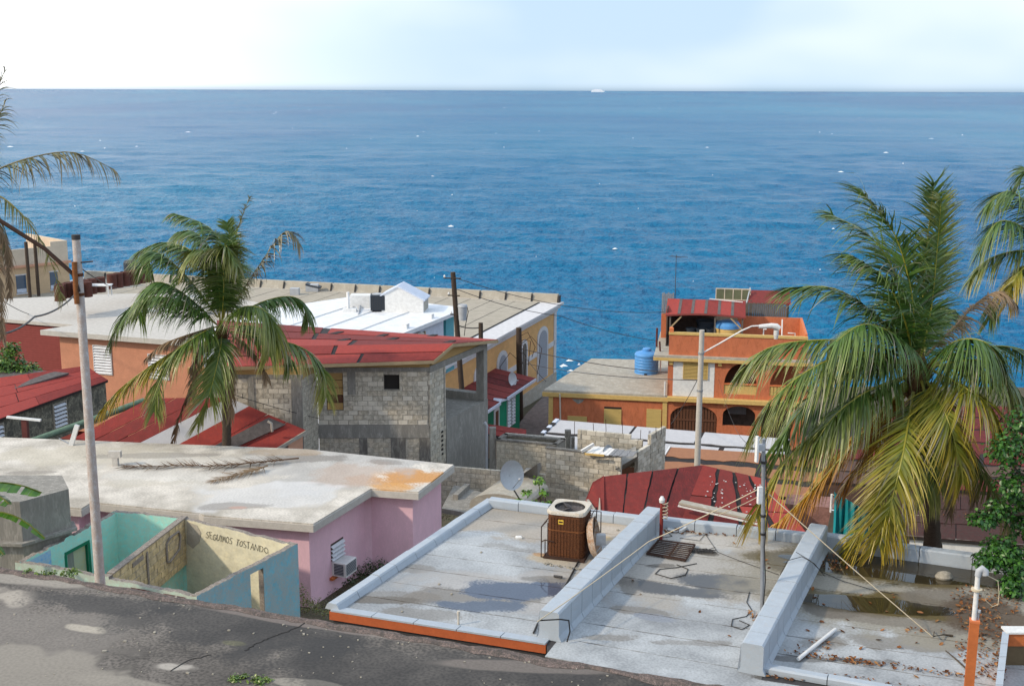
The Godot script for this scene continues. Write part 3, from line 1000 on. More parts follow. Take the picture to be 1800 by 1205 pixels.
func ribbon(mb: MB, pts: Array, w: float) -> void:      # a flat strip through points, facing up
	for i in pts.size() - 1:
		var d: Vector3 = pts[i + 1] - pts[i]
		var s := Vector3(-d.z, 0, d.x).normalized() * w * 0.5
		var k: float = 1.0 if i < pts.size() - 2 else 0.3
		mb.quad(pts[i] + s, pts[i + 1] + s * k, pts[i + 1] - s * k, pts[i] - s)

func front_roof() -> void:
	var a := Vector2(-5.439, -12.157)
	var b := Vector2(1.808, -9.56)
	var ax := (b - a).normalized()
	var az := Vector2(ax.y, -ax.x)
	var p0 := a - ax * 5.0
	var p1 := b + ax * 3.0
	var org := a - ax * 1.5 - az * 4.6
	var pale := Color(0.25, 0.225, 0.19)
	var dark := Color(0.035, 0.034, 0.034)
	var plan := painted("front_roof_paint", Vector2i(1760, 910), org, ax, 9.2, 4.75, [Color(0.048, 0.042, 0.037), Color(0.135, 0.119, 0.104), 1], [
		[Vector2(-4.698, -10.624), 1.3, 0.75, 0.3, Color(0.19, 0.17, 0.15), 0.7, 0.7, 0.9], [Vector2(-4.426, -9.827), 1.1, 0.5, 0.1, pale, 0.85, 1.3, 0.9], [Vector2(-5.003, -11.378), 0.6, 0.22, 0.0, Color(0.36, 0.32, 0.27), 0.9, 1.3, 0.9],
		[Vector2(-4.03, -10.703), 0.22, 0.09, 0.0, Color(0.38, 0.34, 0.28), 0.9, 1.4, 0.9], [Vector2(-3.007, -9.923), 0.22, 0.09, 0.2, Color(0.36, 0.33, 0.29), 0.9, 1.4, 0.9], [Vector2(-3.316, -9.626), 0.5, 0.1, 0.1, pale, 0.8, 0.5, 0.9],
		[Vector2(-1.851, -9.636), 0.3, 0.07, 0.1, pale, 0.9, 1.3, 0.9], [Vector2(-2.561, -10.4), 0.12, 0.05, 0.1, Color(0.20, 0.19, 0.10), 0.8, 0.4, 0.9], [Vector2(-4.17, -11.275), 1.0, 0.3, 0.2, dark, 0.7, 0.8, 0.85], [Vector2(-2.589, -10.764), 1.6, 0.45, 0.2, dark, 0.6, 0.9, 0.85],
		[Vector2(-0.999, -9.959), 1.5, 0.4, 0.2, dark, 0.55, 0.9, 0.85], [Vector2(-4.953, -11.84), 0.7, 0.14, 0.1, Color(0.30, 0.27, 0.23), 0.8, 0.6, 0.9], [Vector2(0.009, -9.966), 0.8, 0.1, 0.25, Color(0.20, 0.17, 0.15), 0.6, 0.7, 0.9],
		[Vector2(-1.832, -10.77), 1.3, 0.06, 0.02, Color(0.22, 0.18, 0.16), 0.6, 0.7, 0.9], [Vector2(-3.747, -11.557), 1.4, 0.06, 0.02, Color(0.24, 0.2, 0.17), 0.6, 0.7, 0.9]], [0.88], 51)
	var t := thing("dark_roofed_house", "house under the dark weathered concrete roof filling the bottom left corner", "house", at(v3(a, 12.0)))
	var mb := MB.new()
	mb.plan = plan
	mb.prism(PackedVector2Array([p0, p1, p1 - az * 7.0, p0 - az * 7.0]), 20.82, 21.0)
	part(mb, "roof", M.front_roof_paint, t, true)
	var wb := MB.new()
	wb.prism(PackedVector2Array([p0 - az * 0.4, p1 - az * 0.4, p1 - az * 6.6, p0 - az * 6.6]), 11.0, 20.82)
	part(wb, "wall", M.concrete, t, true)
	# crumbling edge
	var eb := MB.new()
	mat("crumbling_edge", Color(0.34, 0.25, 0.22), 0.95, {tex = "blotch", stain = Color(0.08, 0.07, 0.06), mask = "mask_soft", scale = 1.3, bump = "fine", deep = 1.2})
	var len := (p1 - p0).length()
	var n := 150
	var prev := []
	for i in n + 1:
		var s := len * i / n
		var o := p0 + ax * s
		var f0 := 0.03 + 0.035 * noise.get_noise_1d(s * 220.0) + rng.randf_range(-0.012, 0.012)
		var f1 := 0.10 + 0.08 * noise.get_noise_1d(s * 90.0 + 77.0) + rng.randf_range(-0.015, 0.015)
		var h := 21.006 + rng.randf_range(0.0, 0.014)
		var cur := [v3(o + az * f0, 20.84), v3(o + az * f0, h - 0.01), v3(o - az * f1 * 0.4, h), v3(o - az * f1, 21.003)]
		if prev.size():
			for k in 3:
				eb.quad(prev[k], cur[k], cur[k + 1], prev[k + 1])
		prev = cur
	part(eb, "roof_edge", M.crumbling_edge, t, true)
	for line in [[Vector3(-2.422, 21.004, -10.241), Vector3(-2.329, 21.004, -10.417), Vector3(-2.264, 21.004, -10.488), Vector3(-2.041, 21.004, -10.722), Vector3(-1.933, 21.004, -10.887)], [Vector3(-2.987, 21.004, -9.85), Vector3(-2.888, 21.004, -10.047), Vector3(-2.702, 21.004, -10.16)]]:
		var cb := MB.new()
		var fine := []
		for i in line.size() - 1:
			for k in 6:
				fine.append(line[i].lerp(line[i + 1], k / 6.0) + Vector3(rng.randf_range(-0.012, 0.012), 0, rng.randf_range(-0.012, 0.012)))
		fine.append(line[-1])
		ribbon(cb, fine, 0.012)
		part(cb, "crack", M.dark, t, true)
	# moss and grit
	var looks := [["small mossy tuft growing on the dark roof's far edge", Vector3(-4.832, 21, -12.023), 0.28, 0.09], ["green creeping weed at the bottom middle of the dark roof", Vector3(-2.251, 21, -9.674), 0.17, 0.07]]
	for q in looks:
		var lb := MB.new()
		var l := []
		for k in 16:
			var r := rng.randf()
			l.append([Vector3((rng.randf() - 0.5) * 2.0 * q[2], 0.01, (rng.randf() - 0.5) * 2.0 * q[3]), Vector3(0.05, 0.025, 0.04), 26])
		leafage(lb, l, 0.03, Color(0.05, 0.12, 0.015), Color(0.17, 0.22, 0.04), 0.0)
		lb.v = at(q[1]) * lb.v
		solo(lb, "roof_weed", M.leaf_vc, q[0], "weed")
	var pb := MB.new()
	for k in 300:
		var s := rng.randf_range(0.5, 8.0)
		var dd := pow(rng.randf(), 1.5) * 3.6
		var p := a + ax * (s - 1.0) - az * dd
		var r := rng.randf_range(0.003, 0.009) * (1.8 if rng.randf() < 0.08 else 1.0)
		pb.obox(Transform3D(Basis(Vector3.UP, rng.randf() * TAU), v3(p, 21.0 + r * 0.3)), Vector3(r * 2.4, r, r * 1.5))
	tag(part(pb, "roof_grit", M.stone, self), "pale grit and chips strewn over the dark concrete roof", "grit", "", "stuff")

func litter(mb: MB, p: Vector3, s: float) -> void:      # one curled dry leaf
	var b := Basis(Vector3.UP, rng.randf() * TAU) * Basis(Vector3.RIGHT, rng.randf_range(-0.5, 0.5)) * Basis(Vector3.BACK, rng.randf_range(-0.5, 0.5))
	var c: Color = [Color(0.22, 0.09, 0.035), Color(0.14, 0.06, 0.03), Color(0.33, 0.18, 0.08), Color(0.10, 0.05, 0.03), Color(0.25, 0.115, 0.05)][rng.randi() % 5]
	mb.col = c * rng.randf_range(0.7, 1.25)
	var cu := rng.randf_range(0.15, 0.55)
	var pts := []
	for q in [[-1.0, 0.0, 0.3], [-0.45, -0.5, cu], [0.35, -0.45, cu], [1.0, 0.0, 0.5 * cu], [0.35, 0.45, cu], [-0.45, 0.5, cu * 0.8], [0.0, 0.0, 0.0]]:
		pts.append(p + b * (Vector3(q[0], q[2] * 0.8 + 0.05, q[1]) * s))
	for k in 6:
		mb.tri(pts[6], pts[(k + 1) % 6], pts[k])

func scatter(mb: MB, centre: Vector3, rx: float, rz: float, turn: float, n: int, s0: float, s1: float) -> void:
	for k in n:
		var r := sqrt(rng.randf())
		var a := rng.randf() * TAU
		var o := Vector3(cos(a) * rx * r, 0, sin(a) * rz * r).rotated(Vector3.UP, turn)
		litter(mb, centre + o + Vector3(0, 0.004 + rng.randf() * 0.02, 0), rng.randf_range(s0, s1))

func grey_roofs() -> void:
	var Y := 17.4
	var org := Vector2(-3.4, -17.9)
	var ax := Vector2(0.9397, 0.342)
	var wet := Color(0.062, 0.060, 0.060)
	var damp := Color(0.17, 0.15, 0.125)
	var beige := Color(0.36, 0.315, 0.26)
	var brown := Color(0.105, 0.078, 0.028)
	var mud := Color(0.06, 0.05, 0.04)
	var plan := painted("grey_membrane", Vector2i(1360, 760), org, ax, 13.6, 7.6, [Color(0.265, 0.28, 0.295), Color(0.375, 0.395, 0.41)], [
		[Vector2(-2.071, -20.946), 0.6, 0.16, 0.4, damp, 0.5, 1.4, 0.7], [Vector2(-0.316, -22.096), 1.0, 0.25, 0.1, damp, 0.4, 1.5, 0.7], [Vector2(1.386, -18.136), 0.9, 0.2, 0.3, damp, 0.6, 1.4, 0.6], [Vector2(2.821, -17.941), 1.0, 0.14, 0.3, damp, 0.5, 1.4, 0.6], [Vector2(4.617, -21.558), 0.7, 0.5, 0.2, damp, 0.5, 1.4, 0.6], [Vector2(5.392, -22.147), 0.6, 0.12, 0.3, mud, 0.6, 1.3, 0.7], [Vector2(5.995, -17.965), 1.6, 0.3, 0.3, damp, 0.6, 1.4, 0.6], [Vector2(4.847, -17.365), 1.2, 0.12, 0.3, mud, 0.6, 1.3, 0.7],
		[Vector2(0.012, -23.353), 1.7, 1.0, 0.1, beige, 0.8, 0.8, 0.8], [Vector2(0.953, -23.867), 1.6, 0.6, 0.1, beige, 0.75, 0.8, 0.8], [Vector2(2.049, -22.887), 0.8, 0.6, 0.1, Color(0.50, 0.39, 0.27), 0.6, 0.7, 0.8], [Vector2(1.076, -21.386), 0.8, 0.3, 0.1, Color(0.44, 0.36, 0.24), 0.7, 0.7, 0.8],
		[Vector2(0.551, -21.665), 0.16, 0.1, 0.1, Color(0.42, 0.22, 0.07), 0.7, 0.5, 0.8], [Vector2(1.688, -22.57), 0.3, 0.16, 0.1, Color(0.52, 0.36, 0.16), 0.6, 0.6, 0.8],
		[Vector2(0.014, -19.932), 1.5, 0.9, 0.1, Color(0.36, 0.345, 0.33), 0.75, 0.7, 0.6], [Vector2(-0.379, -19.685), 1.1, 0.45, 0.35, damp, 0.85, 1.0, 0.35], [Vector2(0.064, -19.982), 0.95, 0.42, 0.35, Color(0.075, 0.09, 0.13), 0.98, 1.0, 0.05], [Vector2(-0.469, -19.306), 0.75, 0.26, 0.3, Color(0.08, 0.095, 0.13), 0.96, 1.0, 0.06], [Vector2(-1.268, -18.934), 0.7, 0.25, 0.2, damp, 0.6, 0.6, 0.4], [Vector2(0.576, -20.492), 0.5, 0.13, 0.3, damp, 0.8, 0.5, 0.3],  # bluish wet patches: real water film, with sky reflection tinted into their colour
		[Vector2(-2.236, -19.55), 0.5, 0.12, 0.3, mud, 0.7, 0.8, 0.8], [Vector2(-2.052, -19.672), 0.8, 0.2, 0.3, damp, 0.5, 0.8, 0.7],
		[Vector2(3.421, -20.726), 2.2, 1.4, 0.0, Color(0.35, 0.325, 0.29), 0.8, 0.7, 0.8], [Vector2(4.176, -22.748), 1.9, 0.9, 0.1, Color(0.47, 0.44, 0.40), 0.75, 0.6, 0.8],
		[Vector2(3.764, -20.313), 0.95, 0.45, 0.1, wet, 0.97, 0.6, 0.3], [Vector2(2.913, -20.005), 0.95, 0.26, 0.0, wet, 0.97, 0.6, 0.3], [Vector2(2.124, -19.119), 0.45, 0.16, 0.1, damp, 0.85, 0.6, 0.3], [Vector2(2.081, -20.198), 0.16, 0.4, 0.3, damp, 0.8, 0.5, 0.4], [Vector2(3.643, -21.837), 0.35, 0.16, -0.2, mud, 0.9, 0.6, 0.8], [Vector2(2.746, -21.123), 0.3, 0.1, 0.4, mud, 0.6, 0.7, 0.8], [Vector2(2.339, -18.895), 0.35, 0.12, 0.0, Color(0.2, 0.21, 0.24), 0.8, 0.5, 0.2],
		[Vector2(7.005, -19.989), 3.4, 2.1, 0.1, Color(0.27, 0.25, 0.205), 0.85, 0.6, 0.7], [Vector2(7.233, -21.026), 2.7, 0.8, 0.15, brown, 0.95, 0.5, 0.35], [Vector2(6.249, -19.453), 1.75, 0.5, 0.1, brown, 0.95, 0.7, 0.35], [Vector2(5.42, -19.26), 0.5, 0.4, 0.2, mud, 0.7, 0.6, 0.5], [Vector2(6.501, -18.707), 1.5, 0.2, 0.1, damp, 0.7, 0.7, 0.6], [Vector2(7.732, -19.512), 0.8, 0.5, 0.1, damp, 0.8, 0.7, 0.6], [Vector2(4.906, -17.957), 0.5, 0.3, 0.1, damp, 0.5, 0.8, 0.7], [Vector2(8.043, -19.052), 0.7, 0.8, 0.0, Color(0.09, 0.065, 0.045), 0.9, 0.5, 0.8], [Vector2(6.083, -21.43), 0.5, 0.4, 0.2, mud, 0.9, 0.5, 0.7], [Vector2(4.004, -16.713), 0.35, 0.12, 0.1, mud, 0.8, 0.6, 0.8]], [0.75], 61)
	var t := thing("grey_roofed_house", "low house with three pale grey membrane roofs divided by capped parapets", "house", at(Vector3(-4.907, 12, -30.692)))
	var fl := Vector3(-3.022, 17.4, -19.102)
	var fr := Vector3(0.566, 17.4, -17.864)
	var dirx := (fr - fl).normalized()
	var f2 := Vector3(3.495, 17.4, -16.62)
	var f3 := f2 + dirx * 6.5
	var bl := Vector3(-0.446, 17.4, -24.451)
	var b1 := Vector3(2.707, 17.4, -23.215)
	var b2 := Vector3(5.824, 17.4, -22.211)
	var b3 := Vector3(9.305, 17.4, -20.723)
	# the deck under the roofing, and the walls
	var mb := MB.new()
	mb.prism(PackedVector2Array([Vector2(fl.x, fl.z), Vector2(fr.x, fr.z), Vector2(0.567, -17.586), Vector2(3.549, -16.206), Vector2(f2.x, f2.z) + Vector2(0.0, 0.6), Vector2(f3.x, f3.z) + Vector2(-0.1, 0.6), Vector2(b3.x, b3.z), Vector2(b2.x, b2.z), Vector2(b1.x, b1.z), Vector2(bl.x, bl.z)]), 17.1, Y)
	part(mb, "roof", M.seam, t, true)
	var wl := MB.new()
	var inset := Vector2(0.1, -0.15)
	wl.prism(PackedVector2Array([Vector2(fl.x, fl.z) + inset, Vector2(fr.x, fr.z) + inset, Vector2(f2.x, f2.z), Vector2(f3.x, f3.z), Vector2(b3.x, b3.z) + Vector2(0, 0.2), Vector2(b2.x, b2.z) + Vector2(0, 0.2), Vector2(bl.x, bl.z) + Vector2(0.1, 0.2)]), 11.5, 17.1)
	part(wl, "wall", M.terracotta, t, true)
	# membrane sheets
	var mm := [M.grey_membrane]
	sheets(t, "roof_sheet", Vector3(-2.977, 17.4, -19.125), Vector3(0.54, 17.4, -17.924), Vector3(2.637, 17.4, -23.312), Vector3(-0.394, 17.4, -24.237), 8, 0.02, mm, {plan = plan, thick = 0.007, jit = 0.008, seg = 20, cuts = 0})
	sheets(t, "roof_sheet", Vector3(0.528, 17.4, -17.449), Vector3(3.556, 17.4, -16.24), Vector3(5.912, 17.4, -22.393), Vector3(2.791, 17.4, -23.248), 9, 0.02, mm, {plan = plan, thick = 0.007, jit = 0.008, seg = 20, cuts = 0})
	var p3 := Vector3(3.656, 17.4, -17.019)
	sheets(t, "roof_sheet", p3, p3 + dirx * 6.0, Vector3(9.382, 17.4, -20.91), Vector3(5.883, 17.4, -22.092), 8, 0.02, mm, {plan = plan, thick = 0.007, jit = 0.008, seg = 24, cuts = 0})
	var p4 := Vector3(3.573, 17.4, -16.763)
	sheets(t, "roof_sheet", p4 + Vector3(0, -0.004, 0.42), p4 + dirx * 6.0 + Vector3(0, -0.004, 0.42), p4 + dirx * 6.0, p4, 1, 0.02, mm, {plan = plan, thick = 0.007, seg = 20, cuts = 3})
	# raised kerbs: left edge, far edges, front edge of the third roof
	capped(t, "kerb", Vector3(-3.016, 17.4, -19.124), Vector3(-0.447, 17.4, -24.523), 0.2, 0.13, 9, true)
	capped(t, "kerb", Vector3(-0.445, 17.4, -24.379), Vector3(2.707, 17.4, -23.215), 0.2, 0.2, 5, false)
	capped(t, "kerb", Vector3(2.994, 17.4, -23.217), Vector3(5.868, 17.4, -22.302), 0.2, 0.2, 4, false)
	capped(t, "kerb", Vector3(6.037, 17.4, -22.094), Vector3(9.305, 17.4, -20.723), 0.22, 0.28, 4, false)
	capped(t, "kerb", Vector3(3.77, 17.4, -16.983), p4 + dirx * 6.0, 0.17, 0.12, 6, false)
	# the two dividing parapets
	capped(t, "parapet", Vector3(0.606, 17.4, -18.006), Vector3(2.849, 17.4, -22.958), 0.33, 0.5, 11, true)
	capped(t, "parapet", Vector3(3.619, 17.4, -16.872), Vector3(5.89, 17.4, -22.033), 0.33, 0.5, 11, true)
	# orange fascia along the front of the first roof
	var fb := MB.new()
	var o := dirx.cross(Vector3.UP) * 1.0
	if o.z < 0: o = -o
	fb.hexa([fl + o * 0.05 + Vector3(-0.02, -0.13, 0), fr + o * 0.05 + Vector3(0, -0.13, 0), fr + Vector3(0, -0.13, 0), fl + Vector3(0, -0.13, 0), fl + o * 0.05 + Vector3(-0.02, 0.02, 0), fr + o * 0.05 + Vector3(0, 0.02, 0), fr + Vector3(0, 0.02, 0), fl + Vector3(0, 0.02, 0)])
	part(fb, "fascia", M.fascia, t, true)
	var eb := MB.new()
	for k in 5:
		var s0 := fl.lerp(fr, k / 5.0 + 0.002)
		var s1 := fl.lerp(fr, (k + 1) / 5.0 - 0.002)
		eb.hexa([s0 + o * 0.06 + Vector3(0, 0.021, 0), s1 + o * 0.06 + Vector3(0, 0.021, 0), s1 - o * 0.17 + Vector3(0, 0.001, 0), s0 - o * 0.17 + Vector3(0, 0.001, 0), s0 + o * 0.06 + Vector3(0, 0.05, 0), s1 + o * 0.06 + Vector3(0, 0.05, 0), s1 - o * 0.17 + Vector3(0, 0.022, 0), s0 - o * 0.17 + Vector3(0, 0.022, 0)])
	part(eb, "drip_edge", M.cap, t, true)
	# standing water on the third roof
	for q in [["shallow brown puddle along the far kerb mirroring the palm", Vector3(7.324, 17.416, -20.988), 2.3, 0.62, -0.22], ["olive brown puddle in the middle of the third grey roof", Vector3(6.231, 17.416, -19.393), 1.3, 0.32, -0.22]]:
		var pb := MB.new()
		var ring := PackedVector2Array()
		for k in 60:
			var an := TAU * k / 60.0
			var rr := 1.0 + 0.22 * noise.get_noise_2d(cos(an) * 90.0 + q[2] * 100.0, sin(an) * 90.0)
			var e := Vector2(cos(an) * q[2] * rr, sin(an) * q[3] * rr).rotated(-q[4])
			ring.append(Vector2(q[1].x, q[1].z) + e)
		var ixs := Geometry2D.triangulate_polygon(ring)
		for k in range(0, ixs.size(), 3):
			var A := ring[ixs[k]]; var B := ring[ixs[k + 1]]; var C := ring[ixs[k + 2]]
			if (B - A).cross(C - A) > 0:
				var sw := B; B = C; C = sw
			pb.tri(v3(A, q[1].y), v3(B, q[1].y), v3(C, q[1].y))
		solo(pb, "puddle", M.puddle, q[0], "puddle")

# a kerb or parapet: dark core wrapped in felt caps with open joints; the caps also dress its sides
func capped(t: Node3D, called: String, a: Vector3, b: Vector3, w: float, h: float, n: int, cant: bool) -> void:
	var x := (b - a).normalized()
	var z := x.cross(Vector3.UP)
	var tr := Transform3D(Basis(x, Vector3.UP, z), a)
	var l := (b - a).length()
	var core := MB.new()
	core.obox(tr * Transform3D(Basis(), Vector3(l / 2, (h - 0.02) / 2 - 0.1, 0)), Vector3(l - 0.05, h - 0.02 + 0.2, w - 0.03))
	var p := part(core, called, M.seam, t, true)
	var s := 0.0
	for k in n:
		var e := l * (k + 1.0) / n + (rng.randf_range(-0.06, 0.06) if k < n - 1 else 0.0)
		var s1 := e - 0.014
		var mb := MB.new()
		var up := h + rng.randf_range(-0.006, 0.01)
		var up2 := h + rng.randf_range(-0.006, 0.01)
		var c := 0.025
		var base := -0.06 if cant else -0.02
		var pr := [Vector2(-w / 2 - (0.05 if cant else 0.0), 0.012), Vector2(-w / 2 - 0.004, 0.1 if cant else 0.05), Vector2(-w / 2 - 0.004, up - c), Vector2(-w / 2 + c, up), Vector2(w / 2 - c, up), Vector2(w / 2 + 0.004, up - c), Vector2(w / 2 + 0.004, 0.1 if cant else 0.05), Vector2(w / 2 + (0.05 if cant else 0.0), 0.012)]
		for i in pr.size() - 1:
			var q0: Vector2 = pr[i]
			var q1: Vector2 = pr[i + 1]
			var d0 := up2 - up if q0.y > h * 0.6 else 0.0
			var d1 := up2 - up if q1.y > h * 0.6 else 0.0
			mb.quad(tr * Vector3(s, q1.y, q1.x), tr * Vector3(s, q0.y, q0.x), tr * Vector3(s1, q0.y + d0, q0.x), tr * Vector3(s1, q1.y + d1, q1.x))
		for e2 in [s, s1]:
			var ring := []
			for q in pr: ring.append(tr * Vector3(e2, q.y, q.x))
			for i in range(1, ring.size() - 1):
				if e2 == s: mb.tri(ring[0], ring[i], ring[i + 1])
				else: mb.tri(ring[0], ring[i + 1], ring[i])
		part(mb, "cap_sheet", M.cap, p, true)
		s = e

func broken_wall(parent: Node3D, called: String, a: Vector2, b: Vector2, y0: float, y1: float, thick: float, inner: Material, outer: Material, rough_edge: float, holes := [], drops := []) -> MeshInstance3D:
	# a wall whose outside (right-hand side seen from a to b... z of its frame) and inside carry different paint, with a crumbling top
	var fr := frame(a, b, 0)
	var l := (b - a).length()
	var n := int(l / 0.09) + 2
	var hs := []
	var y := y1
	for i in n + 1:
		if i % 4 == 0: y = y1 + rng.randf_range(-rough_edge, rough_edge * 0.5)
		var e := y + rng.randf_range(-0.012, 0.012)
		for d in drops:
			if float(i) / n * l > d[0] and float(i) / n * l < d[1]: e += d[2]
		hs.append(e)
	var outs := MB.new()
	var ins := MB.new()
	var cap := MB.new()
	for i in n:
		var x0 := l * i / n
		var x1 := l * (i + 1) / n
		var mid := (x0 + x1) / 2
		var lo := y0
		var pieces := [[y0, hs[i], hs[i + 1]]]
		for h in holes:
			if mid > h[0] and mid < h[1]:
				pieces = [[y0, h[2], h[2]], [h[3], hs[i], hs[i + 1]]]
				for q in [[h[2], 1], [h[3], -1]]:
					cap.quad(fr * Vector3(x0, q[0], 0), fr * Vector3(x1, q[0], 0), fr * Vector3(x1, q[0], -thick), fr * Vector3(x0, q[0], -thick))
		for q in pieces:
			outs.quad(fr * Vector3(x0, q[0], 0), fr * Vector3(x1, q[0], 0), fr * Vector3(x1, q[2], 0), fr * Vector3(x0, q[1], 0))
			ins.quad(fr * Vector3(x1, q[0], -thick), fr * Vector3(x0, q[0], -thick), fr * Vector3(x0, q[1], -thick), fr * Vector3(x1, q[2], -thick))
		cap.quad(fr * Vector3(x0, hs[i], 0), fr * Vector3(x1, hs[i + 1], 0), fr * Vector3(x1, hs[i + 1] , -thick), fr * Vector3(x0, hs[i], -thick))
	for h in holes:
		for q in [h[0], h[1]]:
			cap.quad(fr * Vector3(q, h[2], 0), fr * Vector3(q, h[2], -thick), fr * Vector3(q, h[3], -thick), fr * Vector3(q, h[3], 0))
	for q in [[0.0, hs[0]], [l, hs[n]]]:
		cap.quad(fr * Vector3(q[0], y0, 0), fr * Vector3(q[0], y0, -thick), fr * Vector3(q[0], q[1], -thick), fr * Vector3(q[0], q[1], 0))
	var w := part(outs, called, outer, parent, true)
	w.transform = Transform3D()
	var ib := part(ins, "inner_face", inner, w, true)
	part(cap, "broken_edge", M.ruin_edge, w, true)
	return w

const GLYPHS := {
	"S": [[[0.95, 0.95], [0.3, 1.0], [0.05, 0.72], [0.5, 0.52], [0.95, 0.3], [0.7, 0.02], [0.0, 0.05]]],
	"E": [[[0.95, 1.0], [0.05, 1.0], [0.05, 0.0], [0.95, 0.0]], [[0.05, 0.5], [0.8, 0.5]]],
	"G": [[[0.95, 0.85], [0.5, 1.0], [0.08, 0.7], [0.08, 0.25], [0.5, 0.0], [0.92, 0.15], [0.92, 0.48], [0.55, 0.48]]],
	"U": [[[0.05, 1.0], [0.08, 0.2], [0.45, 0.0], [0.88, 0.2], [0.95, 1.0]]],
	"I": [[[0.5, 1.0], [0.45, 0.0]]],
	"M": [[[0.0, 0.0], [0.12, 1.0], [0.5, 0.35], [0.85, 1.0], [1.0, 0.0]]],
	"O": [[[0.5, 1.0], [0.08, 0.75], [0.05, 0.25], [0.5, 0.0], [0.92, 0.25], [0.92, 0.75], [0.5, 1.0]]],
	"T": [[[0.0, 0.95], [1.0, 1.0]], [[0.5, 1.0], [0.42, 0.0]]],
	"A": [[[0.0, 0.0], [0.5, 1.0], [1.0, 0.0]], [[0.2, 0.35], [0.85, 0.4]]],
	"N": [[[0.02, 0.0], [0.1, 1.0], [0.85, 0.0], [0.98, 1.0]]],
	"D": [[[0.1, 1.0], [0.05, 0.0], [0.7, 0.1], [0.95, 0.55], [0.65, 0.95], [0.0, 1.0]]],
	".": [[[0.1, 0.05], [0.22, 0.0]]],
}

func ruin_and_pink() -> void:
	# ---- roofless ruin
	var Y := 13.8
	var bl := Vector2(-11.752, -34.124)
	var bm := Vector2(-9.464, -33.608)
	var br := Vector2(-5.868, -31.509)
	var fr := Vector2(-7.753, -28.004)
	var fl := Vector2(-13.09, -30.131)
	var fm := Vector2(-10.289, -29.124)
	var t := thing("roofless_ruin", "roofless ruin with turquoise and yellow rooms and scrawled graffiti", "ruin", at(v3(fl, 11.4)))
	var th := 0.16
	var ux := (br - bl).normalized()
	# left wall: seen from its inner side; outside is a run from back to front
	broken_wall(t, "wall", bl, fl, 11.2, Y, th, M.turquoise, M.mint, 0.05, [[1.45, 2.4, 11.9, 13.35]])
	broken_wall(t, "wall", br, bm, 11.2, Y, th, M.ruin_cream, M.concrete_light, 0.03)
	broken_wall(t, "wall", bm, bl, 11.2, Y + 0.02, th, M.turquoise, M.concrete_light, 0.03)
	broken_wall(t, "wall", fr, br, 11.2, Y, th, M.ruin_cream, M.blue_peel, 0.025, [[1.95, 2.5, 11.6, 13.62]])
	broken_wall(t, "wall", fl, fm, 11.2, Y, th, M.turquoise, M.mint, 0.04)
	broken_wall(t, "wall", fm, fr, 11.2, Y - 0.04, th, M.ruin_yellow, M.mint, 0.025)
	# partition between the rooms: a run of tan blocks facing the yellow room
	var part_n := Node3D.new()
	part_n.name = "partition"
	t.add_child(part_n)
	var ptr := frame(fm + Vector2(0.05, -0.18), bm + Vector2(0.0, 0.02), 11.2)
	var plen := (bm - fm).length() - 0.2
	block_wall(part_n, ptr, 0.0, plen, 1.2, 2.6, 0.15, [], ["tan_block", "tan_block_b"])
	var pc := MB.new()
	pc.box(0, plen, 2.6, 2.635, -0.17, 0.02)
	pc.v = ptr * pc.v
	for i in pc.n.size(): pc.n[i] = ptr.basis * pc.n[i]
	part(pc, "broken_edge", M.ruin_edge, part_n, true)
	var pf := MB.new()
	pf.box(0, plen, 0, 2.59, -0.19, -0.155)
	pf.v = ptr * pf.v
	for i in pf.n.size(): pf.n[i] = ptr.basis * pf.n[i]
	part(pf, "inner_face", M.turquoise, part_n, true)
	for q in [[plen * 0.42, 1.2, 0.09, 2.5], [plen * 0.3, 2.38, 0.6, 2.5]]:
		var cb := MB.new()
		cb.box(q[0] - q[2] / 2, q[0] + q[2] / 2, q[1], q[3], 0.004, 0.03)
		cb.v = ptr * cb.v
		for i in cb.n.size(): cb.n[i] = ptr.basis * cb.n[i]
		part(cb, "plaster_patch", M.ruin_edge, part_n, true)
	var ob := MB.new()
	ob.tube([ptr * Vector3(plen * 0.68, 1.75, 0.02), ptr * Vector3(plen * 0.68, 2.3, 0.02), ptr * Vector3(plen * 0.74, 2.4, 0.02), ptr * Vector3(plen * 0.86, 2.38, 0.02), ptr * Vector3(plen * 0.88, 2.2, 0.02), ptr * Vector3(plen * 0.86, 1.85, 0.02), ptr * Vector3(plen * 0.72, 1.7, 0.02), ptr * Vector3(plen * 0.68, 1.75, 0.02)], 0.035, 5)
	part(ob, "plaster_patch", M.ruin_edge, part_n, true)
	# blue corner of the left wall, floor, wine patches on the front wall, the green window surround
	var lf := frame(fl + ux * 0.165, bl + ux * 0.165, 0)
	var L := (bl - fl).length()
	var bb := MB.new()
	bb.box(0.05, 1.2, 11.3, Y - 0.09, 0.0, 0.006)
	bb.v = lf * bb.v
	for i in bb.n.size(): bb.n[i] = lf.basis * bb.n[i]
	part(bb, "blue_paint", M.sky_paint, t, true)
	var gb := MB.new()
	gb.box(L - 2.46, L - 1.39, 13.33, 13.42, -0.18, 0.012); gb.box(L - 1.47, L - 1.38, 11.9, 13.33, -0.18, 0.012); gb.box(L - 2.47, L - 2.38, 11.9, 13.33, -0.18, 0.012)
	gb.v = lf * gb.v
	for i in gb.n.size(): gb.n[i] = lf.basis * gb.n[i]
	part(gb, "window_frame", M.green_dark, t, true)
	var yb := MB.new()
	yb.box(L - 2.5, L - 1.45, 11.6, 13.34, -0.13, -0.10)
	yb.v = lf * yb.v
	for i in yb.n.size(): yb.n[i] = lf.basis * yb.n[i]
	part(yb, "boarding", M.ruin_yellow, t, true)
	var fb := MB.new()
	fb.prism(PackedVector2Array([fl, fr, br, bl]), 11.1, 11.25)
	part(fb, "floor", M.concrete_dark, t, true)
	var ff := frame(fl, fr, 0)
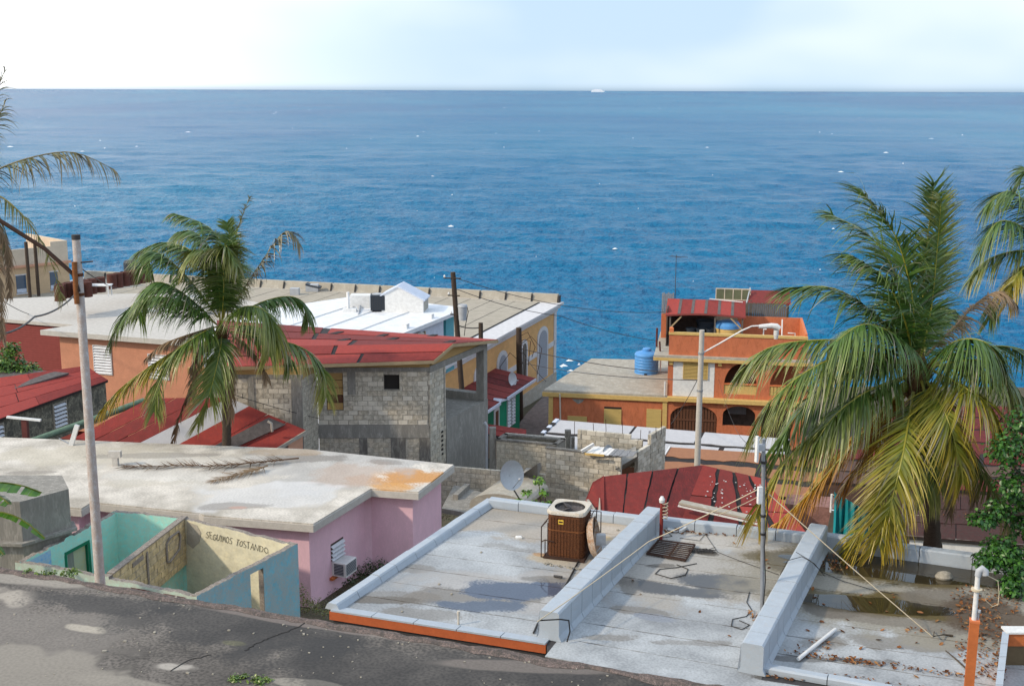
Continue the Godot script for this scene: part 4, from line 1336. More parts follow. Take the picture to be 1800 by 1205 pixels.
	for q in [[3.75, 4.35], [4.75, 5.4]]:
		var wb := MB.new()
		wb.box(q[0], q[1], 13.2, Y - 0.11, 0.002, 0.01)
		wb.v = ff * wb.v
		for i in wb.n.size(): wb.n[i] = ff.basis * wb.n[i]
		part(wb, "paint_patch", M.wine_paint, t, true)
	# pale blue and grey plaster by the room corner
	var bf := frame(bm, br, 0)
	var gl := MB.new()
	var inner := Transform3D(bf.basis, bf.origin + bf.basis.z * 0.168)
	gl.face(PackedVector2Array([Vector2(0.12, Y - 0.75), Vector2(0.35, Y - 0.85), Vector2(0.62, Y - 0.6), Vector2(0.7, Y - 0.3), Vector2(0.55, Y - 0.1), Vector2(0.15, Y - 0.06)]), 0.0, 0.006)
	gl.v = inner * gl.v
	for i in gl.n.size(): gl.n[i] = inner.basis * gl.n[i]
	part(gl, "plaster_patch", M.concrete_light, t, true)
	# graffiti
	var ink := MB.new()
	var x := 0.9
	var word := "SEGUIMOS TOSTANDO."
	for ch in word:
		if ch == " ":
			x += 0.12
			continue
		var hgt := 0.19 * rng.randf_range(0.9, 1.1)
		var wd := 0.105 * rng.randf_range(0.9, 1.15) * (0.5 if ch == "I" or ch == "." else 1.0) * (1.3 if x > 2.55 else 1.0)
		var yb0 := Y - 0.40 + rng.randf_range(-0.012, 0.012) - 0.01 * x
		var lean := rng.randf_range(-0.02, 0.07)
		for st in GLYPHS[ch]:
			var line := []
			for q in st:
				line.append(inner * Vector3(x + q[0] * wd + (q[1] - 0.5) * lean + rng.randf_range(-0.006, 0.006), yb0 + q[1] * hgt, 0.006))
			ink.tube(line, 0.0072, 4)
		x += wd + 0.028
	part(ink, "graffiti", M.ink, t, true)
	# ---- pink house
	var R := 13.4
	var pk := [Vector2(-14.248, -35.689), Vector2(-13.212, -35.438), Vector2(-13.095, -36.018), Vector2(-12.672, -35.915), Vector2(-9.488, -35.065), Vector2(-9.3, -34.865), Vector2(-5.885, -34.159), Vector2(-4.539, -37.431), Vector2(-2.99, -37.107), Vector2(-2, -40.016), Vector2(-7.317, -41.78), Vector2(-18.888, -43.172), Vector2(-22.987, -42.973), Vector2(-19.053, -36.608)]
	var poly := PackedVector2Array(pk)
	var org := Vector2(-20.0, -34.0)
	var pax := Vector2(0.99, 0.14)
	var rust := Color(0.52, 0.24, 0.055)
	var soot := Color(0.22, 0.20, 0.18)
	var plan := painted("pink_house_roof", Vector2i(1100, 640), org - Vector2(0.5, -2.5), pax.normalized(), 20.5, 13.0, [Color(0.39, 0.355, 0.30), Color(0.59, 0.55, 0.49)], [
		[Vector2(-4.959, -39.096), 1.6, 1.3, 0.1, rust, 0.55, 1.0, 0.8], [Vector2(-3.39, -38.622), 1.9, 1.1, 0.1, rust, 0.9, 0.8, 0.8], [Vector2(-3.859, -37.611), 0.8, 0.5, 0.1, Color(0.58, 0.30, 0.09), 0.8, 0.8, 0.8], [Vector2(-5.855, -40.038), 3.2, 2.4, 0.1, Color(0.42, 0.42, 0.42), 0.6, 0.7, 0.8], [Vector2(-7.136, -40.684), 1.4, 0.5, 0.1, soot, 0.7, 0.9, 0.8], [Vector2(-4.312, -40.251), 0.7, 0.35, 0.0, soot, 0.6, 0.9, 0.8], [Vector2(-7.852, -41.355), 1.3, 0.4, 0.1, Color(0.4, 0.3, 0.2), 0.6, 0.9, 0.8],
		[Vector2(-10.873, -39.032), 3.0, 1.8, 0.1, Color(0.68, 0.66, 0.62), 0.5, 0.9, 0.8], [Vector2(-7.742, -36.723), 2.2, 1.2, 0.1, Color(0.66, 0.66, 0.66), 0.6, 0.9, 0.8], [Vector2(-8.405, -35.642), 0.9, 0.3, 0.1, soot, 0.6, 0.9, 0.8], [Vector2(-8.382, -35.538), 0.3, 0.14, 0.1, Color(0.5, 0.3, 0.24), 0.6, 0.8, 0.8], [Vector2(-15.961, -40.922), 3.0, 1.0, 0.2, Color(0.55, 0.50, 0.40), 0.5, 1.0, 0.8], [Vector2(-12.223, -37.814), 2.0, 0.5, 0.2, Color(0.50, 0.46, 0.38), 0.5, 1.0, 0.8], [Vector2(-16.009, -38.977), 1.0, 0.14, 0.2, soot, 0.5, 1.0, 0.8], [Vector2(-11.98, -40.966), 2.2, 0.25, 0.2, soot, 0.5, 1.0, 0.8]], [0.85], 71)
	var h := thing("pink_house", "pink flat-roofed house with a cream roof slab stained rust at its right end", "house", at(v3(pk[6], 10.6)))
	var rb := MB.new()
	rb.plan = plan
	rb.prism(poly, R - 0.05, R)
	part(rb, "roof", M.pink_house_roof, h, true)
	var sb := MB.new()
	var rim := Geometry2D.offset_polygon(poly, 0.03)[0]
	sb.prism(rim, R - 0.27, R - 0.051)
	part(sb, "roof_slab", M.cream_slab, h, true)
	var walls := Geometry2D.offset_polygon(poly, -0.33)[0]
	var wb := MB.new()
	wb.prism(walls, 10.0, R - 0.27)
	part(wb, "wall", M.pink, h, true)
	# window on the right-hand wall over the air conditioner
	var wf := frame(walls_pt(walls, pk[6]), walls_pt(walls, pk[7]), 0)
	var hw := Node3D.new()
	var base := thing("window_air_conditioner", "white air conditioner sticking out of the pink wall under a louvred window", "air conditioner", Transform3D(wf.basis, wf * Vector3(1.25, 11.12, 0.0)))
	var ab := MB.new()
	ab.cbox(0.0, 0.68, 0.0, 0.46, -0.1, 0.5, 0.02)
	part(ab, "casing", M.plastic_white, base)
	var gbx := MB.new()
	gbx.box(0.04, 0.64, 0.05, 0.41, 0.485, 0.505); gbx.box(-0.004, 0.01, 0.05, 0.41, 0.08, 0.42); gbx.box(0.67, 0.684, 0.05, 0.41, 0.08, 0.42)
	part(gbx, "grille", M.dish if false else M.black_unit, base)
	for k in 7:
		var lb := MB.new()
		lb.box(0.04, 0.64, 0.07 + 0.05 * k, 0.085 + 0.05 * k, 0.5, 0.512); lb.box(-0.01, 0.0, 0.07 + 0.05 * k, 0.085 + 0.05 * k, 0.08, 0.42)
		part(lb, "grille_bar", M.plastic_grey, base)
	var wn := Node3D.new()
	wn.name = "window"
	h.add_child(wn)
	wn.transform = world_of(h).affine_inverse() * Transform3D(wf.basis, wf.origin)
	var wmb := MB.new()
	wmb.box(1.22, 1.98, 11.6, 12.16, -0.02, 0.006)
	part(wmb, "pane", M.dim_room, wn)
	for k in 4:
		var s := MB.new()
		s.obox(Transform3D(Basis(Vector3.RIGHT, -0.9), Vector3(1.6, 11.66 + 0.135 * k, 0.03)), Vector3(0.76, 0.15, 0.012))
		part(s, "slat", M.louvre, wn)
	var sill := MB.new()
	sill.box(1.1, 2.1, 11.02, 11.1, 0.0, 0.12)
	part(sill, "sill", M.terracotta, wn)

func walls_pt(poly: PackedVector2Array, p: Vector2) -> Vector2:
	var best := poly[0]
	for q in poly:
		if q.distance_to(p) < best.distance_to(p): best = q
	return best

func red_roof(t: Node3D, a: Vector3, b: Vector3, c: Vector3, d: Vector3, n: int, gap: float, mats: Array, cuts := 0, jit := 0.03) -> void:   # a-b is the near edge
	var mb := MB.new()
	var dn := Vector3(0, -0.012, 0)
	var bi := func(i: int, j: int) -> Vector3: return a.lerp(b, i / 8.0).lerp(d.lerp(c, i / 8.0), j / 4.0) + dn
	for i in 8:
		for j in 4:
			slab4(mb, bi.call(i, j), bi.call(i + 1, j), bi.call(i + 1, j + 1), bi.call(i, j + 1), 0.09)
	part(mb, "roof_deck", M.tar, t, true)
	sheets(t, "roof_sheet", a, b, c, d, n, gap, mats, {thick = 0.014, jit = jit, seg = 22, cuts = cuts})

func left_houses() -> void:
	# ---- grey outbuilding wall at the left edge
	var t := thing("grey_outbuilding", "windowless dark grey plastered outbuilding at the left edge above the ruin", "outbuilding", at(Vector3(-15.853, 12, -37.338)))
	var wb := MB.new()
	wb.prism(PackedVector2Array([Vector2(-16.5, -31.2), Vector2(-13.2, -31.0), Vector2(-12.28, -32.1), Vector2(-12.9, -33.3), Vector2(-16.5, -33.3)]), 10.0, 15.15)
	part(wb, "wall", M.concrete, t, true)
	var lb := MB.new()
	lb.prism(PackedVector2Array([Vector2(-16.5, -31.0), Vector2(-13.15, -30.8), Vector2(-12.1, -32.05), Vector2(-12.4, -32.6), Vector2(-16.5, -32.5)]), 13.95, 14.03)
	part(lb, "ledge", M.concrete, t, true)
	# ---- long low house with red roof and grubby wall
	var h := thing("red_roofed_house", "low red felt roofed house with a mildewed grey wall and louvred windows", "house", at(Vector3(-20.562, 11.5, -50.396)))
	var e0 := Vector3(-22.545, 12.15, -48.357)
	var e1 := Vector3(-19.957, 12.15, -54.631)
	var e2 := Vector3(-19.629, 12.15, -57.343)
	var r2 := Vector3(-20.823, 12.75, -57.798)
	var r0 := Vector3(-25.121, 12.75, -54.321)
	red_roof(h, e0, e2, r2, r0, 4, 0.07, [M.red_felt, M.red_felt_b], 1)
	var w2 := MB.new()
	var q0 := Vector2(e0.x, e0.z); var q2 := Vector2(e2.x, e2.z); var s2 := Vector2(r2.x, r2.z); var s0 := Vector2(r0.x, r0.z)
	var nrm := Vector2(-(q2 - q0).y, (q2 - q0).x).normalized()
	if nrm.x < 0: nrm = -nrm
	w2.prism(PackedVector2Array([q0 - nrm * 0.15, q2 - nrm * 0.15, s2, s0]), 10.2, 12.03)
	part(w2, "wall", M.grubby, h, true)
	var hf := frame(q0 - nrm * 0.15, q2 - nrm * 0.15, 0)
	var wn := Node3D.new()
	wn.name = "facade"
	h.add_child(wn)
	wn.transform = world_of(h).affine_inverse() * hf
	var L := (q2 - q0).length()
	for q in [[L - 3.9, L - 3.05], [L - 8.1, L - 7.2]]:
		louvre(wn, q[0], q[1], 10.75, 11.85, 0.02, 6, "louvre", "concrete_light", 0.8)
	var back := MB.new()
	slab4(back, Vector3(-26.478, 12.9, -57.428), Vector3(-21.21, 12.7, -56.544), Vector3(-23.194, 12.5, -53.41), Vector3(-24.846, 12.6, -51.96), 0.08)
	part(back, "roof_patch", M.grey_felt, h, true)
	# ---- red roof with a pale strip behind the pink house
	var g := thing("red_roofed_house", "low house whose red felt roof has a pale strip, behind the left palm", "house", at(Vector3(-13.283, 11.5, -48.763)))
	var k1 := Vector3(-14.746, 12.644, -43.4)
	var k2 := Vector3(-13.377, 12.517, -43.4)
	var k3 := Vector3(-10.962, 14.3, -45.6)
	var k4 := Vector3(-10.183, 13.988, -45.5)
	red_strip(g, Vector3(-17.025, 12.885, -43.6), k1, k3, Vector3(-14.171, 14.164, -46), [M.red_felt, M.red_felt_c], 3)
	red_strip(g, k1, k2, k4, k3, [M.white_felt], 1)
	red_strip(g, k2, Vector3(-9.935, 12.207, -43.3), Vector3(-7.976, 13.094, -45.3), k4, [M.red_felt_b, M.red_felt], 3)
	red_strip(g, Vector3(-11.307, 12.838, -43.75), Vector3(-10.774, 12.671, -43.72), Vector3(-8.71, 13.361, -45.15), Vector3(-9.367, 13.617, -45.2), [M.grey_felt], 1)
	var gb := MB.new()
	gb.prism(PackedVector2Array([Vector2(-16, -43.9), Vector2(-9.6, -43.7), Vector2(-7.9, -45.5), Vector2(-10, -45.7), Vector2(-14, -46.2)]), 9.5, 11.3)
	part(gb, "wall", M.peach, g, true)
	var fb := MB.new()
	fb.obox(seg_box(Vector3(-9.927, 12.156, -43.25), Vector3(-7.948, 13.04, -45.25)), Vector3((Vector3(-9.927, 12.156, -43.25) - Vector3(-7.948, 13.04, -45.25)).length(), 0.14, 0.06))
	part(fb, "fascia", M.concrete_light, g, true)
	var ew := MB.new()
	ew.hexa([Vector3(-8.581, 12.298, -44.6), Vector3(-8.093, 12.345, -45.2), Vector3(-8.151, 12.285, -45.4), Vector3(-8.663, 12.236, -44.8), Vector3(-8.514, 12.72, -44.55), Vector3(-8.067, 12.908, -45.15), Vector3(-8.125, 12.85, -45.35), Vector3(-8.574, 12.66, -44.75)])
	part(ew, "end_wall", M.peach, g, true)
	var pb := MB.new()
	pb.tube([Vector3(-9.133, 13.244, -44.6), Vector3(-9.123, 13.586, -44.5), Vector3(-9.27, 13.675, -44.5)], 0.05, 6)
	part(pb, "vent_pipe", M.chipped_white, g, true)
	# green gutter between the two red roofs
	var gt := MB.new()
	gt.tube([Vector3(-18.154, 12.991, -43.9), Vector3(-16.586, 13.398, -45), Vector3(-14.47, 13.994, -46.3)], 0.13, 8)
	solo(gt, "roof_gutter", mat("gutter_green", Color(0.16, 0.26, 0.19), 0.7, {tex = "blotch", scale = 1.0}), "faded green gutter running between the two red roofs", "gutter")
	# ---- salmon house
	var sf := frame(Vector2(-26.381, -66.521), Vector2(-14.061, -62.459), 0.0)
	var s := thing("salmon_house", "salmon house with a pale concrete roof slab and white louvre windows", "house", Transform3D(sf.basis, sf * Vector3(0, 8.5, 0)))
	var sl := MB.new()
	sl.prism(PackedVector2Array([Vector2(0, 0), Vector2(18.5, 0), Vector2(20.5, -6.5), Vector2(2.4, -5.6)]), 4.02, 4.3)
	part(sl, "roof", M.cream_slab, s)
	var sw := MB.new()
	sw.prism(PackedVector2Array([Vector2(0.9, -0.45), Vector2(18.2, -0.45), Vector2(20, -6.0), Vector2(2.6, -5.4)]), -1.5, 4.02)
	part(sw, "wall", M.salmon, s)
	louvre(s, 3.15, 4.25, 2.0, 3.55, -0.43, 10, "louvre", "white_trim", 0.7)
	louvre(s, 6.7, 7.9, 2.0, 3.3, -0.43, 8, "louvre", "white_trim", 0.7)
	louvre(s, 11.0, 12.1, 2.0, 3.4, -0.43, 8, "louvre", "white_trim", 0.7)
	# ---- dark red clapboard house behind it
	var rf := frame(Vector2(-32.981, -71.357), Vector2(-25.864, -68.788), 0.0)
	var r := thing("clapboard_house", "dark red clapboard house end under a cream roof at the left edge", "house", Transform3D(rf.basis, rf * Vector3(0, 7.25, 0)))
	var rl := MB.new()
	rl.prism(PackedVector2Array([Vector2(0, -0.05), Vector2(7.8, -0.05), Vector2(8.5, -7), Vector2(0, -7)]), -1.5, 5.3)
	part(rl, "wall", M.brick_red, r)
	for k in 36:
		var bb := MB.new()
		bb.hexa([Vector3(0, 0, 0.03), Vector3(7.8, 0, 0.03), Vector3(7.8, 0, -0.05), Vector3(0, 0, -0.05), Vector3(0, 0.142, 0.004), Vector3(7.8, 0.142, 0.004), Vector3(7.8, 0.142, -0.05), Vector3(0, 0.142, -0.05)])
		var o := part(bb, "plank", M.brick_red, r)
		o.position.y = 0.1 + 0.142 * k
	var rr := MB.new()
	rr.prism(PackedVector2Array([Vector2(-3, 0.15), Vector2(9.3, 0.15), Vector2(15.5, -9.5), Vector2(9.0, -12.5), Vector2(3.5, -9.5), Vector2(-3, -4.5)]), 5.31, 5.5)
	part(rr, "roof", M.cream_slab, r)
	# ---- cream building far left with rooftop terrace
	var cf := frame(Vector2(-40.985, -91.43), Vector2(-36.171, -96.434), 0.0)
	var cr := thing("cream_building", "cream two storey building with an orange band and parapet at the far left", "building", Transform3D(cf.basis, cf * Vector3(0, 4.0, 0)))
	var cw := MB.new()
	var X := 7.6
	cw.box(0, X, -1, 8.3, -7, 0)
	part(cw, "wall", M.cream, cr)
	var cp := MB.new()
	cp.box(0, X, 8.48, 9.75, -0.2, -0.02); cp.box(X - 0.2, X, 8.48, 10.1, -7, -0.2); cp.box(X - 1.4, X, 9.75, 10.1, -0.2, -0.02)
	part(cp, "parapet", M.cream_light, cr)
	var cb := MB.new()
	cb.box(-0.05, X + 0.15, 8.3, 8.48, -7.1, 0.15)
	part(cb, "cornice", M.peach, cr)
	var sh := MB.new()
	sh.box(0.2, 3.6, 8.48, 10.9, -6.0, -2.6)
	part(sh, "roof_room", M.plywood, cr)
	for q in [[3.2, 4.0], [5.95, 6.6]]:
		var wbx := MB.new()
		wbx.box(q[0], q[1], 6.3, 7.7, -0.04, 0.012)
		var win := part(wbx, "window", M.glass, cr)
		for k in 2:
			var sm := MB.new()
			sm.box(q[0] - 0.05, q[1] + 0.05, [6.2, 7.7][k], [6.3, 7.78][k], 0.0, 0.06)
			part(sm, "frame", M.white_trim, win)
		for k in 4:
			var pm := MB.new()
			pm.box(q[0] + 0.02, q[1] - 0.02, 6.34 + 0.34 * k, 6.64 + 0.34 * k, 0.015, 0.03)
			part(pm, "pane", M.bluewhite if k == 0 else M.glass, win)
	# two posts before it, floodlight
	for k in 2:
		var p: Vector3 = [Vector3(-37.328, 8.5, -92.678), Vector3(-37.13, 8.5, -93.895)][k]
		var pb2 := MB.new()
		pb2.tube([p + Vector3(0, -4, 0), p + Vector3(0.0, [8.0, 8.0][k] * 0.75, 0)], 0.14, 8)
		solo(pb2, "timber_pole", M.timber_pole, ["dark timber pole before the cream building, left of its pair", "dark timber pole before the cream building, right of its pair"][k], "pole")
	var fl := thing("flood_light", "small white floodlight on an arm before the cream building's pole", "light", at(Vector3(-38.405, 10.5, -95.501)))
	var fm := MB.new()
	fm.obox(Transform3D(Basis(Vector3.UP, 0.3) * Basis(Vector3.BACK, 0.35), Vector3.ZERO), Vector3(0.62, 0.2, 0.3))
	part(fm, "lamp_head", M.plastic_white, fl)
	var fa := MB.new()
	fa.tube([Vector3(0.1, -0.05, 0), Vector3(0.5, -0.7, 0), Vector3(0.9, -1.8, 0)], 0.03, 5)
	part(fa, "arm", M.galvanised, fl)
	# ---- barrels on the roof
	var barrel: Node3D
	var ords := ["first", "second", "third", "fourth", "fifth", "sixth", "seventh", "eighth", "ninth", "tenth", "eleventh", "twelfth", "thirteenth"]
	var spots := [[105,524], [118,522], [131,521], [146,519], [160,517], [175,514], [188,505], [200,503], [212,500], [222,498], [232,497], [243,495], [253,493], [150,530], [165,527], [112,531]]
	for k in spots.size():
		var p := rooftop(spots[k][0], spots[k][1], 13.85)
		if k == 0:
			barrel = thing("oil_drum", "rusty oil drum", "drum", at(p), "rusty drums lined up on the far roof")
			var bb := MB.new()
			bb.lathe([Vector2(0.001, 0), Vector2(0.30, 0), Vector2(0.30, 0.28), Vector2(0.315, 0.3), Vector2(0.30, 0.32), Vector2(0.30, 0.58), Vector2(0.315, 0.6), Vector2(0.30, 0.62), Vector2(0.30, 0.9), Vector2(0.27, 0.9), Vector2(0.26, 0.87), Vector2(0.001, 0.87)], Vector3.ZERO, 14)
			part(bb, "body", M.barrel, barrel)
			barrel.set_meta("label", "rusty oil drum, leftmost in the row on the far roof")
		else:
			var c2 := barrel.duplicate()
			c2.name = numbered("oil_drum")
			add_child(c2)
			c2.transform = at(p, k * 1.3)
			c2.set_meta("label", "rusty oil drum, %s from the left in the row on the far roof" % ords[k] if k < 13 else ["rusty oil drum lying before the row, left of the white table's legs", "rusty oil drum under the plank table's near side", "rusty oil drum in front of the row's left end"][k - 13])
	var ptab := thing("rooftop_table", "white plank table standing among the rusty drums", "table", at(rooftop(185, 527, 13.85)))
	var tt := MB.new()
	tt.box(-0.9, 0.9, 0.62, 0.68, -0.35, 0.35)
	part(tt, "table_top", M.white_paint, ptab)
	for q in [[-0.8, -0.3], [0.8, -0.3], [-0.8, 0.3], [0.8, 0.3]]:
		var lg := MB.new()
		lg.box(q[0] - 0.03, q[0] + 0.03, 0, 0.62, q[1] - 0.03, q[1] + 0.03)
		part(lg, "leg", M.white_paint, ptab)
	var bt := MB.new()
	bt.lathe([Vector2(0.001, 0), Vector2(0.45, 0), Vector2(0.45, 0.8), Vector2(0.36, 0.95), Vector2(0.001, 0.98)], rooftop(211, 499, 13.85) + Vector3(0, 0.5, -1.2), 14)
	solo(bt, "black_tank", M.black_unit, "small black tank rising behind the rusty drums", "tank")

func rooftop(px: float, py: float, y: float) -> Vector3:      # spots on the cream roof, measured along its far edge
	var a := Vector3(-26.729, 13.85, -70.312)
	var b := Vector3(-23.484, 13.85, -76.829)
	var u := (px - 100.0) / 155.0
	return a.lerp(b, u) + Vector3(0, y - 13.85, (py - lerpf(527.0, 497.0, u)) * 0.12)

func seg_box(a: Vector3, b: Vector3) -> Transform3D:
	var x := (b - a).normalized()
	var z := x.cross(Vector3.UP).normalized()
	return Transform3D(Basis(x, z.cross(x), z), (a + b) / 2)

func red_strip(t: Node3D, a: Vector3, b: Vector3, c: Vector3, d: Vector3, mats: Array, n: int) -> void:
	# strips that run from the near edge a-b to the far edge d-c
	sheets(t, "roof_sheet", a, d, c, b, n, 0.045, mats, {thick = 0.014, jit = 0.02, seg = 16})

func block_house() -> void:
	var A := Vector2(-7.8, -47.3)
	var C := Vector2(-3.3, -47.4)
	var D := Vector2(-1.07, -52.3)
	var t := thing("block_house", "unfinished grey concrete block house under a red felt roof", "house", at(Vector3(-6, 9.8, -47.4)))
	var ff := frame(A, C, 0)
	var rf := frame(C, D, 0)
	var bx := Vector2(0.414, -0.91)
	# front wall, upper storey
	var fw := Node3D.new()
	fw.name = "front_wall"
	t.add_child(fw)
	block_wall(fw, ff, 0.0, 4.43, 12.75, 14.95, 0.18, [[2.66, 3.28, 14.2, 14.82], [0.35, 1.02, 13.35, 14.9]], ["block_a", "block_b", "block_c", "block_d"])
	local_box(fw, "column", ff, 1.2, 1.52, 14.0, 14.95, -0.12, 0.02, M.concrete)
	local_box(fw, "beam", ff, -0.3, 4.52, 14.95, 15.13, -0.2, 0.03, M.concrete)
	local_box(fw, "floor_beam", ff, -0.2, 4.46, 12.2, 12.75, -0.2, 0.03, M.concrete)
	local_box(fw, "window_opening", ff, 2.62, 3.32, 14.15, 14.86, -0.35, -0.17, M.dark)
	var wf := local_box(fw, "boarded_window", ff, 0.33, 1.04, 13.33, 14.92, -0.3, -0.14, M.dim_room)
	for k in 5:
		local_box(wf, "plank", ff, 0.36 + 0.004 * k, 1.0, 13.36 + 0.31 * k, 13.64 + 0.31 * k, -0.13, -0.09, M.plywood if k != 1 else M.brown_wood)
	# lower storey
	var lw := Node3D.new()
	lw.name = "lower_wall"
	t.add_child(lw)
	block_wall(lw, ff, 0.0, 4.43, 11.0, 12.2, 0.18, [], ["block_b", "block_d"])
	for q in [[1.62, 1.95], [2.9, 3.5], [4.05, 4.5]]:
		local_box(lw, "column", ff, q[0], q[1], 10.9, 12.19, -0.16, 0.025, M.concrete_dark)
	# right wall
	var rw := Node3D.new()
	rw.name = "side_wall"
	t.add_child(rw)
	block_wall(rw, rf, 0.0, 1.38, 12.2, 15.0, 0.18)
	local_box(rw, "beam", rf, 0.0, 5.3, 14.9, 15.16, -0.2, 0.02, M.concrete)
	local_box(rw, "column", rf, 4.92, 5.28, 12.6, 14.9, -0.34, 0.03, M.concrete)
	local_box(rw, "plaster", rf, 1.38, 5.36, 9.5, 12.58, -0.2, 0.02, M.concrete)
	block_wall(rw, rf, 0.0, 1.36, 10.8, 12.2, 0.18, [], ["block_b", "block_d"])
	local_box(rw, "porch_floor", rf, 0.2, 5.3, 12.35, 12.56, -3.2, -0.2, M.concrete)
	local_box(rw, "porch_parapet", rf, 4.9, 5.3, 12.56, 12.9, -3.2, -0.2, M.concrete)
	for k in 6:
		local_box(rw, "vent_slot", rf, 0.95, 1.1, 11.2 + 0.19 * k, 11.29 + 0.19 * k, -0.05, 0.016, M.dark)
	# inner wall of the porch
	var iw := Node3D.new()
	iw.name = "inner_wall"
	t.add_child(iw)
	var e := C + bx * 1.4
	local_box(iw, "wall", frame(e - Vector2(5.2, -0.1), e - Vector2(0.02, 0), 0), 0.0, 5.15, 12.4, 15.0, 0.02, 0.18, M.concrete)
	# left wing
	var wl := Node3D.new()
	wl.name = "wing_wall"
	t.add_child(wl)
	var W0 := Vector2(-11.9, -45.9)
	var W1 := Vector2(-8.2, -45.9)
	var wfr := frame(W0, W1, 0)
	block_wall(wl, wfr, 0.0, 3.4, 12.4, 15.0, 0.18, [], ["block_c", "block_a", "block_b"])
	for q in [[1.62, 1.86], [3.3, 3.72]]:
		local_box(wl, "column", wfr, q[0], q[1], 11.0, 15.1, -0.2, 0.03, M.concrete)
	local_box(wl, "wall_base", wfr, -1.0, 3.7, 10.5, 12.4, -0.2, 0.0, M.concrete_dark)
	block_wall(wl, frame(W1, A, 0), 0.05, 1.42, 11.4, 15.0, 0.18, [], ["block_a", "block_b"])
	local_box(wl, "beam", wfr, -0.6, 3.75, 15.0, 15.16, -0.2, 0.02, M.concrete)
	# plywood soffit and gable, fascia
	var sb := MB.new()
	var k0 := rf * Vector3(0.15, 0, 0)
	local_box(t, "soffit_board", ff, -0.3, 4.5, 15.13, 15.44, -0.15, 0.0, M.plywood)
	local_box(t, "soffit_board", frame(Vector2(-8.2, -45.9), A, 0), 0.0, 1.45, 14.95, 15.45, -0.15, 0.0, M.plywood)
	local_box(t, "soffit_board", frame(Vector2(-12.6, -45.9), Vector2(-8.2, -45.9), 0), 0, 4.4, 15.16, 15.42, -0.15, 0.0, M.plywood)
	var gable := MB.new()
	gable.face(PackedVector2Array([Vector2(0.1, 15.161), Vector2(5.6, 15.161), Vector2(2.0, 15.6)]), -0.12, -0.02)
	gable.v = rf * gable.v
	for i in gable.n.size(): gable.n[i] = rf.basis * gable.n[i]
	part(gable, "gable_board", M.plywood, t, true)
	# the roof: a short front slope and a long back slope
	var e1 := Vector3(-3.117, 15.481, -47.1)
	var r1 := Vector3(-2.413, 15.861, -48.5)
	var b1 := Vector3(-0.629, 15.19, -52.6)
	var e0 := Vector3(-11.171, 15.519, -45.6)
	var b0 := Vector3(-13.884, 15.374, -56)
	var r0 := e0.lerp(b0, 0.27) + Vector3(0, 0.22, 0)
	red_roof(t, e0, e1, r1, r0, 2, 0.16, [M.red_felt, M.red_felt_b], 1, 0.02)
	red_roof(t, r0, r1, b1, b0, 3, 0.3, [M.red_felt, M.red_felt_b, M.red_felt_c], 1, 0.02)
	for q in [[e0, e1], [e1, r1], [r1, b1]]:
		var fb := MB.new()
		fb.obox(seg_box(q[0], q[1]).translated(Vector3(0, -0.07, 0)), Vector3((q[1] - q[0]).length() + 0.02, 0.13, 0.05))
		part(fb, "fascia", M.wood_light, t, true)
	for q in [[0.45, 0.72], [0.62, 0.7], [0.68, 0.45], [0.93, 0.25], [0.5, 0.3], [0.78, 0.9]]:
		var pb := MB.new()
		var s: Vector3 = r0.lerp(r1, q[0]).lerp(b0.lerp(b1, q[0]), q[1]) + Vector3(0, 0.035, 0)
		pb.hexa([s + Vector3(-0.3, -0.03, 0.25), s + Vector3(0.12, -0.03, 0.25), s + Vector3(0.35, -0.03, -0.3), s + Vector3(0.1, -0.03, -0.3), s + Vector3(-0.3, 0, 0.25), s + Vector3(0.12, 0, 0.25), s + Vector3(0.35, 0, -0.3), s + Vector3(0.1, 0, -0.3)])
		part(pb, "tar_patch", M.tar, t, true)

func local_box(parent: Node, called: String, fr: Transform3D, x0: float, x1: float, y0: float, y1: float, z0: float, z1: float, m: Material) -> MeshInstance3D:
	var mb := MB.new()
	mb.box(x0, x1, y0, y1, z0, z1)
	mb.v = fr * mb.v
	for i in mb.n.size(): mb.n[i] = fr.basis * mb.n[i]
	return part(mb, called, m, parent, true)

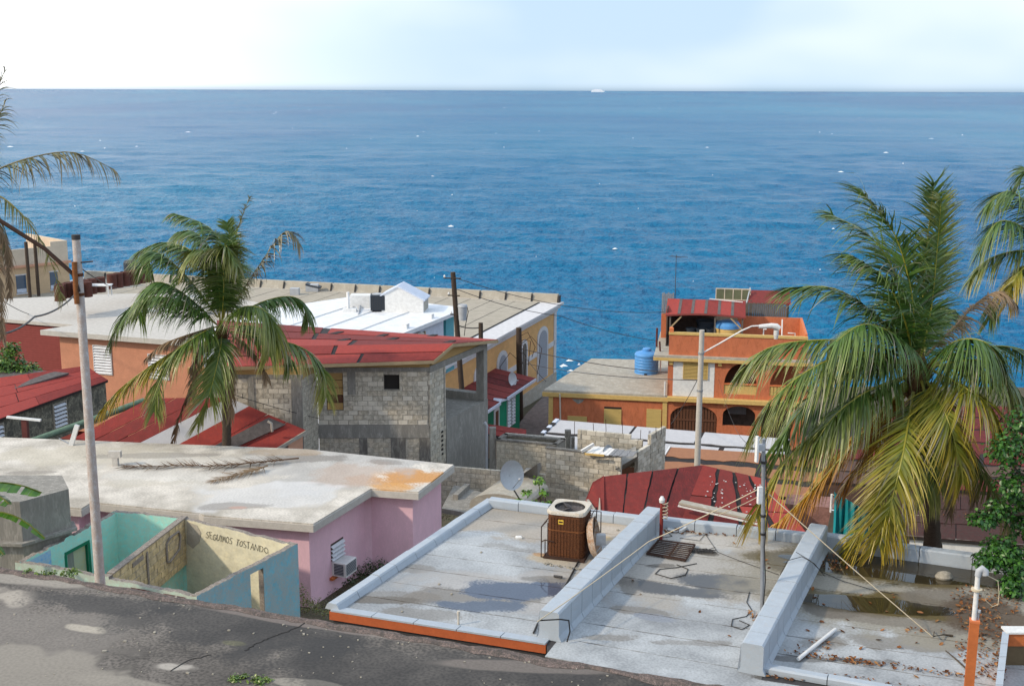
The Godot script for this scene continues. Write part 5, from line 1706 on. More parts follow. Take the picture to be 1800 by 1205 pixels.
func seaside_houses() -> void:
	# ---- long ochre building on the shore
	var yf := frame(Vector2(-1.5, -78.22) - Vector2(0.33, -0.944) * 9.0, Vector2(3.5, -92.5), 0)
	var o := 9.0
	var t := thing("ochre_building", "long ochre building with tall arched grey doors and a wide flat roof on the shore", "building", Transform3D(yf.basis, yf * Vector3(0, 3.0, 0)))
	var L := o + 14.75
	var wb := MB.new()
	var poly := PackedVector2Array([Vector2(0, -0.001), Vector2(L, -0.001), Vector2(L - 2.5, -42), Vector2(0, -42)])
	wb.prism(poly, -2.0, 6.35)
	part(wb, "wall", M.ochre, t)
	var base := MB.new()
	base.box(0, L + 0.1, -1.5, 1.55, -3, 0.08)
	part(base, "plinth", M.concrete_light, t)
	for q in [[6.35, 6.6, 0.12], [6.6, 6.85, 0.28], [6.85, 7.02, 0.5]]:
		var cb := MB.new()
		cb.prism(PackedVector2Array([Vector2(-1, q[2]), Vector2(L + q[2], q[2]), Vector2(L - 2.5 + q[2], -42.2), Vector2(-1, -42.2)]), q[0], q[1])
		part(cb, "cornice", M.white_trim, t)
	var rb := MB.new()
	rb.prism(PackedVector2Array([Vector2(-1, -1.1), Vector2(L - 0.6, -1.1), Vector2(L - 3.0, -41.5), Vector2(-1, -41.5)]), 7.02, 7.06)
	part(rb, "roof", M.tar, t)
	mat("old_membrane", Color(0.50, 0.45, 0.365), 0.9, {tex = "blotch", stain = Color(0.36, 0.32, 0.26), mask = "mask_soft", scale = Vector3(0.12, 0.3, 0.3)})
	var rt := yf * Transform3D(Basis(), Vector3(0, 3.0, 0))
	sheets(t, "roof_sheet", rt * Vector3(-1, 7.06, -1.2), rt * Vector3(L - 0.7, 7.06, -1.2), rt * Vector3(L - 3.1, 7.06, -41.0), rt * Vector3(-1, 7.06, -41.0), 22, 0.07, [M.old_membrane], {thick = 0.02, jit = 0.02, seg = 8})
	# parapet along the seaward end
	var n := 20
	for k in n:
		var q0 := Vector3(L - 0.1, 7.02, 0.2).lerp(Vector3(L - 2.6, 7.02, -41.8), (k + 0.03) / n)
		var q1 := Vector3(L - 0.1, 7.02, 0.2).lerp(Vector3(L - 2.6, 7.02, -41.8), (k + 0.97) / n)
		var pb := MB.new()
		pb.hexa([q0 + Vector3(0.5, 0, 0), q0 + Vector3(-0.1, 0, 0), q1 + Vector3(-0.1, 0, 0), q1 + Vector3(0.5, 0, 0), q0 + Vector3(0.5, 0.62, 0), q0 + Vector3(0.1, 0.62, 0), q1 + Vector3(0.1, 0.62, 0), q1 + Vector3(0.5, 0.62, 0)])
		part(pb, "parapet", M.concrete_light if k % 3 else M.old_membrane, t)
	for k in n:
		var q0 := Vector3(L - 0.1, 7.02, 0.2).lerp(Vector3(L - 2.6, 7.02, -41.8), (k - 0.03) / n)
		var jb := MB.new()
		jb.box(q0.x - 0.105, q0.x + 0.4, 7.03, 7.56, q0.z - 0.035, q0.z + 0.035)
		part(jb, "parapet_joint", M.seam, t)
	# tall arched doors and windows in pale surrounds, string course, corner strip
	for q in [[o + 10.4, 12.35, 1.75, 5.45, 0], [o + 6.65, 7.5, 2.0, 5.3, 1], [o + 1.7, 3.2, 3.0, 5.4, 0], [o - 2.6, -1.1, 3.0, 5.4, 0]]:
		var x0: float = q[0]
		var x1: float = o + q[1]
		var sur := MB.new()
		sur.face(arch(x0 - 0.3, x1 + 0.3, q[2], q[3] + 0.3), 0.0, 0.07)
		var d := part(sur, "door_surround", M.white_trim, t)
		var db := MB.new()
		db.face(arch(x0, x1, q[2], q[3]), 0.02, 0.1 if q[4] == 0 else 0.09)
		part(db, "door", M.grey_door if q[4] == 0 else M.grey_wood, d)
	for q in [[o + 12.75, o + 14.45], [o + 7.95, o + 10.0], [o + 3.6, o + 6.3], [o - 0.7, o + 1.3]]:
		var bb := MB.new()
		bb.box(q[0], q[1], 3.75, 4.12, 0.0, 0.06)
		part(bb, "string_course", M.white_trim, t)
	var cs := MB.new()
	cs.box(L - 0.55, L + 0.04, -1.5, 6.35, -0.5, 0.06)
	part(cs, "corner_strip", M.white_trim, t)
	# rooftop oddments
	for q in [["rooftop_box", "small grey concrete box on the ochre building's long roof", Vector3(-17.233, 10.06, -94.992), Vector3(0.7, 0.55, 0.6)], ["rooftop_vent", "slanted grey vent hood on the ochre building's long roof", Vector3(-16.109, 10.06, -96.682), Vector3(1.0, 0.6, 0.7)]]:
		var b := thing(q[0], q[1], "roof vent", at(q[2]))
		var bm := MB.new()
		bm.box(-q[3].x / 2, q[3].x / 2, 0, q[3].y, -q[3].z / 2, q[3].z / 2)
		part(bm, "body", M.plastic_grey, b)
		var bt := MB.new()
		bt.hexa([Vector3(-0.5, 0.56, 0.4), Vector3(0.7, 0.3, 0.4), Vector3(0.7, 0.3, -0.4), Vector3(-0.5, 0.56, -0.4), Vector3(-0.5, 0.68, 0.4), Vector3(0.7, 0.4, 0.4), Vector3(0.7, 0.4, -0.4), Vector3(-0.5, 0.68, -0.4)])
		if q[0] == "rooftop_vent": part(bt, "hood", M.black_unit, b)
	# ---- white-roofed house
	var wf := frame(Vector2(-6.12, -64.02) - Vector2(0.365, -0.931) * 3.0, Vector2(-3.0, -71.95), 0)
	var w := thing("white_roofed_house", "house with a brilliant white flat roof and pale blue walls", "house", Transform3D(wf.basis, wf * Vector3(0, 3.5, 0)))
	var W := 11.5
	var wr := MB.new()
	wr.prism(PackedVector2Array([Vector2(-2.2, 0.25), Vector2(W, 0.25), Vector2(W + 1.5, -7.8), Vector2(6.6, -10.5), Vector2(-2.2, -9.5)]), 9.48, 9.7)
	part(wr, "roof", M.white_roof, w)
	var ww := MB.new()
	ww.prism(PackedVector2Array([Vector2(-2, -0.05), Vector2(W - 2.6, -0.05), Vector2(W - 2.6, -0.9), Vector2(W - 0.3, -0.9), Vector2(W + 1.2, -7.5), Vector2(-2, -9)]), -1.0, 9.48)
	part(ww, "wall", M.bluewhite, w)
	for q in [[5.55, 5.85], [6.05, 6.3]]:
		var b := MB.new()
		b.box(q[0], q[1], 7.6, 9.2, -0.1, -0.03)
		var win := part(b, "window", M.dark, w)
		var fm := MB.new()
		fm.box(q[0] - 0.06, q[0], 7.6, 9.2, -0.05, 0.02); fm.box(q[1], q[1] + 0.06, 7.6, 9.2, -0.05, 0.02)
		part(fm, "frame", M.plywood, win)
	for q in [[W - 2.6, W - 1.7, 1], [W - 1.7, W - 0.55, 0]]:
		var b := MB.new()
		b.box(q[0], q[1], 6.0, 9.48, -0.9 if q[2] else -0.7, -0.3 if q[2] == 0 else -0.86)
		part(b, "column" if q[2] == 0 else "balcony_screen", M.turquoise_trim if q[2] == 0 else M.turquoise, w)
	for k in 3:
		var b := MB.new()
		b.box(-1.5 + k * 0.02, W - 1.0, 9.7, 9.76, -2.3 - 2.1 * k, -2.2 - 2.1 * k)
		part(b, "roof_seam", M.white_paint, w)
	for q in [[4.2, -0.1], [7.4, -0.1]]:
		var b := MB.new()
		b.box(q[0], q[0] + 0.35, 9.7, 9.95, q[1] - 0.3, q[1])
		part(b, "roof_block", M.white_paint, w)
	# rooftop hut with a ridge roof
	var hf := wf * Transform3D(Basis(), Vector3(0, 13.2, 0))
	var hut := thing("rooftop_hut", "small white gabled stair hut on the white flat roof", "hut", Transform3D(wf.basis, Vector3(-5.422, 13.2, -69.804)))
	hut.rotate_object_local(Vector3.UP, 0.0)
	var hb := MB.new()
	var hx := (Basis(Vector3.UP, 0.0)).x
	hut.transform = Transform3D(Basis(Vector3.UP, -0.12), Vector3(-6.151, 13.2, -70.161))
	hb.face(PackedVector2Array([Vector2(-1.55, 0), Vector2(0.95, 0), Vector2(0.95, 0.75), Vector2(-0.55, 1.5), Vector2(-1.55, 0.95)]), -1.6, 0)
	part(hb, "wall", M.white_paint, hut)
	var hr := MB.new()
	hr.hexa([Vector3(-0.55, 1.5, 0.06), Vector3(1.05, 0.7, 0.06), Vector3(1.05, 0.7, -1.7), Vector3(-0.55, 1.5, -1.7), Vector3(-0.55, 1.58, 0.06), Vector3(1.05, 0.78, 0.06), Vector3(1.05, 0.78, -1.7), Vector3(-0.55, 1.58, -1.7)])
	hr.hexa([Vector3(-1.65, 0.9, 0.06), Vector3(-0.551, 1.5, 0.06), Vector3(-0.551, 1.5, -1.7), Vector3(-1.65, 0.9, -1.7), Vector3(-1.65, 0.98, 0.06), Vector3(-0.551, 1.58, 0.06), Vector3(-0.551, 1.58, -1.7), Vector3(-1.65, 0.98, -1.7)])
	part(hr, "roof", M.bluewhite, hut)
	var hd := MB.new()
	hd.box(0.95, 0.97, 0.05, 0.6, -1.45, -0.15)
	part(hd, "door", M.concrete_light, hut)
	# dark air conditioner
	var ac := thing("air_conditioner", "dark blue grey air conditioner on the white flat roof", "air conditioner", at(Vector3(-7.945, 13.2, -70.691), 0.1))
	var ab := MB.new()
	ab.cbox(-0.42, 0.42, 0.1, 1.0, -0.42, 0.42, 0.04)
	part(ab, "casing", M.black_unit, ac)
	for k in 9:
		var lb := MB.new()
		lb.box(-0.4 + 0.094 * k, -0.37 + 0.094 * k, 0.14, 0.92, 0.42, 0.435)
		part(lb, "louvre_bar", M.seam, ac)
	var fb := MB.new()
	fb.lathe([Vector2(0.33, 1.0), Vector2(0.33, 1.03), Vector2(0.28, 1.03), Vector2(0.001, 1.005)], Vector3.ZERO, 18)
	part(fb, "fan_guard", M.plastic_grey, ac)
	var pd := MB.new()
	pd.box(-0.3, 0.3, 0, 0.1, -0.3, 0.3)
	part(pd, "base", M.seam, ac)
	# pipes and cistern beside it
	var pn := thing("vent_stack", "tall white vent pipe on the white roof, left of the dark air conditioner", "pipe", at(Vector3(-9.665, 13.2, -70.471)))
	var pm := MB.new()
	pm.tube([Vector3.ZERO, Vector3(0, 1.15, 0)], 0.09, 10)
	part(pm, "pipe", M.white_paint, pn)
	var pq := MB.new()
	pq.box(-0.3, 0.5, 0, 0.18, -0.25, 0.25)
	part(pq, "base", M.white_paint, pn)
	var tb := MB.new()
	tb.tube([Vector3(-9.479, 13.2, -70.852), Vector3(-9.566, 13.2, -73.406) + Vector3(0, 0.3, 0), Vector3(-8.939, 13.2, -70.296)], 0.045, 6); tb.tube([Vector3(-8.89, 13.2, -68.83), Vector3(-9.238, 13.2, -73.008) + Vector3(0, 0.2, 0)], 0.05, 6)
	solo(tb, "pipe_frame", M.plastic_grey, "leaning grey pipe frame on the white roof", "pipe frame")
	var wt := MB.new()
	wt.box(-0.6, 0.6, 0, 0.75, -0.4, 0.4)
	wt.v = at(Vector3(-9.116, 13.2, -72.017)) * wt.v
	solo(wt, "roof_cistern", M.white_paint, "white box cistern on the white roof behind the leaning pipes", "cistern")
	# ---- green house with dark red roof
	var gf := frame(Vector2(-1.45, -70.22) - Vector2(0.343, -0.939) * 1.5, Vector2(1.5, -78.3), 0)
	var g := thing("green_house", "small bright green house with a dark red felt roof beside the street", "house", Transform3D(gf.basis, gf * Vector3(0, 4.0, 0)))
	var gt := world_of(g)
	var G2 := 1.5
	red_roof(g, gt * Vector3(G2 + 8.65, 3.3, 0.05), gt * Vector3(-2.5, 3.3, 0.05), gt * Vector3(-2.5, 4.15, -5.6), gt * Vector3(G2 + 8.65, 4.15, -5.6), 1, 0.05, [M.tar])
	sheets(g, "roof_sheet", gt * Vector3(-2.5, 4.17, -5.6), gt * Vector3(-2.5, 3.32, 0.05), gt * Vector3(G2 + 8.65, 3.32, 0.05), gt * Vector3(G2 + 8.65, 4.17, -5.6), 11, 0.11, [M.red_felt_c, M.wine_felt, M.red_felt_c], {thick = 0.014, jit = 0.02, seg = 10})
	var gw := MB.new()
	gw.box(-2.3, G2 + 7.1, -1.5, 3.2, -5.4, -0.5)
	part(gw, "wall", M.green_paint, g)
	var gdk := MB.new()
	gdk.box(-2.3, G2 + 2.2, -1.4, 2.9, -0.5, -0.47)
	part(gdk, "porch", M.green_dark, g)
	for q in [[-2.5, G2 + 2.0], [G2 + 3.2, G2 + 8.65]]:
		var fbx := MB.new()
		fbx.box(q[0], q[1], 3.13, 3.31, 0.04, 0.12)
		part(fbx, "fascia", M.bluewhite, g)
	var pr := MB.new()
	pr.face(PackedVector2Array([Vector2(G2 + 1.9, 3.31), Vector2(G2 + 3.3, 3.15), Vector2(G2 + 2.1, 3.5)]), -0.4, 0.13)
	part(pr, "porch_gable", M.bluewhite, g)
	var dr := MB.new()
	dr.box(G2 + 2.3, G2 + 3.2, 0.2, 2.75, -0.5, -0.44)
	var door := part(dr, "door", M.white_trim, g)
	var dp := MB.new()
	dp.box(G2 + 2.5, G2 + 3.0, 0.5, 2.5, -0.44, -0.42)
	part(dp, "pane", M.brown_wood, door)
	for q in [[G2 + 4.7, G2 + 5.25], [G2 + 5.5, G2 + 6.05]]:
		louvre(g, q[0], q[1], 0.9, 2.85, -0.47, 9, "louvre", "white_trim", 0.7)
	# lean-to red roof below
	var lt := thing("lean_to_roof", "low red sheet lean-to at the foot of the green house", "lean-to", at(Vector3(-0.318, 6, -69.239)))
	red_roof(lt, Vector3(-1.481, 6.3, -68.546), Vector3(0.847, 6, -68.063), Vector3(0.864, 6.2, -69.778), Vector3(-1.511, 6.5, -69.932), 2, 0.05, [M.red_felt])
	var lw := MB.new()
	lw.prism(PackedVector2Array([Vector2(-1.441, -69.835), Vector2(0.751, -68.415), Vector2(0.767, -70.109), Vector2(-1.472, -71.34)]), 3.5, 5.95)
	part(lw, "wall", M.peach, lt, true)

func arch(x0: float, x1: float, y0: float, y1: float) -> PackedVector2Array:
	var p := PackedVector2Array([Vector2(x0, y0), Vector2(x1, y0)])
	var r := (x1 - x0) / 2
	var rise := minf(r, 0.75)
	for k in 13:
		var a := PI * k / 12.0
		p.append(Vector2((x0 + x1) / 2 + cos(a) * r, y1 - rise + sin(a) * rise))
	return p

func bar(mb: MB, a: Vector3, b: Vector3, w: float) -> void:
	mb.obox(seg_box(a, b), Vector3((b - a).length(), w, w))

func orange_house() -> void:
	var f := frame(Vector2(2.06, -74.45), Vector2(2.06 + 0.985, -74.45 + 0.172), 0)
	var t := thing("orange_house", "orange two storey house with yellow trim, arches and a cluttered roof terrace", "house", Transform3D(f.basis, f * Vector3(0, 7.3, 0)))
	# left wing
	var wb := MB.new()
	wb.prism(PackedVector2Array([Vector2(0.3, -0.001), Vector2(7.7, -0.001), Vector2(7.7, -9.9), Vector2(2.2, -9.4)]), -4.5, -0.2)
	part(wb, "wall", M.orange, t)
	var sl := MB.new()
	sl.prism(PackedVector2Array([Vector2(-0.12, 0.14), Vector2(7.78, 0.14), Vector2(7.78, -10.2), Vector2(1.9, -9.7)]), -0.2, 0.06)
	part(sl, "eaves", M.yellow_trim, t)
	var tr := MB.new()
	tr.prism(PackedVector2Array([Vector2(-0.06, 0.06), Vector2(7.74, 0.06), Vector2(7.74, -10.15), Vector2(1.93, -9.65)]), 0.061, 0.2)
	part(tr, "roof", M.concrete_light, t)
	for q in [[0.28, 0.56], [7.44, 7.72]]:
		var pb := MB.new()
		pb.box(q[0], q[1], -4.0, -0.2, 0.0, 0.06)
		part(pb, "corner_strip", M.yellow_trim, t)
	for q in [[3.8, 4.89, -0.85, -2.2], [6.46, 7.38, -0.72, -2.2], [1.5, 2.73, -1.42, -2.4]]:
		var s := MB.new()
		s.box(q[0], q[1], q[3], q[2], 0.0, 0.05)
		var sh := part(s, "window_board", M.yellow_board, t)
		if q[0] > 3.0 and q[0] < 4.0:
			var db := MB.new()
			db.box(q[0], q[1], q[2] + 0.01, q[2] + 0.14, 0.0, 0.012)
			part(db, "gap", M.dark, sh)
	var pt := MB.new()
	pt.face(PackedVector2Array([Vector2(1.75, -0.32), Vector2(2.55, -0.3), Vector2(2.4, -0.5), Vector2(2.15, -0.62), Vector2(1.9, -0.45)]), 0, 0.012)
	part(pt, "plaster_patch", M.concrete, t)
	var dp := MB.new()
	dp.tube([Vector3(1.0, 0.02, 0.2), Vector3(1.02, -0.4, 0.16), Vector3(1.08, -2.6, 0.12)], 0.05, 7)
	part(dp, "drain_pipe", M.chipped_white, t)
	# upper storey front with openings; body behind
	var X1 := 16.2
	var ub := MB.new()
	holed(ub, 7.7, X1, 0.17, 2.45, -0.2, 0.0, [[8.03, 10.55, 0.2, 2.35], [11.15, 13.12, 0.45, 2.45], [13.9, 15.9, 0.45, 2.45]])
	part(ub, "upper_wall", M.orange, t)
	for q in [[11.15, 13.12], [13.9, 15.9]]:
		var ab := MB.new()
		ab.face(spandrel(q[0], q[1], 1.0, 2.45), -0.199, -0.001)
		part(ab, "arch_wall", M.orange, t)
		var yb := MB.new()
		yb.box(q[0], q[1], 0.45, 1.06, -0.16, -0.06)
		var pan := part(yb, "balcony_panel", M.yellow_trim, t)
		var cb := MB.new()
		cb.box(q[0], q[1], 1.06, 1.12, -0.18, 0.02)
		part(cb, "rail", M.orange_bright, pan)
		if q[0] > 13:
			for k in 9:
				var bb := MB.new()
				bb.box(q[0] + 0.1 + 0.2 * k, q[0] + 0.22 + 0.2 * k, 0.5, 1.02, -0.05, -0.02)
				part(bb, "baluster", M.yellow_board, pan)
	var bk := MB.new()
	bk.box(7.7, X1, 0.17, 2.45, -7.2, -1.9)
	bk.box(7.7, 11.0, 0.17, 2.45, -1.9, -0.2)
	part(bk, "rear_wall", M.orange, t)
	var rm := MB.new()
	rm.box(11.2, 12.8, 0.5, 2.3, -1.9, -1.85)
	part(rm, "room_door", M.brown_wood, t)
	var wp := MB.new()
	wp.box(8.03, 10.55, 0.19, 2.36, -0.2, 0.02)
	part(wp, "white_panel", M.white_paint, t)
	louvre(t, 8.68, 10.1, 1.36, 2.32, 0.06, 11, "yellow_board", "yellow_trim", 0.9, "yellow_board")
	# string course between storeys
	var sc := MB.new()
	sc.cbox(7.72, X1 + 0.2, -0.1, 0.17, -0.3, 0.32, 0.03)
	part(sc, "string_course", M.yellow_trim, t)
	# ground floor
	var gb := MB.new()
	holed(gb, 7.72, X1, -4.4, -0.1, -0.25, -0.002, [[7.94, 10.8, -3.9, -0.1], [11.15, 13.12, -1.58, -0.1], [13.5, 15.3, -3.9, -0.1]])
	part(gb, "ground_wall", M.orange, t)
	for q in [[7.94, 10.8, -1.15, -0.37], [11.15, 13.12, -0.85, -0.3], [13.5, 15.3, -0.85, -0.3]]:
		var ab := MB.new()
		ab.face(spandrel(q[0], q[1], q[2], -0.1, q[3]), -0.249, -0.003)
		part(ab, "arch_wall", M.orange, t)
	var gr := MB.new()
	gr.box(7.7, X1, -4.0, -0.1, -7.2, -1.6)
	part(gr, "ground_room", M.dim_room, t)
	louvre(t, 11.5, 12.6, -1.2, -0.55, -1.55, 6, "zinc", "dim_room", 0.6)
	var gate := Node3D.new()
	gate.name = "gate"
	t.add_child(gate)
	var pm := MB.new()
	pm.box(-0.075, 0.075, -1.9, 1.0, -0.02, 0.02)
	var pmm := pm.mesh()
	for k in 15:
		var x := 8.03 + 0.19 * k
		var r := (x - 9.37) / 1.43
		var top := -1.15 + 0.78 * sqrt(maxf(0.0, 1.0 - r * r)) - 0.06
		shared(pmm, "plank", M.brown_wood, gate, Transform3D(Basis.from_scale(Vector3(1, 1.0, 1)), Vector3(x, top - 1.0, -0.16)), k)
	var gl := MB.new()
	gl.box(7.96, 10.78, -1.4, -1.28, -0.13, -0.1); gl.box(7.96, 10.78, -2.3, -2.2, -0.13, -0.1)
	part(gl, "rail", M.brown_wood, gate)
	# slab above, terrace parapets
	var ts := MB.new()
	ts.prism(PackedVector2Array([Vector2(6.8, 0.32), Vector2(X1 + 0.2, 0.32), Vector2(X1 + 0.2, -7.4), Vector2(6.8, -7.4)]), 2.45, 2.64)
	part(ts, "cornice", M.yellow_trim, t)
	var tc := MB.new()
	tc.prism(PackedVector2Array([Vector2(6.83, 0.29), Vector2(X1 + 0.17, 0.29), Vector2(X1 + 0.17, -7.37), Vector2(6.83, -7.37)]), 2.641, 2.78)
	part(tc, "terrace", M.concrete_light, t)
	for q in [[7.72, 16.0, 2.78, 4.05, -0.15, 0.0, 0], [15.85, 16.0, 2.78, 4.35, -5.6, -0.15, 1], [11.9, 15.85, 2.78, 4.35, -5.6, -5.45, 0], [6.95, 7.72, 2.78, 4.4, -5.6, -5.2, 0]]:
		var pb := MB.new()
		pb.box(q[0], q[1], q[2], q[3], q[4], q[5])
		var pp := part(pb, "parapet", M.orange if q[6] == 0 else M.orange_bright, t)
		if q[0] < 15 and q[5] > -1:
			var cb := MB.new()
			cb.box(q[0] - 0.03, q[1] + 0.03, q[3], q[3] + 0.15, q[4] - 0.05, q[5] + 0.05)
			part(cb, "coping", M.yellow_trim, pp)
	var ep := MB.new()
	ep.cbox(7.72, 7.98, 4.2, 4.5, -0.2, 0.02, 0.06)
	part(ep, "parapet_post", M.orange_bright, t)
	for q in [[7.78, 2.36], [10.75, 2.4]]:
		var hb := MB.new()
		hb.box(q[0], q[0] + 0.22, q[1] - 0.18, q[1] + 0.04, 0.0, 0.16)
		part(hb, "wall_lamp", M.yellow_trim, t)
	# terrace shelter
	var sh := thing("terrace_shelter", "lean-to shelter with a striped red felt roof on the orange house's terrace", "shelter", Transform3D(f.basis, f * Vector3(7.4, 10.08, 0)))
	var sw := world_of(sh)
	var se := func(x: float, u: float) -> Vector3: return sw * Vector3(x, lerpf(2.08 + 0.14 * sin(x / 4.9 * PI), 2.66, u), lerpf(-2.4, -5.0, u))
	for k in 6:
		var x0 := -0.05 + 0.83 * k
		var x1 := x0 + 0.83
		var mb := MB.new()
		slab4(mb, se.call(x0, 0), se.call(x1, 0), se.call(x1, 1), se.call(x0, 1), 0.07)
		part(mb, "roof_sheet", [M.red_felt_b, M.red_felt][k % 2], sh, true)
		if k > 0:
			var gs := MB.new()
			slab4(gs, se.call(x0 - 0.09, 0) + Vector3(0, 0.012, 0.02), se.call(x0 + 0.09, 0) + Vector3(0, 0.012, 0.02), se.call(x0 + 0.13, 1) + Vector3(0, 0.012, 0), se.call(x0 - 0.05, 1) + Vector3(0, 0.012, 0), 0.02)
			part(gs, "tar_strip", M.grey_felt, sh, true)
	var fb := MB.new()
	for k in 6:
		bar(fb, se.call(-0.05 + 0.83 * k, 0) + Vector3(0, -0.06, 0.03), se.call(0.78 + 0.83 * k, 0) + Vector3(0, -0.06, 0.03), 0.1)
	part(fb, "fascia", M.brick_red, sh, true)
	for q in [0.25, 3.05, 4.75]:
		var pb := MB.new()
		pb.box(q - 0.05, q + 0.05, 0, 2.05, -2.55, -2.45)
		part(pb, "post", M.grey_wood, sh)
	for q in [[0.25, 0.95, 1.2, 1.98], [4.75, 4.0, 1.25, 1.98]]:
		var bb := MB.new()
		bar(bb, Vector3(q[0], q[2], -2.45), Vector3(q[1], q[3], -2.45), 0.08)
		part(bb, "brace", M.wood_light, sh)
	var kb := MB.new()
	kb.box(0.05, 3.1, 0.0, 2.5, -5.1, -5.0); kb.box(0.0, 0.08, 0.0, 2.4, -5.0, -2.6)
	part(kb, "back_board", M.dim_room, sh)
	var pole := MB.new()
	bar(pole, se.call(2.6, 1.0) + Vector3(0, 0.1, 0.2), se.call(4.75, 0.8) + Vector3(0, 0.12, 0), 0.05)
	part(pole, "loose_pole", M.plastic_white, sh, true)
	# bins and drums under it
	var binl := ["black bin under the shelter roof, left of three", "black bin under the shelter roof, middle of three", "black bin under the shelter roof, right of three"]
	for k in 3:
		var mb := MB.new()
		mb.lathe([Vector2(0.001, 0), Vector2(0.24, 0), Vector2(0.3, 0.62), Vector2(0.33, 0.64), Vector2(0.33, 0.7), Vector2(0.27, 0.7), Vector2(0.25, 0.3), Vector2(0.001, 0.28)], Vector3.ZERO, 14)
		mb.v = f * Transform3D(Basis(), Vector3(8.95 + 0.62 * k, 10.08 + 0.45, -3.0)) * mb.v
		solo(mb, "bin", M.black_unit, binl[k], "bin", "bins under the terrace shelter")
	var tub := MB.new()
	tub.lathe([Vector2(0.001, 0), Vector2(0.55, 0), Vector2(0.68, 1.0), Vector2(0.72, 1.03), Vector2(0.72, 1.1), Vector2(0.6, 1.1), Vector2(0.55, 0.6), Vector2(0.001, 0.55)], f * Vector3(9.95, 10.08 + 0.4, -3.9), 18)
	solo(tub, "water_tub", M.black_unit, "large black water tub at the right under the shelter roof", "tub")
	var bench := MB.new()
	bench.box(0.0, 3.0, 0.0, 0.42, -0.6, 0.6)
	bench.v = f * Transform3D(Basis(), Vector3(7.9, 10.08, -3.4)) * bench.v
	solo(bench, "low_platform", M.dim_room, "dark low platform carrying the black bins under the shelter", "platform")
	var yt := thing("yellow_tank", "yellow water tank with a blue sheet over its top beside the shelter", "tank", Transform3D(f.basis, f * Vector3(11.25, 10.08, -3.3)))
	var yb := MB.new()
	yb.lathe([Vector2(0.001, 0), Vector2(0.78, 0), Vector2(0.8, 0.1), Vector2(0.8, 1.3), Vector2(0.7, 1.5)], Vector3.ZERO, 20)
	part(yb, "body", M.yellow_trim, yt)
	var bl := MB.new()
	bl.lathe([Vector2(0.83, 1.22), Vector2(0.82, 1.4), Vector2(0.68, 1.58), Vector2(0.35, 1.68), Vector2(0.001, 1.72)], Vector3.ZERO, 20)
	part(bl, "cover", M.tank_blue, yt)
	# zinc and board screens, small red roof, framed lights
	var zs := thing("zinc_screen", "upright corrugated zinc screen at the terrace's left corner", "screen", Transform3D(f.basis, f * Vector3(6.95, 11.7, -5.2)))
	for k in 8:
		var mb := MB.new()
		mb.box(0.1 * k, 0.1 * k + 0.085, 0, 1.35 + 0.05 * sin(k * 2.0), -0.03 + 0.02 * (k % 2), 0.02 * (k % 2))
		part(mb, "plank", M.zinc, zs)
	var bs := thing("board_screen", "weathered grey board screen behind the terrace's orange back wall", "screen", Transform3D(f.basis, f * Vector3(12.2, 11.2, -5.75)))
	for k in 22:
		var mb := MB.new()
		var h := 1.30 + 0.04 * sin(k * 3.1)
		mb.box(0.13 * k, 0.13 * k + 0.118, 0, h if k < 20 else h - 0.1, -0.02, 0.01 * (k % 2))
		part(mb, "plank", M.grey_wood, bs)
	var rr := thing("small_red_roof", "small red felt roof above the grey board screen", "roof", Transform3D(f.basis, f * Vector3(12.5, 12.2, -6.5)))
	var rm2 := MB.new()
	slab4(rm2, Vector3(0, 0.3, 0.7), Vector3(2.75, 0.3, 0.7), Vector3(2.75, 0.78, -1.6), Vector3(0.25, 0.78, -1.6), 0.08)
	part(rm2, "felt", M.red_felt_c, rr)
	for q in [[0.2, 0.4], [2.6, 0.4], [0.3, -1.4], [2.6, -1.4]]:
		var mb := MB.new()
		mb.box(q[0] - 0.05, q[0] + 0.05, -2.0, 0.4, q[1] - 0.05, q[1] + 0.05)
		part(mb, "post", M.grey_wood, rr)
	var gp := MB.new()
	bar(gp, Vector3(-0.1, 0.2, 0.75), Vector3(0.15, 1.0, -1.0), 0.07)
	part(gp, "pipe", M.plastic_grey, rr)
	var wf := thing("glazed_frame", "long frame of four olive panes standing on the terrace roof", "frame", Transform3D(f.basis, f * Vector3(10.4, 12.45, -7.2)))
	var gf := MB.new()
	for k in 5: gf.box(0.56 * k, 0.56 * k + 0.06, 0, 0.66, -0.03, 0.03)
	gf.box(0, 2.3, 0.66, 0.73, -0.03, 0.03); gf.box(0, 2.3, -0.06, 0, -0.03, 0.03)
	part(gf, "frame", M.cream_light, wf)
	for k in 4:
		var mb := MB.new()
		mb.box(0.56 * k + 0.06, 0.56 * k + 0.56, 0, 0.66, -0.012, 0.012)
		part(mb, "pane", mat("olive_pane", Color(0.16, 0.17, 0.10), 0.4, {tex = "grain"}) if k == 0 else M.olive_pane, wf)
	var wl := MB.new()
	wl.box(0.05, 2.2, -2.4, -0.06, -0.05, 0.05)
	part(wl, "support", M.grey_wood, wf)
	# white pipework and crates at the right
	var pw := thing("white_pipework", "white water pipes standing by the terrace's right wall", "pipework", Transform3D(f.basis, f * Vector3(13.5, 10.08, -3.2)))
	for line in [[Vector3(0.0, 1.5, 0), Vector3(0.0, 0.75, 0)], [Vector3(0.0, 1.2, 0), Vector3(0.18, 1.2, 0)], [Vector3(0, 0.75, 0), Vector3(-0.02, 0.22, 0), Vector3(0.8, 0.18, 0), Vector3(0.8, 0.8, 0), Vector3(1.75, 0.8, 0), Vector3(1.75, 0.4, 0)], [Vector3(1.15, 1.75, -0.6), Vector3(1.15, 0.45, 0)], [Vector3(1.5, 1.0, 0), Vector3(1.95, 1.0, 0), Vector3(1.95, 0.4, 0)]]:
		var mb := MB.new()
		mb.tube(line, 0.045, 6)
		part(mb, "pipe", M.plastic_white, pw)
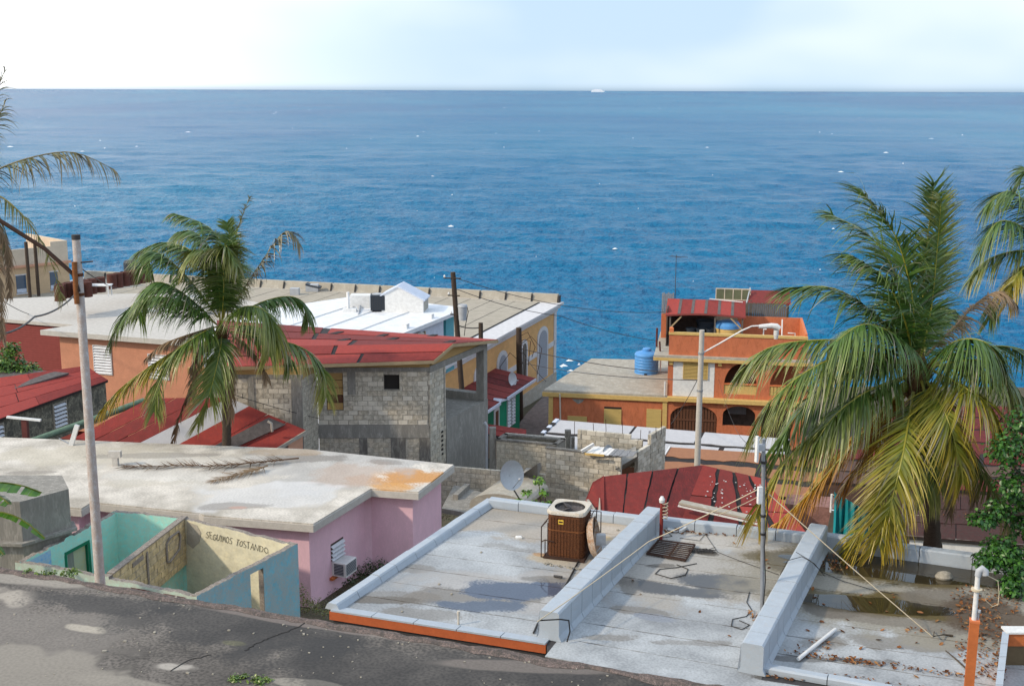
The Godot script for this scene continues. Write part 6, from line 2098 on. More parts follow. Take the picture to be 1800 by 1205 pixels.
	for q in [[1.0, 0.0, "black milk crate under the white pipes, nearer the lamp head"], [1.75, 0.1, "black milk crate in the terrace's right corner"]]:
		var cr := thing("crate", q[2], "crate", Transform3D(f.basis, f * Vector3(13.2 + q[0], 10.08, -2.6)))
		for r in 4:
			var mb := MB.new()
			mb.box(0, 0.7, 0.15 + 0.18 * r, 0.24 + 0.18 * r, -0.02, 0.02); mb.box(0, 0.04, 0.15 + 0.18 * r, 0.24 + 0.18 * r, -0.5, 0.0); mb.box(0.66, 0.7, 0.15 + 0.18 * r, 0.24 + 0.18 * r, -0.5, 0.0)
			part(mb, "slat", M.black_unit, cr)
		for k in 5:
			var mb := MB.new()
			mb.box(0.16 * k, 0.16 * k + 0.05, 0, 0.84, -0.015, 0.015)
			part(mb, "post", M.black_unit, cr)
	# blue tank on the left wing
	var bt := thing("blue_water_tank", "round blue plastic water tank on the orange house's lower roof", "tank", Transform3D(f.basis, f * Vector3(6.02, 7.5, -6.0)))
	var tb := MB.new()
	var prof := [Vector2(0.001, 0), Vector2(0.80, 0)]
	for k in 6:
		prof.append(Vector2(0.80, 0.03 + 0.2 * k)); prof.append(Vector2(0.775, 0.08 + 0.2 * k)); prof.append(Vector2(0.80, 0.13 + 0.2 * k))
	prof.append_array([Vector2(0.82, 1.25), Vector2(0.74, 1.36), Vector2(0.3, 1.5)])
	tb.lathe(prof, Vector3.ZERO, 28)
	part(tb, "body", M.tank_blue, bt)
	var tl := MB.new()
	tl.lathe([Vector2(0.3, 1.48), Vector2(0.3, 1.62), Vector2(0.24, 1.68), Vector2(0.001, 1.7)], Vector3.ZERO, 16)
	part(tl, "lid", M.tank_blue, bt)
	var to := MB.new()
	to.box(-0.09, 0.09, 0.0, 0.1, 0.76, 0.86)
	part(to, "outlet", M.black_unit, bt)
	var tp := MB.new()
	tp.tube([f * Vector3(6.95, 9.9, -6.0), f * Vector3(6.95, 7.52, -6.0)], 0.05, 7)
	solo(tp, "standpipe", M.plastic_white, "white standpipe just right of the blue water tank", "pipe")
	var tq := MB.new()
	tq.tube([f * Vector3(7.55, 8.4, 0.12), f * Vector3(7.55, 7.5, 0.12)], 0.05, 7)
	solo(tq, "standpipe", M.plastic_white, "white standpipe at the foot of the orange upper wall's left corner", "pipe")
	var an := thing("tv_aerial", "thin television aerial mast above the shelter's left end", "aerial", Transform3D(f.basis, f * Vector3(7.8, 10.08, -5.3)))
	var am := MB.new()
	am.tube([Vector3(0, 0, 0), Vector3(0, 5.5, 0)], [0.035, 0.02], 6)
	part(am, "mast", M.wire, an)
	for k in 4:
		var mb := MB.new()
		mb.tube([Vector3(-0.35 + 0.12 * k, 5.4 - 0.02 * k, -0.3), Vector3(-0.35 + 0.12 * k + 0.3, 5.4 - 0.02 * k, 0.3)], 0.012, 4)
		part(mb, "element", M.wire, an)
	var bo := MB.new()
	bo.tube([Vector3(-0.45, 5.4, 0), Vector3(0.75, 5.36, 0)], 0.015, 4)
	part(bo, "boom", M.wire, an)
	var rp := MB.new()
	rp.tube([f * Vector3(6.85, 10.1, -2.2), f * Vector3(6.85, 11.3, -2.2)], 0.07, 6); rp.tube([f * Vector3(7.15, 10.1, -0.9), f * Vector3(7.1, 10.7, -0.9)], 0.06, 6)
	solo(rp, "railing_stub", M.wine_paint, "two dark red pipe stubs standing on the slab's left overhang", "post")

func spandrel(x0: float, x1: float, spring: float, top: float, crown := 99.0) -> PackedVector2Array:     # the wall over an arch
	var p := PackedVector2Array([Vector2(x1, spring), Vector2(x1, top), Vector2(x0, top), Vector2(x0, spring)])
	var cr := minf(crown, top - 0.08)
	for k in range(1, 16):
		var a := PI - PI * k / 16.0
		p.append(Vector2((x0 + x1) / 2 + cos(a) * (x1 - x0) / 2, spring + sin(a) * (cr - spring)))
	return p

func middle_yards() -> void:
	# ---- white patched roof
	var t := thing("white_patched_house", "low house with a white felted roof seamed with black tar", "house", at(Vector3(11.356, 6, -66.469)))
	var a := Vector3(0.863, 8.7, -57.879)
	var b := Vector3(12.827, 8.7, -55.203)
	var c := Vector3(13.652, 9.25, -57.451)
	var d := Vector3(2.375, 9.25, -60.883)
	red_roof(t, a, b, c, d, 2, 0.28, [M.white_felt], 2, 0.06)
	var wb := MB.new()
	wb.prism(PackedVector2Array([Vector2(a.x, a.z), Vector2(b.x, b.z), Vector2(c.x, c.z), Vector2(d.x, d.z)]), 4.0, 8.55)
	part(wb, "wall", M.brown_wood, t, true)
	var eb := MB.new()
	eb.obox(seg_box(a, d).translated(Vector3(0, 0.02, 0)), Vector3((a - d).length(), 0.12, 0.2))
	part(eb, "edge_trim", M.bluewhite, t, true)
	for k in 4:
		var q := a.lerp(d, 0.2 + 0.2 * k)
		var tb := MB.new()
		tb.obox(seg_box(a, d).translated(q - (a + d) / 2 + Vector3(0.02, 0.05, 0)), Vector3(0.35, 0.07, 0.24))
		part(tb, "tar_patch", M.tar, t, true)
	# ---- tan felt roof
	var n := thing("tan_roofed_house", "low house with a tan felt roof crossed by broad black tar bands", "house", at(Vector3(11.018, 7, -59.153)))
	var ta := Vector3(5.895, 9.3, -50.349)
	var tb2 := Vector3(14.16, 9.3, -47.911)
	var tc := Vector3(15.178, 9.75, -52.655)
	var td := Vector3(7.376, 9.75, -54.35)
	red_roof(n, ta, tb2, tc, td, 3, 0.55, [M.tan_felt], 1, 0.1)
	var nw := MB.new()
	nw.prism(PackedVector2Array([Vector2(ta.x, ta.z), Vector2(tb2.x, tb2.z), Vector2(tc.x, tc.z), Vector2(td.x, td.z)]), 6.0, 9.15)
	part(nw, "wall", M.peach, n, true)
	var nt := MB.new()
	nt.obox(seg_box(ta, td), Vector3((ta - td).length(), 0.14, 0.06))
	part(nt, "edge_trim", M.white_paint, n, true)
	# ---- dark red roof next to the grey roofs: two slopes meeting in a ridge
	var r := thing("wine_roofed_house", "house with a dark red felt roof of ribbed sheets behind the first grey roof", "house", at(Vector3(6.753, 9.5, -48.998)))
	var ra := Vector3(2.621, 11.6, -41.339)
	var rb := Vector3(3.294, 12.2, -42.374)
	var rc := Vector3(7.126, 12.35, -43.313)
	var rd := Vector3(9.341, 12, -42.783)
	var re := Vector3(10.098, 11.2, -39.175)
	var rf := Vector3(5.671, 11.2, -39.406)
	var rg := Vector3(3.177, 11.2, -39.937)
	var strips := 4
	sheets(r, "roof_sheet", rb, rg + Vector3(0, -0.1, 0), rf, rc, 4, 0.07, [M.wine_felt, M.wine_felt, M.red_felt_c], {thick = 0.02, jit = 0.02, seg = 12})
	sheets(r, "roof_sheet", rc, rf, re, rd, 4, 0.12, [M.red_felt_c, M.red_felt, M.red_felt_b], {thick = 0.02, jit = 0.03, seg = 12, cuts = 1})
	var dk := MB.new()
	slab4(dk, rg + Vector3(0, -0.1, 0), rf, rc, rb, 0.1); slab4(dk, rf, re, rd, rc, 0.1)
	part(dk, "roof_deck", M.tar, r, true)
	var tn := MB.new()
	slab4(tn, ra, rg + Vector3(0.05, 0.1, 0), rb + Vector3(0.08, 0.05, 0), rb + Vector3(-0.35, -0.1, 0.3), 0.03)
	part(tn, "torn_sheet", M.red_felt_c, r, true)
	var tn2 := MB.new()
	ribbon(tn2, [ra + Vector3(0.1, 0.1, 0), ra.lerp(rg, 0.4) + Vector3(0, 0.2, 0), rg + Vector3(-0.1, 0.26, -0.4), rb.lerp(rg, 0.5) + Vector3(-0.1, 0.12, 0)], 0.10)
	part(tn2, "torn_edge", M.concrete_light, r, true)
	var rw := MB.new()
	rw.prism(PackedVector2Array([Vector2(rb.x, rb.z), Vector2(rg.x, rg.z), Vector2(re.x, re.z), Vector2(rd.x, rd.z), Vector2(rc.x, rc.z)]), 8.0, 11.0)
	part(rw, "wall", M.peach, r, true)
	var sp := MB.new()
	for k in 60:
		var u := rng.randf_range(0.15, 0.85)
		var v := rng.randf_range(0.15, 0.7)
		var p := rc.lerp(rd, u).lerp(rf.lerp(re, u), v) + Vector3(0, 0.05, 0)
		var s := rng.randf_range(0.012, 0.05)
		sp.obox(Transform3D(Basis(Vector3.UP, rng.randf() * 6.0), p), Vector3(s * 1.5, 0.012, s))
	var spm := part(sp, "droppings", M.white_paint, r, true)
	spm.set_meta("kind", "stuff")
	var pl := MB.new()
	pl.obox(seg_box(Vector3(5.894, 11.95, -40.367), Vector3(8.594, 11.75, -39.053)), Vector3((Vector3(5.894, 11.95, -40.367) - Vector3(8.594, 11.75, -39.053)).length(), 0.07, 0.34))
	solo(pl, "grey_plank", M.concrete_light, "weathered grey plank lying across the dark red roof", "plank")
	var pl2 := MB.new()
	pl2.obox(seg_box(Vector3(5.86, 11.85, -40.236), Vector3(8.441, 11.65, -38.937)), Vector3(3.0, 0.04, 0.1))
	solo(pl2, "thin_batten", M.white_paint, "thin pale batten along the near side of the grey plank", "batten")
	# ---- block enclosures
	var mats := ["block_a", "block_b", "block_d", "block_c"]
	var Y := 12.0
	var w1 := thing("block_wall", "tall block wall of bare grey blocks behind the rusty air conditioner", "wall", at(Vector3(2.777, 10, -46.761)))
	var p0 := Vector2(1.377, -46.61)
	var p1 := Vector2(4.276, -45.49)
	block_wall(w1, frame(p0, p1, 0), 0.0, (p1 - p0).length(), 9.4, 12.0, 0.16, [], mats)
	var cap := MB.new()
	cap.box(-0.03, (p1 - p0).length(), 12.0, 12.05, -0.2, 0.03)
	cap.v = frame(p0, p1, 0) * cap.v
	for i in cap.n.size(): cap.n[i] = frame(p0, p1, 0).basis * cap.n[i]
	part(cap, "coping", M.concrete_dark, w1, true)
	var w2 := thing("block_wall", "bare block wall with a stepped top at the back of the roofless yard", "wall", at(Vector3(4.207, 11, -50.653)))
	var p2 := Vector2(2.769, -49.364)
	var p3 := Vector2(5.43, -48.45)
	var l2 := (p3 - p2).length()
	block_wall(w2, frame(p2, p3, 0), 0.0, l2, 10.6, 11.8, 0.16, [], mats)
	block_wall(w2, frame(p2, p3, 0), 0.0, l2 - 0.5, 11.8, 12.0, 0.16, [], mats)
	var w3 := thing("block_wall", "stepped block wall climbing away at the right of the roofless yard", "wall", at(Vector3(6.49, 10, -53.145)))
	var p4 := Vector2(5.08, -46.827)
	var p5 := Vector2(6.486, -49.228)
	var l3 := (p5 - p4).length()
	block_wall(w3, frame(p4, p5, 0), 0.0, l3 * 0.45, 10.0, 11.8, 0.16, [], mats)
	block_wall(w3, frame(p4, p5, 0), l3 * 0.45, l3, 10.0, 12.2, 0.16, [], mats)
	var sp2 := MB.new()
	sp2.hexa([Vector3(4.08, 11, -46.65), Vector3(5.2, 11, -47.799), Vector3(5.356, 11, -49.815), Vector3(4.316, 11, -48.979), Vector3(4.054, 11.55, -45.373), Vector3(4.976, 11.8, -46.223), Vector3(5.036, 11.9, -47.303), Vector3(4.086, 11.8, -46.367)])
	part(sp2, "plaster", M.concrete, w3, true)
	var w4 := thing("block_tank", "open topped rendered block cistern left of the roofless yard", "wall", at(Vector3(0.829, 9, -55.464)))
	var q0 := Vector2(-0.658, -49.33)
	var q1 := Vector2(1.857, -48.519)
	var q2 := Vector2(2.274, -49.45)
	var q3 := Vector2(-0.304, -50.202)
	for e in [[q0, q1], [q1, q2], [q2, q3], [q3, q0]]:
		var fr := frame(e[0], e[1], 0)
		var lb := MB.new()
		lb.box(0, (e[1] - e[0]).length(), 11.52, 11.6, -0.18, 0.02)
		lb.v = fr * lb.v
		for i in lb.n.size(): lb.n[i] = fr.basis * lb.n[i]
		part(lb, "coping", M.concrete_dark, w4, true)
	block_wall(w4, frame(q0, q1, 0), 0.0, (q1 - q0).length(), 9.6, 11.52, 0.14, [], ["block_b", "block_d"])
	block_wall(w4, frame(q3, q2, 0), 0.0, (q2 - q3).length(), 10.8, 11.52, 0.14, [], ["block_b"])
	for e in [[q1, q2], [q3, q0]]:
		local_box(w4, "side", frame(e[0], e[1], 0), 0.03, (e[1] - e[0]).length() - 0.03, 9.6, 11.52, -0.16, 0.0, M.concrete)
	var cy := thing("concrete_post", "tall rough concrete post with a pipe beside the block house's grey wall", "post", at(Vector3(-0.809, 10, -49.704)))
	var cb := MB.new()
	cb.box(-0.14, 0.14, -1.0, 2.0, -0.14, 0.14)
	part(cb, "post", M.concrete, cy)
	var cpp := MB.new()
	cpp.tube([Vector3(-0.25, -1, 0.1), Vector3(-0.25, 2.1, 0.1), Vector3(-0.35, 2.25, 0.1)], 0.07, 8)
	part(cpp, "pipe", M.plastic_grey, cy)
	var cp2 := thing("concrete_post", "short dark concrete post standing between the two roofless enclosures", "post", at(Vector3(2.427, 10.9, -50.538)))
	var c2 := MB.new()
	c2.box(-0.13, 0.13, -1.2, 0.75, -0.13, 0.13); c2.box(0.15, 0.3, -1.2, 0.45, -0.1, 0.1)
	part(c2, "post", M.concrete_dark, cp2)
	var w5 := thing("block_wall", "low block wall running left behind the large satellite dish", "wall", at(Vector3(-0.46, 10, -48.93)))
	var s0 := Vector2(-2.965, -46.211)
	var s1 := Vector2(1.297, -45.091)
	block_wall(w5, frame(s0, s1, 0), 0.0, (s1 - s0).length(), 9.4, 11.4, 0.16, [], ["block_b", "block_d", "block_a"])
	var st := MB.new()
	st.hexa([Vector3(0.347, 11.4, -45.009), Vector3(1.004, 11.4, -44.804), Vector3(1.185, 11.4, -45.959), Vector3(0.578, 11.4, -45.953), Vector3(0.448, 11.75, -44.14), Vector3(0.995, 12, -44.57), Vector3(1.109, 12, -44.789), Vector3(0.581, 11.75, -44.423)])
	part(st, "plaster_ramp", M.concrete, w5, true)
	for k in 9:
		var rb2 := MB.new()
		var p := [Vector3(3.453, 12, -49.198), Vector3(3.973, 12, -49.117), Vector3(4.635, 12, -48.781), Vector3(5.403, 11.8, -49.055), Vector3(5.782, 11.9, -48.63), Vector3(5.949, 12.2, -48.1), Vector3(6.232, 12.2, -48.702), Vector3(5.691, 11.8, -48.635), Vector3(2.64, 12, -49.188)]
		rb2.tube([p[k] + Vector3(0, -0.2, 0), p[k] + Vector3(rng.randf_range(-0.04, 0.04), rng.randf_range(0.25, 0.55), 0)], 0.012, 4)
		part(rb2, "rebar", M.rust_bar, w2, true)
	# sheet roof over the yard
	var zr := thing("sheet_roof", "scrap of corrugated sheet roof with yellow edge over the roofless yard", "roof sheet", at(Vector3(3.931, 12.1, -45.919)))
	for k in 14:
		var u := k / 14.0
		var mb := MB.new()
		var A := Vector3(2.871, 12.05, -45.765).lerp(Vector3(4.704, 12.05, -45.333), u)
		var B := Vector3(3.259, 12.2, -46.278).lerp(Vector3(4.896, 12.2, -45.523), u)
		var dx := (Vector3(4.704, 12.05, -45.333) - Vector3(2.871, 12.05, -45.765)) / 14.0
		slab4(mb, A + Vector3(0, 0.02 * (k % 2), 0), A + dx + Vector3(0, 0.02 * (k % 2), 0), B + dx + Vector3(0, 0.02 * (k % 2), 0), B + Vector3(0, 0.02 * (k % 2), 0), 0.02)
		part(mb, "plank", M.zinc if k > 6 else M.white_paint, zr, true)
	var ye := MB.new()
	bar(ye, Vector3(2.865, 12.08, -45.666) + Vector3(0, 0, 0.03), Vector3(3.606, 12.08, -45.448) + Vector3(0, 0, 0.03), 0.07)
	part(ye, "edge", M.yellow_trim, zr, true)
	var wp := MB.new()
	bar(wp, Vector3(2.734, 12.15, -45.74), Vector3(3.232, 12.4, -45.919), 0.1)
	part(wp, "pole", M.plastic_white, zr, true)
	# vaulted white roof and slab by the first grey roof
	var va := thing("vaulted_roof", "small weathered white vaulted roof behind the first grey roof's corner", "roof", at(Vector3(-0.613, 11, -42.837)))
	var vb := MB.new()
	for k in 12:
		var a0 := PI * k / 12.0
		var a1 := PI * (k + 1) / 12.0
		var A := Vector3(-1.542, 11, -42.891)
		var B := Vector3(0.543, 11, -42.535)
		var D := Vector3(0.9, 0, -2.0)
		var P0 := A.lerp(B, (1 - cos(a0)) / 2) + Vector3(0, sin(a0) * 0.42, 0)
		var P1 := A.lerp(B, (1 - cos(a1)) / 2) + Vector3(0, sin(a1) * 0.42, 0)
		vb.quad(P0, P1, P1 + D, P0 + D)
		vb.quad(P0 + Vector3(0, -0.6, 0), P1 + Vector3(0, -0.6, 0), P1, P0)
	part(vb, "shell", M.concrete_light, va, true)
	var gs := thing("grey_slab", "stained grey slab roof beside the pink house's right wall", "roof", at(Vector3(-2.049, 10.6, -44.292)))
	var gb := MB.new()
	slab4(gb, Vector3(-2.598, 10.8, -42.882), Vector3(-1.184, 10.8, -42.156), Vector3(-0.678, 10.8, -44.389), Vector3(-2.263, 10.8, -45.606), 0.18)
	part(gb, "slab", M.concrete, gs, true)
	var gc := MB.new()
	gc.obox(seg_box(Vector3(-2.209, 10.85, -43.571), Vector3(-1.631, 10.85, -45.463)), Vector3(1.4, 0.3, 0.2))
	part(gc, "kerb", M.concrete, gs, true)
	# ---- right hand yard beyond the third grey roof
	var pk := thing("pink_shed", "low pinkish brown shed wall under the palm's left fronds", "shed", at(Vector3(10.914, 10, -44.174)))
	var pb := MB.new()
	pb.prism(PackedVector2Array([Vector2(10.024, -42.372), Vector2(11.879, -41.895), Vector2(12.494, -43.031), Vector2(10.37, -43.464)]), 8.0, 11.2)
	part(pb, "wall", mat("brown_pink", Color(0.33, 0.17, 0.14), 0.85, {tex = "blotch"}), pk, true)
	var dr := thing("maroon_shed", "shed with a dark maroon roof and white walls behind the palm trunk", "shed", at(Vector3(15.556, 11, -40.309)))
	mat("maroon", Color(0.085, 0.022, 0.02), 0.8, {tex = "blotch", stain = Color(0.05, 0.03, 0.025), mask = "mask_soft", scale = 0.8})
	red_roof(dr, Vector3(12.173, 12.6, -35.4), Vector3(15.478, 12.6, -34.666), Vector3(16.558, 13.1, -37.846), Vector3(12.979, 13.1, -37.697), 3, 0.04, [M.maroon], 1, 0.02)
	var dfa := MB.new()
	dfa.obox(seg_box(Vector3(12.187, 12.55, -35.434), Vector3(15.497, 12.55, -34.701)), Vector3((Vector3(12.187, 12.55, -35.434) - Vector3(15.497, 12.55, -34.701)).length(), 0.14, 0.06))
	part(dfa, "fascia", M.concrete, dr, true)
	var dw := MB.new()
	dw.prism(PackedVector2Array([Vector2(12.307, -35.469), Vector2(15.516, -34.736), Vector2(16.854, -38.443), Vector2(13.343, -38.408)]), 8.5, 12.44)
	part(dw, "wall", M.white_paint, dr, true)
	var db := MB.new()
	db.obox(seg_box(Vector3(13.305, 12, -35.709), Vector3(14.336, 12, -35.529)), Vector3(0.9, 0.35, 0.05))
	part(db, "green_board", mat("lime", Color(0.22, 0.30, 0.04), 0.7, {tex = "grain"}), dr, true)
	var xb := thing("pink_backdrop_house", "dull pink house partly seen through the palm's lower fronds", "house", at(Vector3(18.658, 9, -51.386)))
	var xw := MB.new()
	xw.prism(PackedVector2Array([Vector2(12.147, -45.862), Vector2(19.692, -44.548), Vector2(21.575, -47.979), Vector2(13.181, -49.079)]), 7.0, 10.8)
	part(xw, "wall", M.brown_felt, xb, true)
	red_roof(xb, Vector3(12.067, 10.9, -45.879), Vector3(19.875, 10.9, -44.44), Vector3(21.638, 11.3, -48.195), Vector3(13.067, 11.3, -49.073), 3, 0.2, [M.brown_felt, M.wine_felt], 2, 0.08)
	var yh := thing("maroon_roofed_house", "house with a dull maroon roof behind the palm's right fronds", "house", at(Vector3(26.665, 7, -64.409)))
	red_roof(yh, Vector3(17.574, 9.6, -54.599), Vector3(24.473, 9.6, -52.723), Vector3(27.231, 10.3, -59.883), Vector3(19.486, 10.3, -60.124), 4, 0.16, [M.wine_felt], 2, 0.05)
	var yw := MB.new()
	yw.prism(PackedVector2Array([Vector2(17.815, -54.933), Vector2(24.492, -53.043), Vector2(27.806, -61.183), Vector2(19.983, -61.084)]), 5.0, 9.45)
	part(yw, "wall", M.peach, yh, true)
	# white post, washing line with teal and flowered cloths
	var wp2 := thing("white_post", "white tapered wall pier at the back of the second parapet", "post", at(Vector3(10.258, 12, -36.81)))
	var wq := MB.new()
	wq.hexa([Vector3(9.7, 12.2, -35.644), Vector3(10.145, 12.2, -35.457), Vector3(10.37, 12.2, -36.04), Vector3(9.894, 12.2, -36.134), Vector3(7.652, 16.192, -27.6), Vector3(7.83, 16.179, -27.6), Vector3(7.941, 16.065, -28), Vector3(7.775, 16.079, -28)])
	part(wq, "pier", M.white_paint, wp2, true)
	var wr := MB.new()
	wr.tube([Vector3(7.669, 16.114, -27.7), Vector3(7.67, 16.571, -27.7)], 0.03, 5)
	part(wr, "rod", M.white_paint, wp2, true)
	cloth("teal_cloth", "teal cloth hanging from a line behind the third grey roof", M.teal_cloth, Vector3(7.08, 17.407, -25.4), Vector3(7.912, 16.944, -25.2), 1.25, 0.5)
	var fm := painted_cloth()
	cloth("flowered_cloth", "white cloth printed with pink flowers hanging beside the teal cloth", fm, Vector3(7.868, 17.035, -25.2), Vector3(8.562, 17.031, -25), 0.95, 1.0)
	wire("clothes line behind the third grey roof carrying the two cloths", [Vector3(7.642, 16.606, -27.6), Vector3(7.911, 16.957, -25.2), Vector3(8.586, 17.044, -25), Vector3(8.473, 17.667, -23.2)], 0.008, 0.02, "rope", "clothes_line", "line")

func cloth(called: String, label: String, m: Material, a: Vector3, b: Vector3, drop: float, even: float) -> void:
	var mb := MB.new()
	var nx := 26
	var ny := 12
	var g := func(i: int, j: int) -> Vector3:
		var u := float(i) / nx
		var v := float(j) / ny
		var p := a.lerp(b, u)
		var bottom := minf(a.y, b.y) - drop
		p.y = lerpf(p.y, bottom, v)
		return p + Vector3(0.02 * sin(v * 4.0), 0, 0.07 * sin(u * 17.0 + v) * (0.3 + v) + 0.03 * sin(u * 41.0))
	for i in nx:
		for j in ny:
			var A: Vector3 = g.call(i, j)
			var B: Vector3 = g.call(i + 1, j)
			var C: Vector3 = g.call(i + 1, j + 1)
			var D: Vector3 = g.call(i, j + 1)
			var nn := (D - A).cross(B - A).normalized()
			for k in [[D, i, j + 1], [B, i + 1, j], [C, i + 1, j + 1], [D, i, j + 1], [A, i, j], [B, i + 1, j]]:
				mb.v.append(k[0]); mb.n.append(nn); mb.u.append(Vector2(k[1] / float(nx), k[2] / float(ny))); mb.c.append(Color.WHITE)
	solo(mb, called, m, label, "cloth")

func painted_cloth() -> Material:
	var s := 256
	var im := Image.create(s, s, false, Image.FORMAT_RGB8)
	im.fill(Color(0.86, 0.86, 0.84))
	for k in 60:
		var p := Vector2(rng.randf() * s, rng.randf() * s)
		var col: Color = [Color(0.85, 0.45, 0.5), Color(0.80, 0.35, 0.42), Color(0.55, 0.68, 0.55), Color(0.92, 0.7, 0.7)][k % 4]
		var rad := rng.randf_range(6, 17)
		for y in range(maxi(0, int(p.y - rad)), mini(s, int(p.y + rad))):
			for x in range(maxi(0, int(p.x - rad)), mini(s, int(p.x + rad))):
				var d := Vector2(x, y) - p
				if d.length() < rad * (0.65 + 0.35 * cos(d.angle() * 5.0 + k)):
					im.set_pixel(x, y, col)
	return mat("flowered", Color(0.9, 0.9, 0.9), 0.85, {tex = ImageTexture.create_from_image(im), uv = 1, scale = 1.0, back = Color(0.2, 0.2, 0.2)})

func things_on_roofs() -> void:
	# ---- rusty air conditioner in its cage
	var c := Vector3(1.001, 17.405, -21.373) + Vector3(0.10, 0, -0.36)
	var ac := thing("rusty_air_conditioner", "large rust brown air conditioner with a white top standing in a bent wire cage", "air conditioner", at(c, -0.30))
	var s := 0.345
	var ring := PackedVector2Array()
	for q in [[1, -1], [1, 1], [-1, 1], [-1, -1]]:
		for k in 5:
			var a: float = {[1, -1]: -PI / 2, [1, 1]: 0.0, [-1, 1]: PI / 2, [-1, -1]: PI}[q] + PI / 2 * k / 4.0
			ring.append(Vector2(q[0] * (s - 0.1) + cos(a) * 0.1, q[1] * (s - 0.1) + sin(a) * 0.1))
	var body := MB.new()
	body.prism(ring, 0.05, 0.876)
	part(body, "casing", M.rust, ac)
	# coil guard: horizontal and vertical wires over the casing
	for k in 17:
		var y := 0.09 + 0.044 * k
		var line := []
		for p in ring: line.append(Vector3(p.x * 1.012, y, p.y * 1.012))
		line.append(line[0])
		var mb := MB.new()
		mb.tube(line, 0.005, 4, false)
		part(mb, "guard_wire", M.rust, ac)
	for k in 10:
		var mb := MB.new()
		var x := -0.27 + 0.06 * k
		mb.tube([Vector3(x, 0.06, s + 0.007), Vector3(x, 0.82, s + 0.007)], 0.006, 4)
		part(mb, "guard_bar", M.rust, ac)
	var bd := MB.new()
	var big := Geometry2D.offset_polygon(ring, 0.012)[0]
	bd.prism(big, 0.56, 0.575)
	part(bd, "band", M.rust_light, ac)
	# top cover with round opening, fan and guard
	var tp := MB.new()
	var n := 40
	for k in n:
		var a0 := TAU * k / n
		var a1 := TAU * (k + 1) / n
		var o := func(a: float, r: float) -> Vector2:
			var d := Vector2(cos(a), sin(a))
			return d * minf(r / maxf(absf(d.x), absf(d.y)), r * 1.28)
		var po0: Vector2 = o.call(a0, 0.37)
		var po1: Vector2 = o.call(a1, 0.37)
		var pi0 := Vector2(cos(a0), sin(a0)) * 0.29
		var pi1 := Vector2(cos(a1), sin(a1)) * 0.29
		tp.quad(v3(po0 * 0.97, 0.945), v3(pi0, 0.935), v3(pi1, 0.935), v3(po1 * 0.97, 0.945))
		tp.quad(v3(po0 * 0.97, 0.945), v3(po1 * 0.97, 0.945), v3(po1, 0.915), v3(po0, 0.915))
		tp.quad(v3(po0, 0.915), v3(po1, 0.915), v3(po1, 0.875), v3(po0, 0.875))
		tp.quad(v3(pi0, 0.935), v3(pi0, 0.80), v3(pi1, 0.80), v3(pi1, 0.935))
	part(tp, "top_cover", M.chipped_white, ac)
	var dk := MB.new()
	dk.lathe([Vector2(0.288, 0.70), Vector2(0.288, 0.93)], Vector3.ZERO, 24); dk.lathe([Vector2(0.288, 0.88), Vector2(0.001, 0.88)], Vector3.ZERO, 24)
	part(dk, "fan_well", M.seam, ac)
	for k in 3:
		var mb := MB.new()
		var b := Basis(Vector3.UP, TAU * k / 3.0) * Basis(Vector3.RIGHT, 0.35)
		mb.obox(Transform3D(b, Vector3(0, 0.91, 0) + b * Vector3(0.14, 0, 0)), Vector3(0.22, 0.008, 0.13))
		part(mb, "fan_blade", M.grey_felt, ac)
	for k in 4:
		var line := []
		for j in 25: line.append(Vector3(cos(TAU * j / 24.0), 0, sin(TAU * j / 24.0)) * (0.06 + 0.06 * k) + Vector3(0, 0.932, 0))
		var mb := MB.new()
		mb.tube(line, 0.003, 4, false)
		part(mb, "guard_ring", M.wire, ac)
	var lb := MB.new()
	lb.box(-0.13, -0.03, 0.70, 0.78, s + 0.002, s + 0.012)
	var plate := part(lb, "label_plate", M.yellow_label, ac)
	var lk := MB.new()
	lk.box(-0.12, -0.04, 0.725, 0.755, s + 0.012, s + 0.0145)
	part(lk, "print", M.rust_bar, plate)
	var pd := MB.new()
	pd.box(-0.4, 0.38, 0, 0.05, -0.38, 0.4)
	part(pd, "base_tray", M.rust_bar, ac)
	# the cage
	var cage := []
	for x in [-0.46, -0.40]:
		cage.append([Vector3(x, 0.0, 0.34 if x < -0.42 else 0.1), Vector3(x, 0.6, 0.34 if x < -0.42 else 0.1)])
	cage.append([Vector3(-0.46, 0.6, 0.34), Vector3(-0.36, 0.72, 0.3)])
	cage.append([Vector3(-0.46, 0.6, 0.34), Vector3(-0.46, 0.6, -0.3)])
	cage.append([Vector3(-0.46, 0.3, 0.34), Vector3(-0.38, 0.36, 0.36), Vector3(-0.2, 0.34, 0.37)])
	cage.append([Vector3(-0.46, 0.02, 0.36), Vector3(0.4, 0.02, 0.40)])
	cage.append([Vector3(-0.38, 0.0, 0.36), Vector3(-0.38, 0.34, 0.36)])
	cage.append([Vector3(0.42, 0.35, 0.1), Vector3(0.44, 0.85, 0.05), Vector3(0.44, 0.85, -0.35), Vector3(0.42, 0.3, -0.35)])
	cage.append([Vector3(0.48, 0.4, 0.1), Vector3(0.5, 0.82, 0.05)])
	cage.append([Vector3(0.36, 0.86, -0.1), Vector3(0.58, 0.86, -0.1), Vector3(0.58, 0.45, -0.1)])
	for l in cage:
		var mb := MB.new()
		mb.tube(l, 0.011, 5)
		part(mb, "cage_bar", M.rust_bar, ac)
	# dented pan leaning against it with a grey round cover
	var dish := thing("dented_pan", "dented rust streaked white pan propped against the rusty air conditioner", "pan", at(Vector3(1.438, 17.41, -21.392)))
	var db := MB.new()
	var bb := Basis(Vector3.UP, 1.36) * Basis(Vector3.RIGHT, PI / 2 - 0.22)
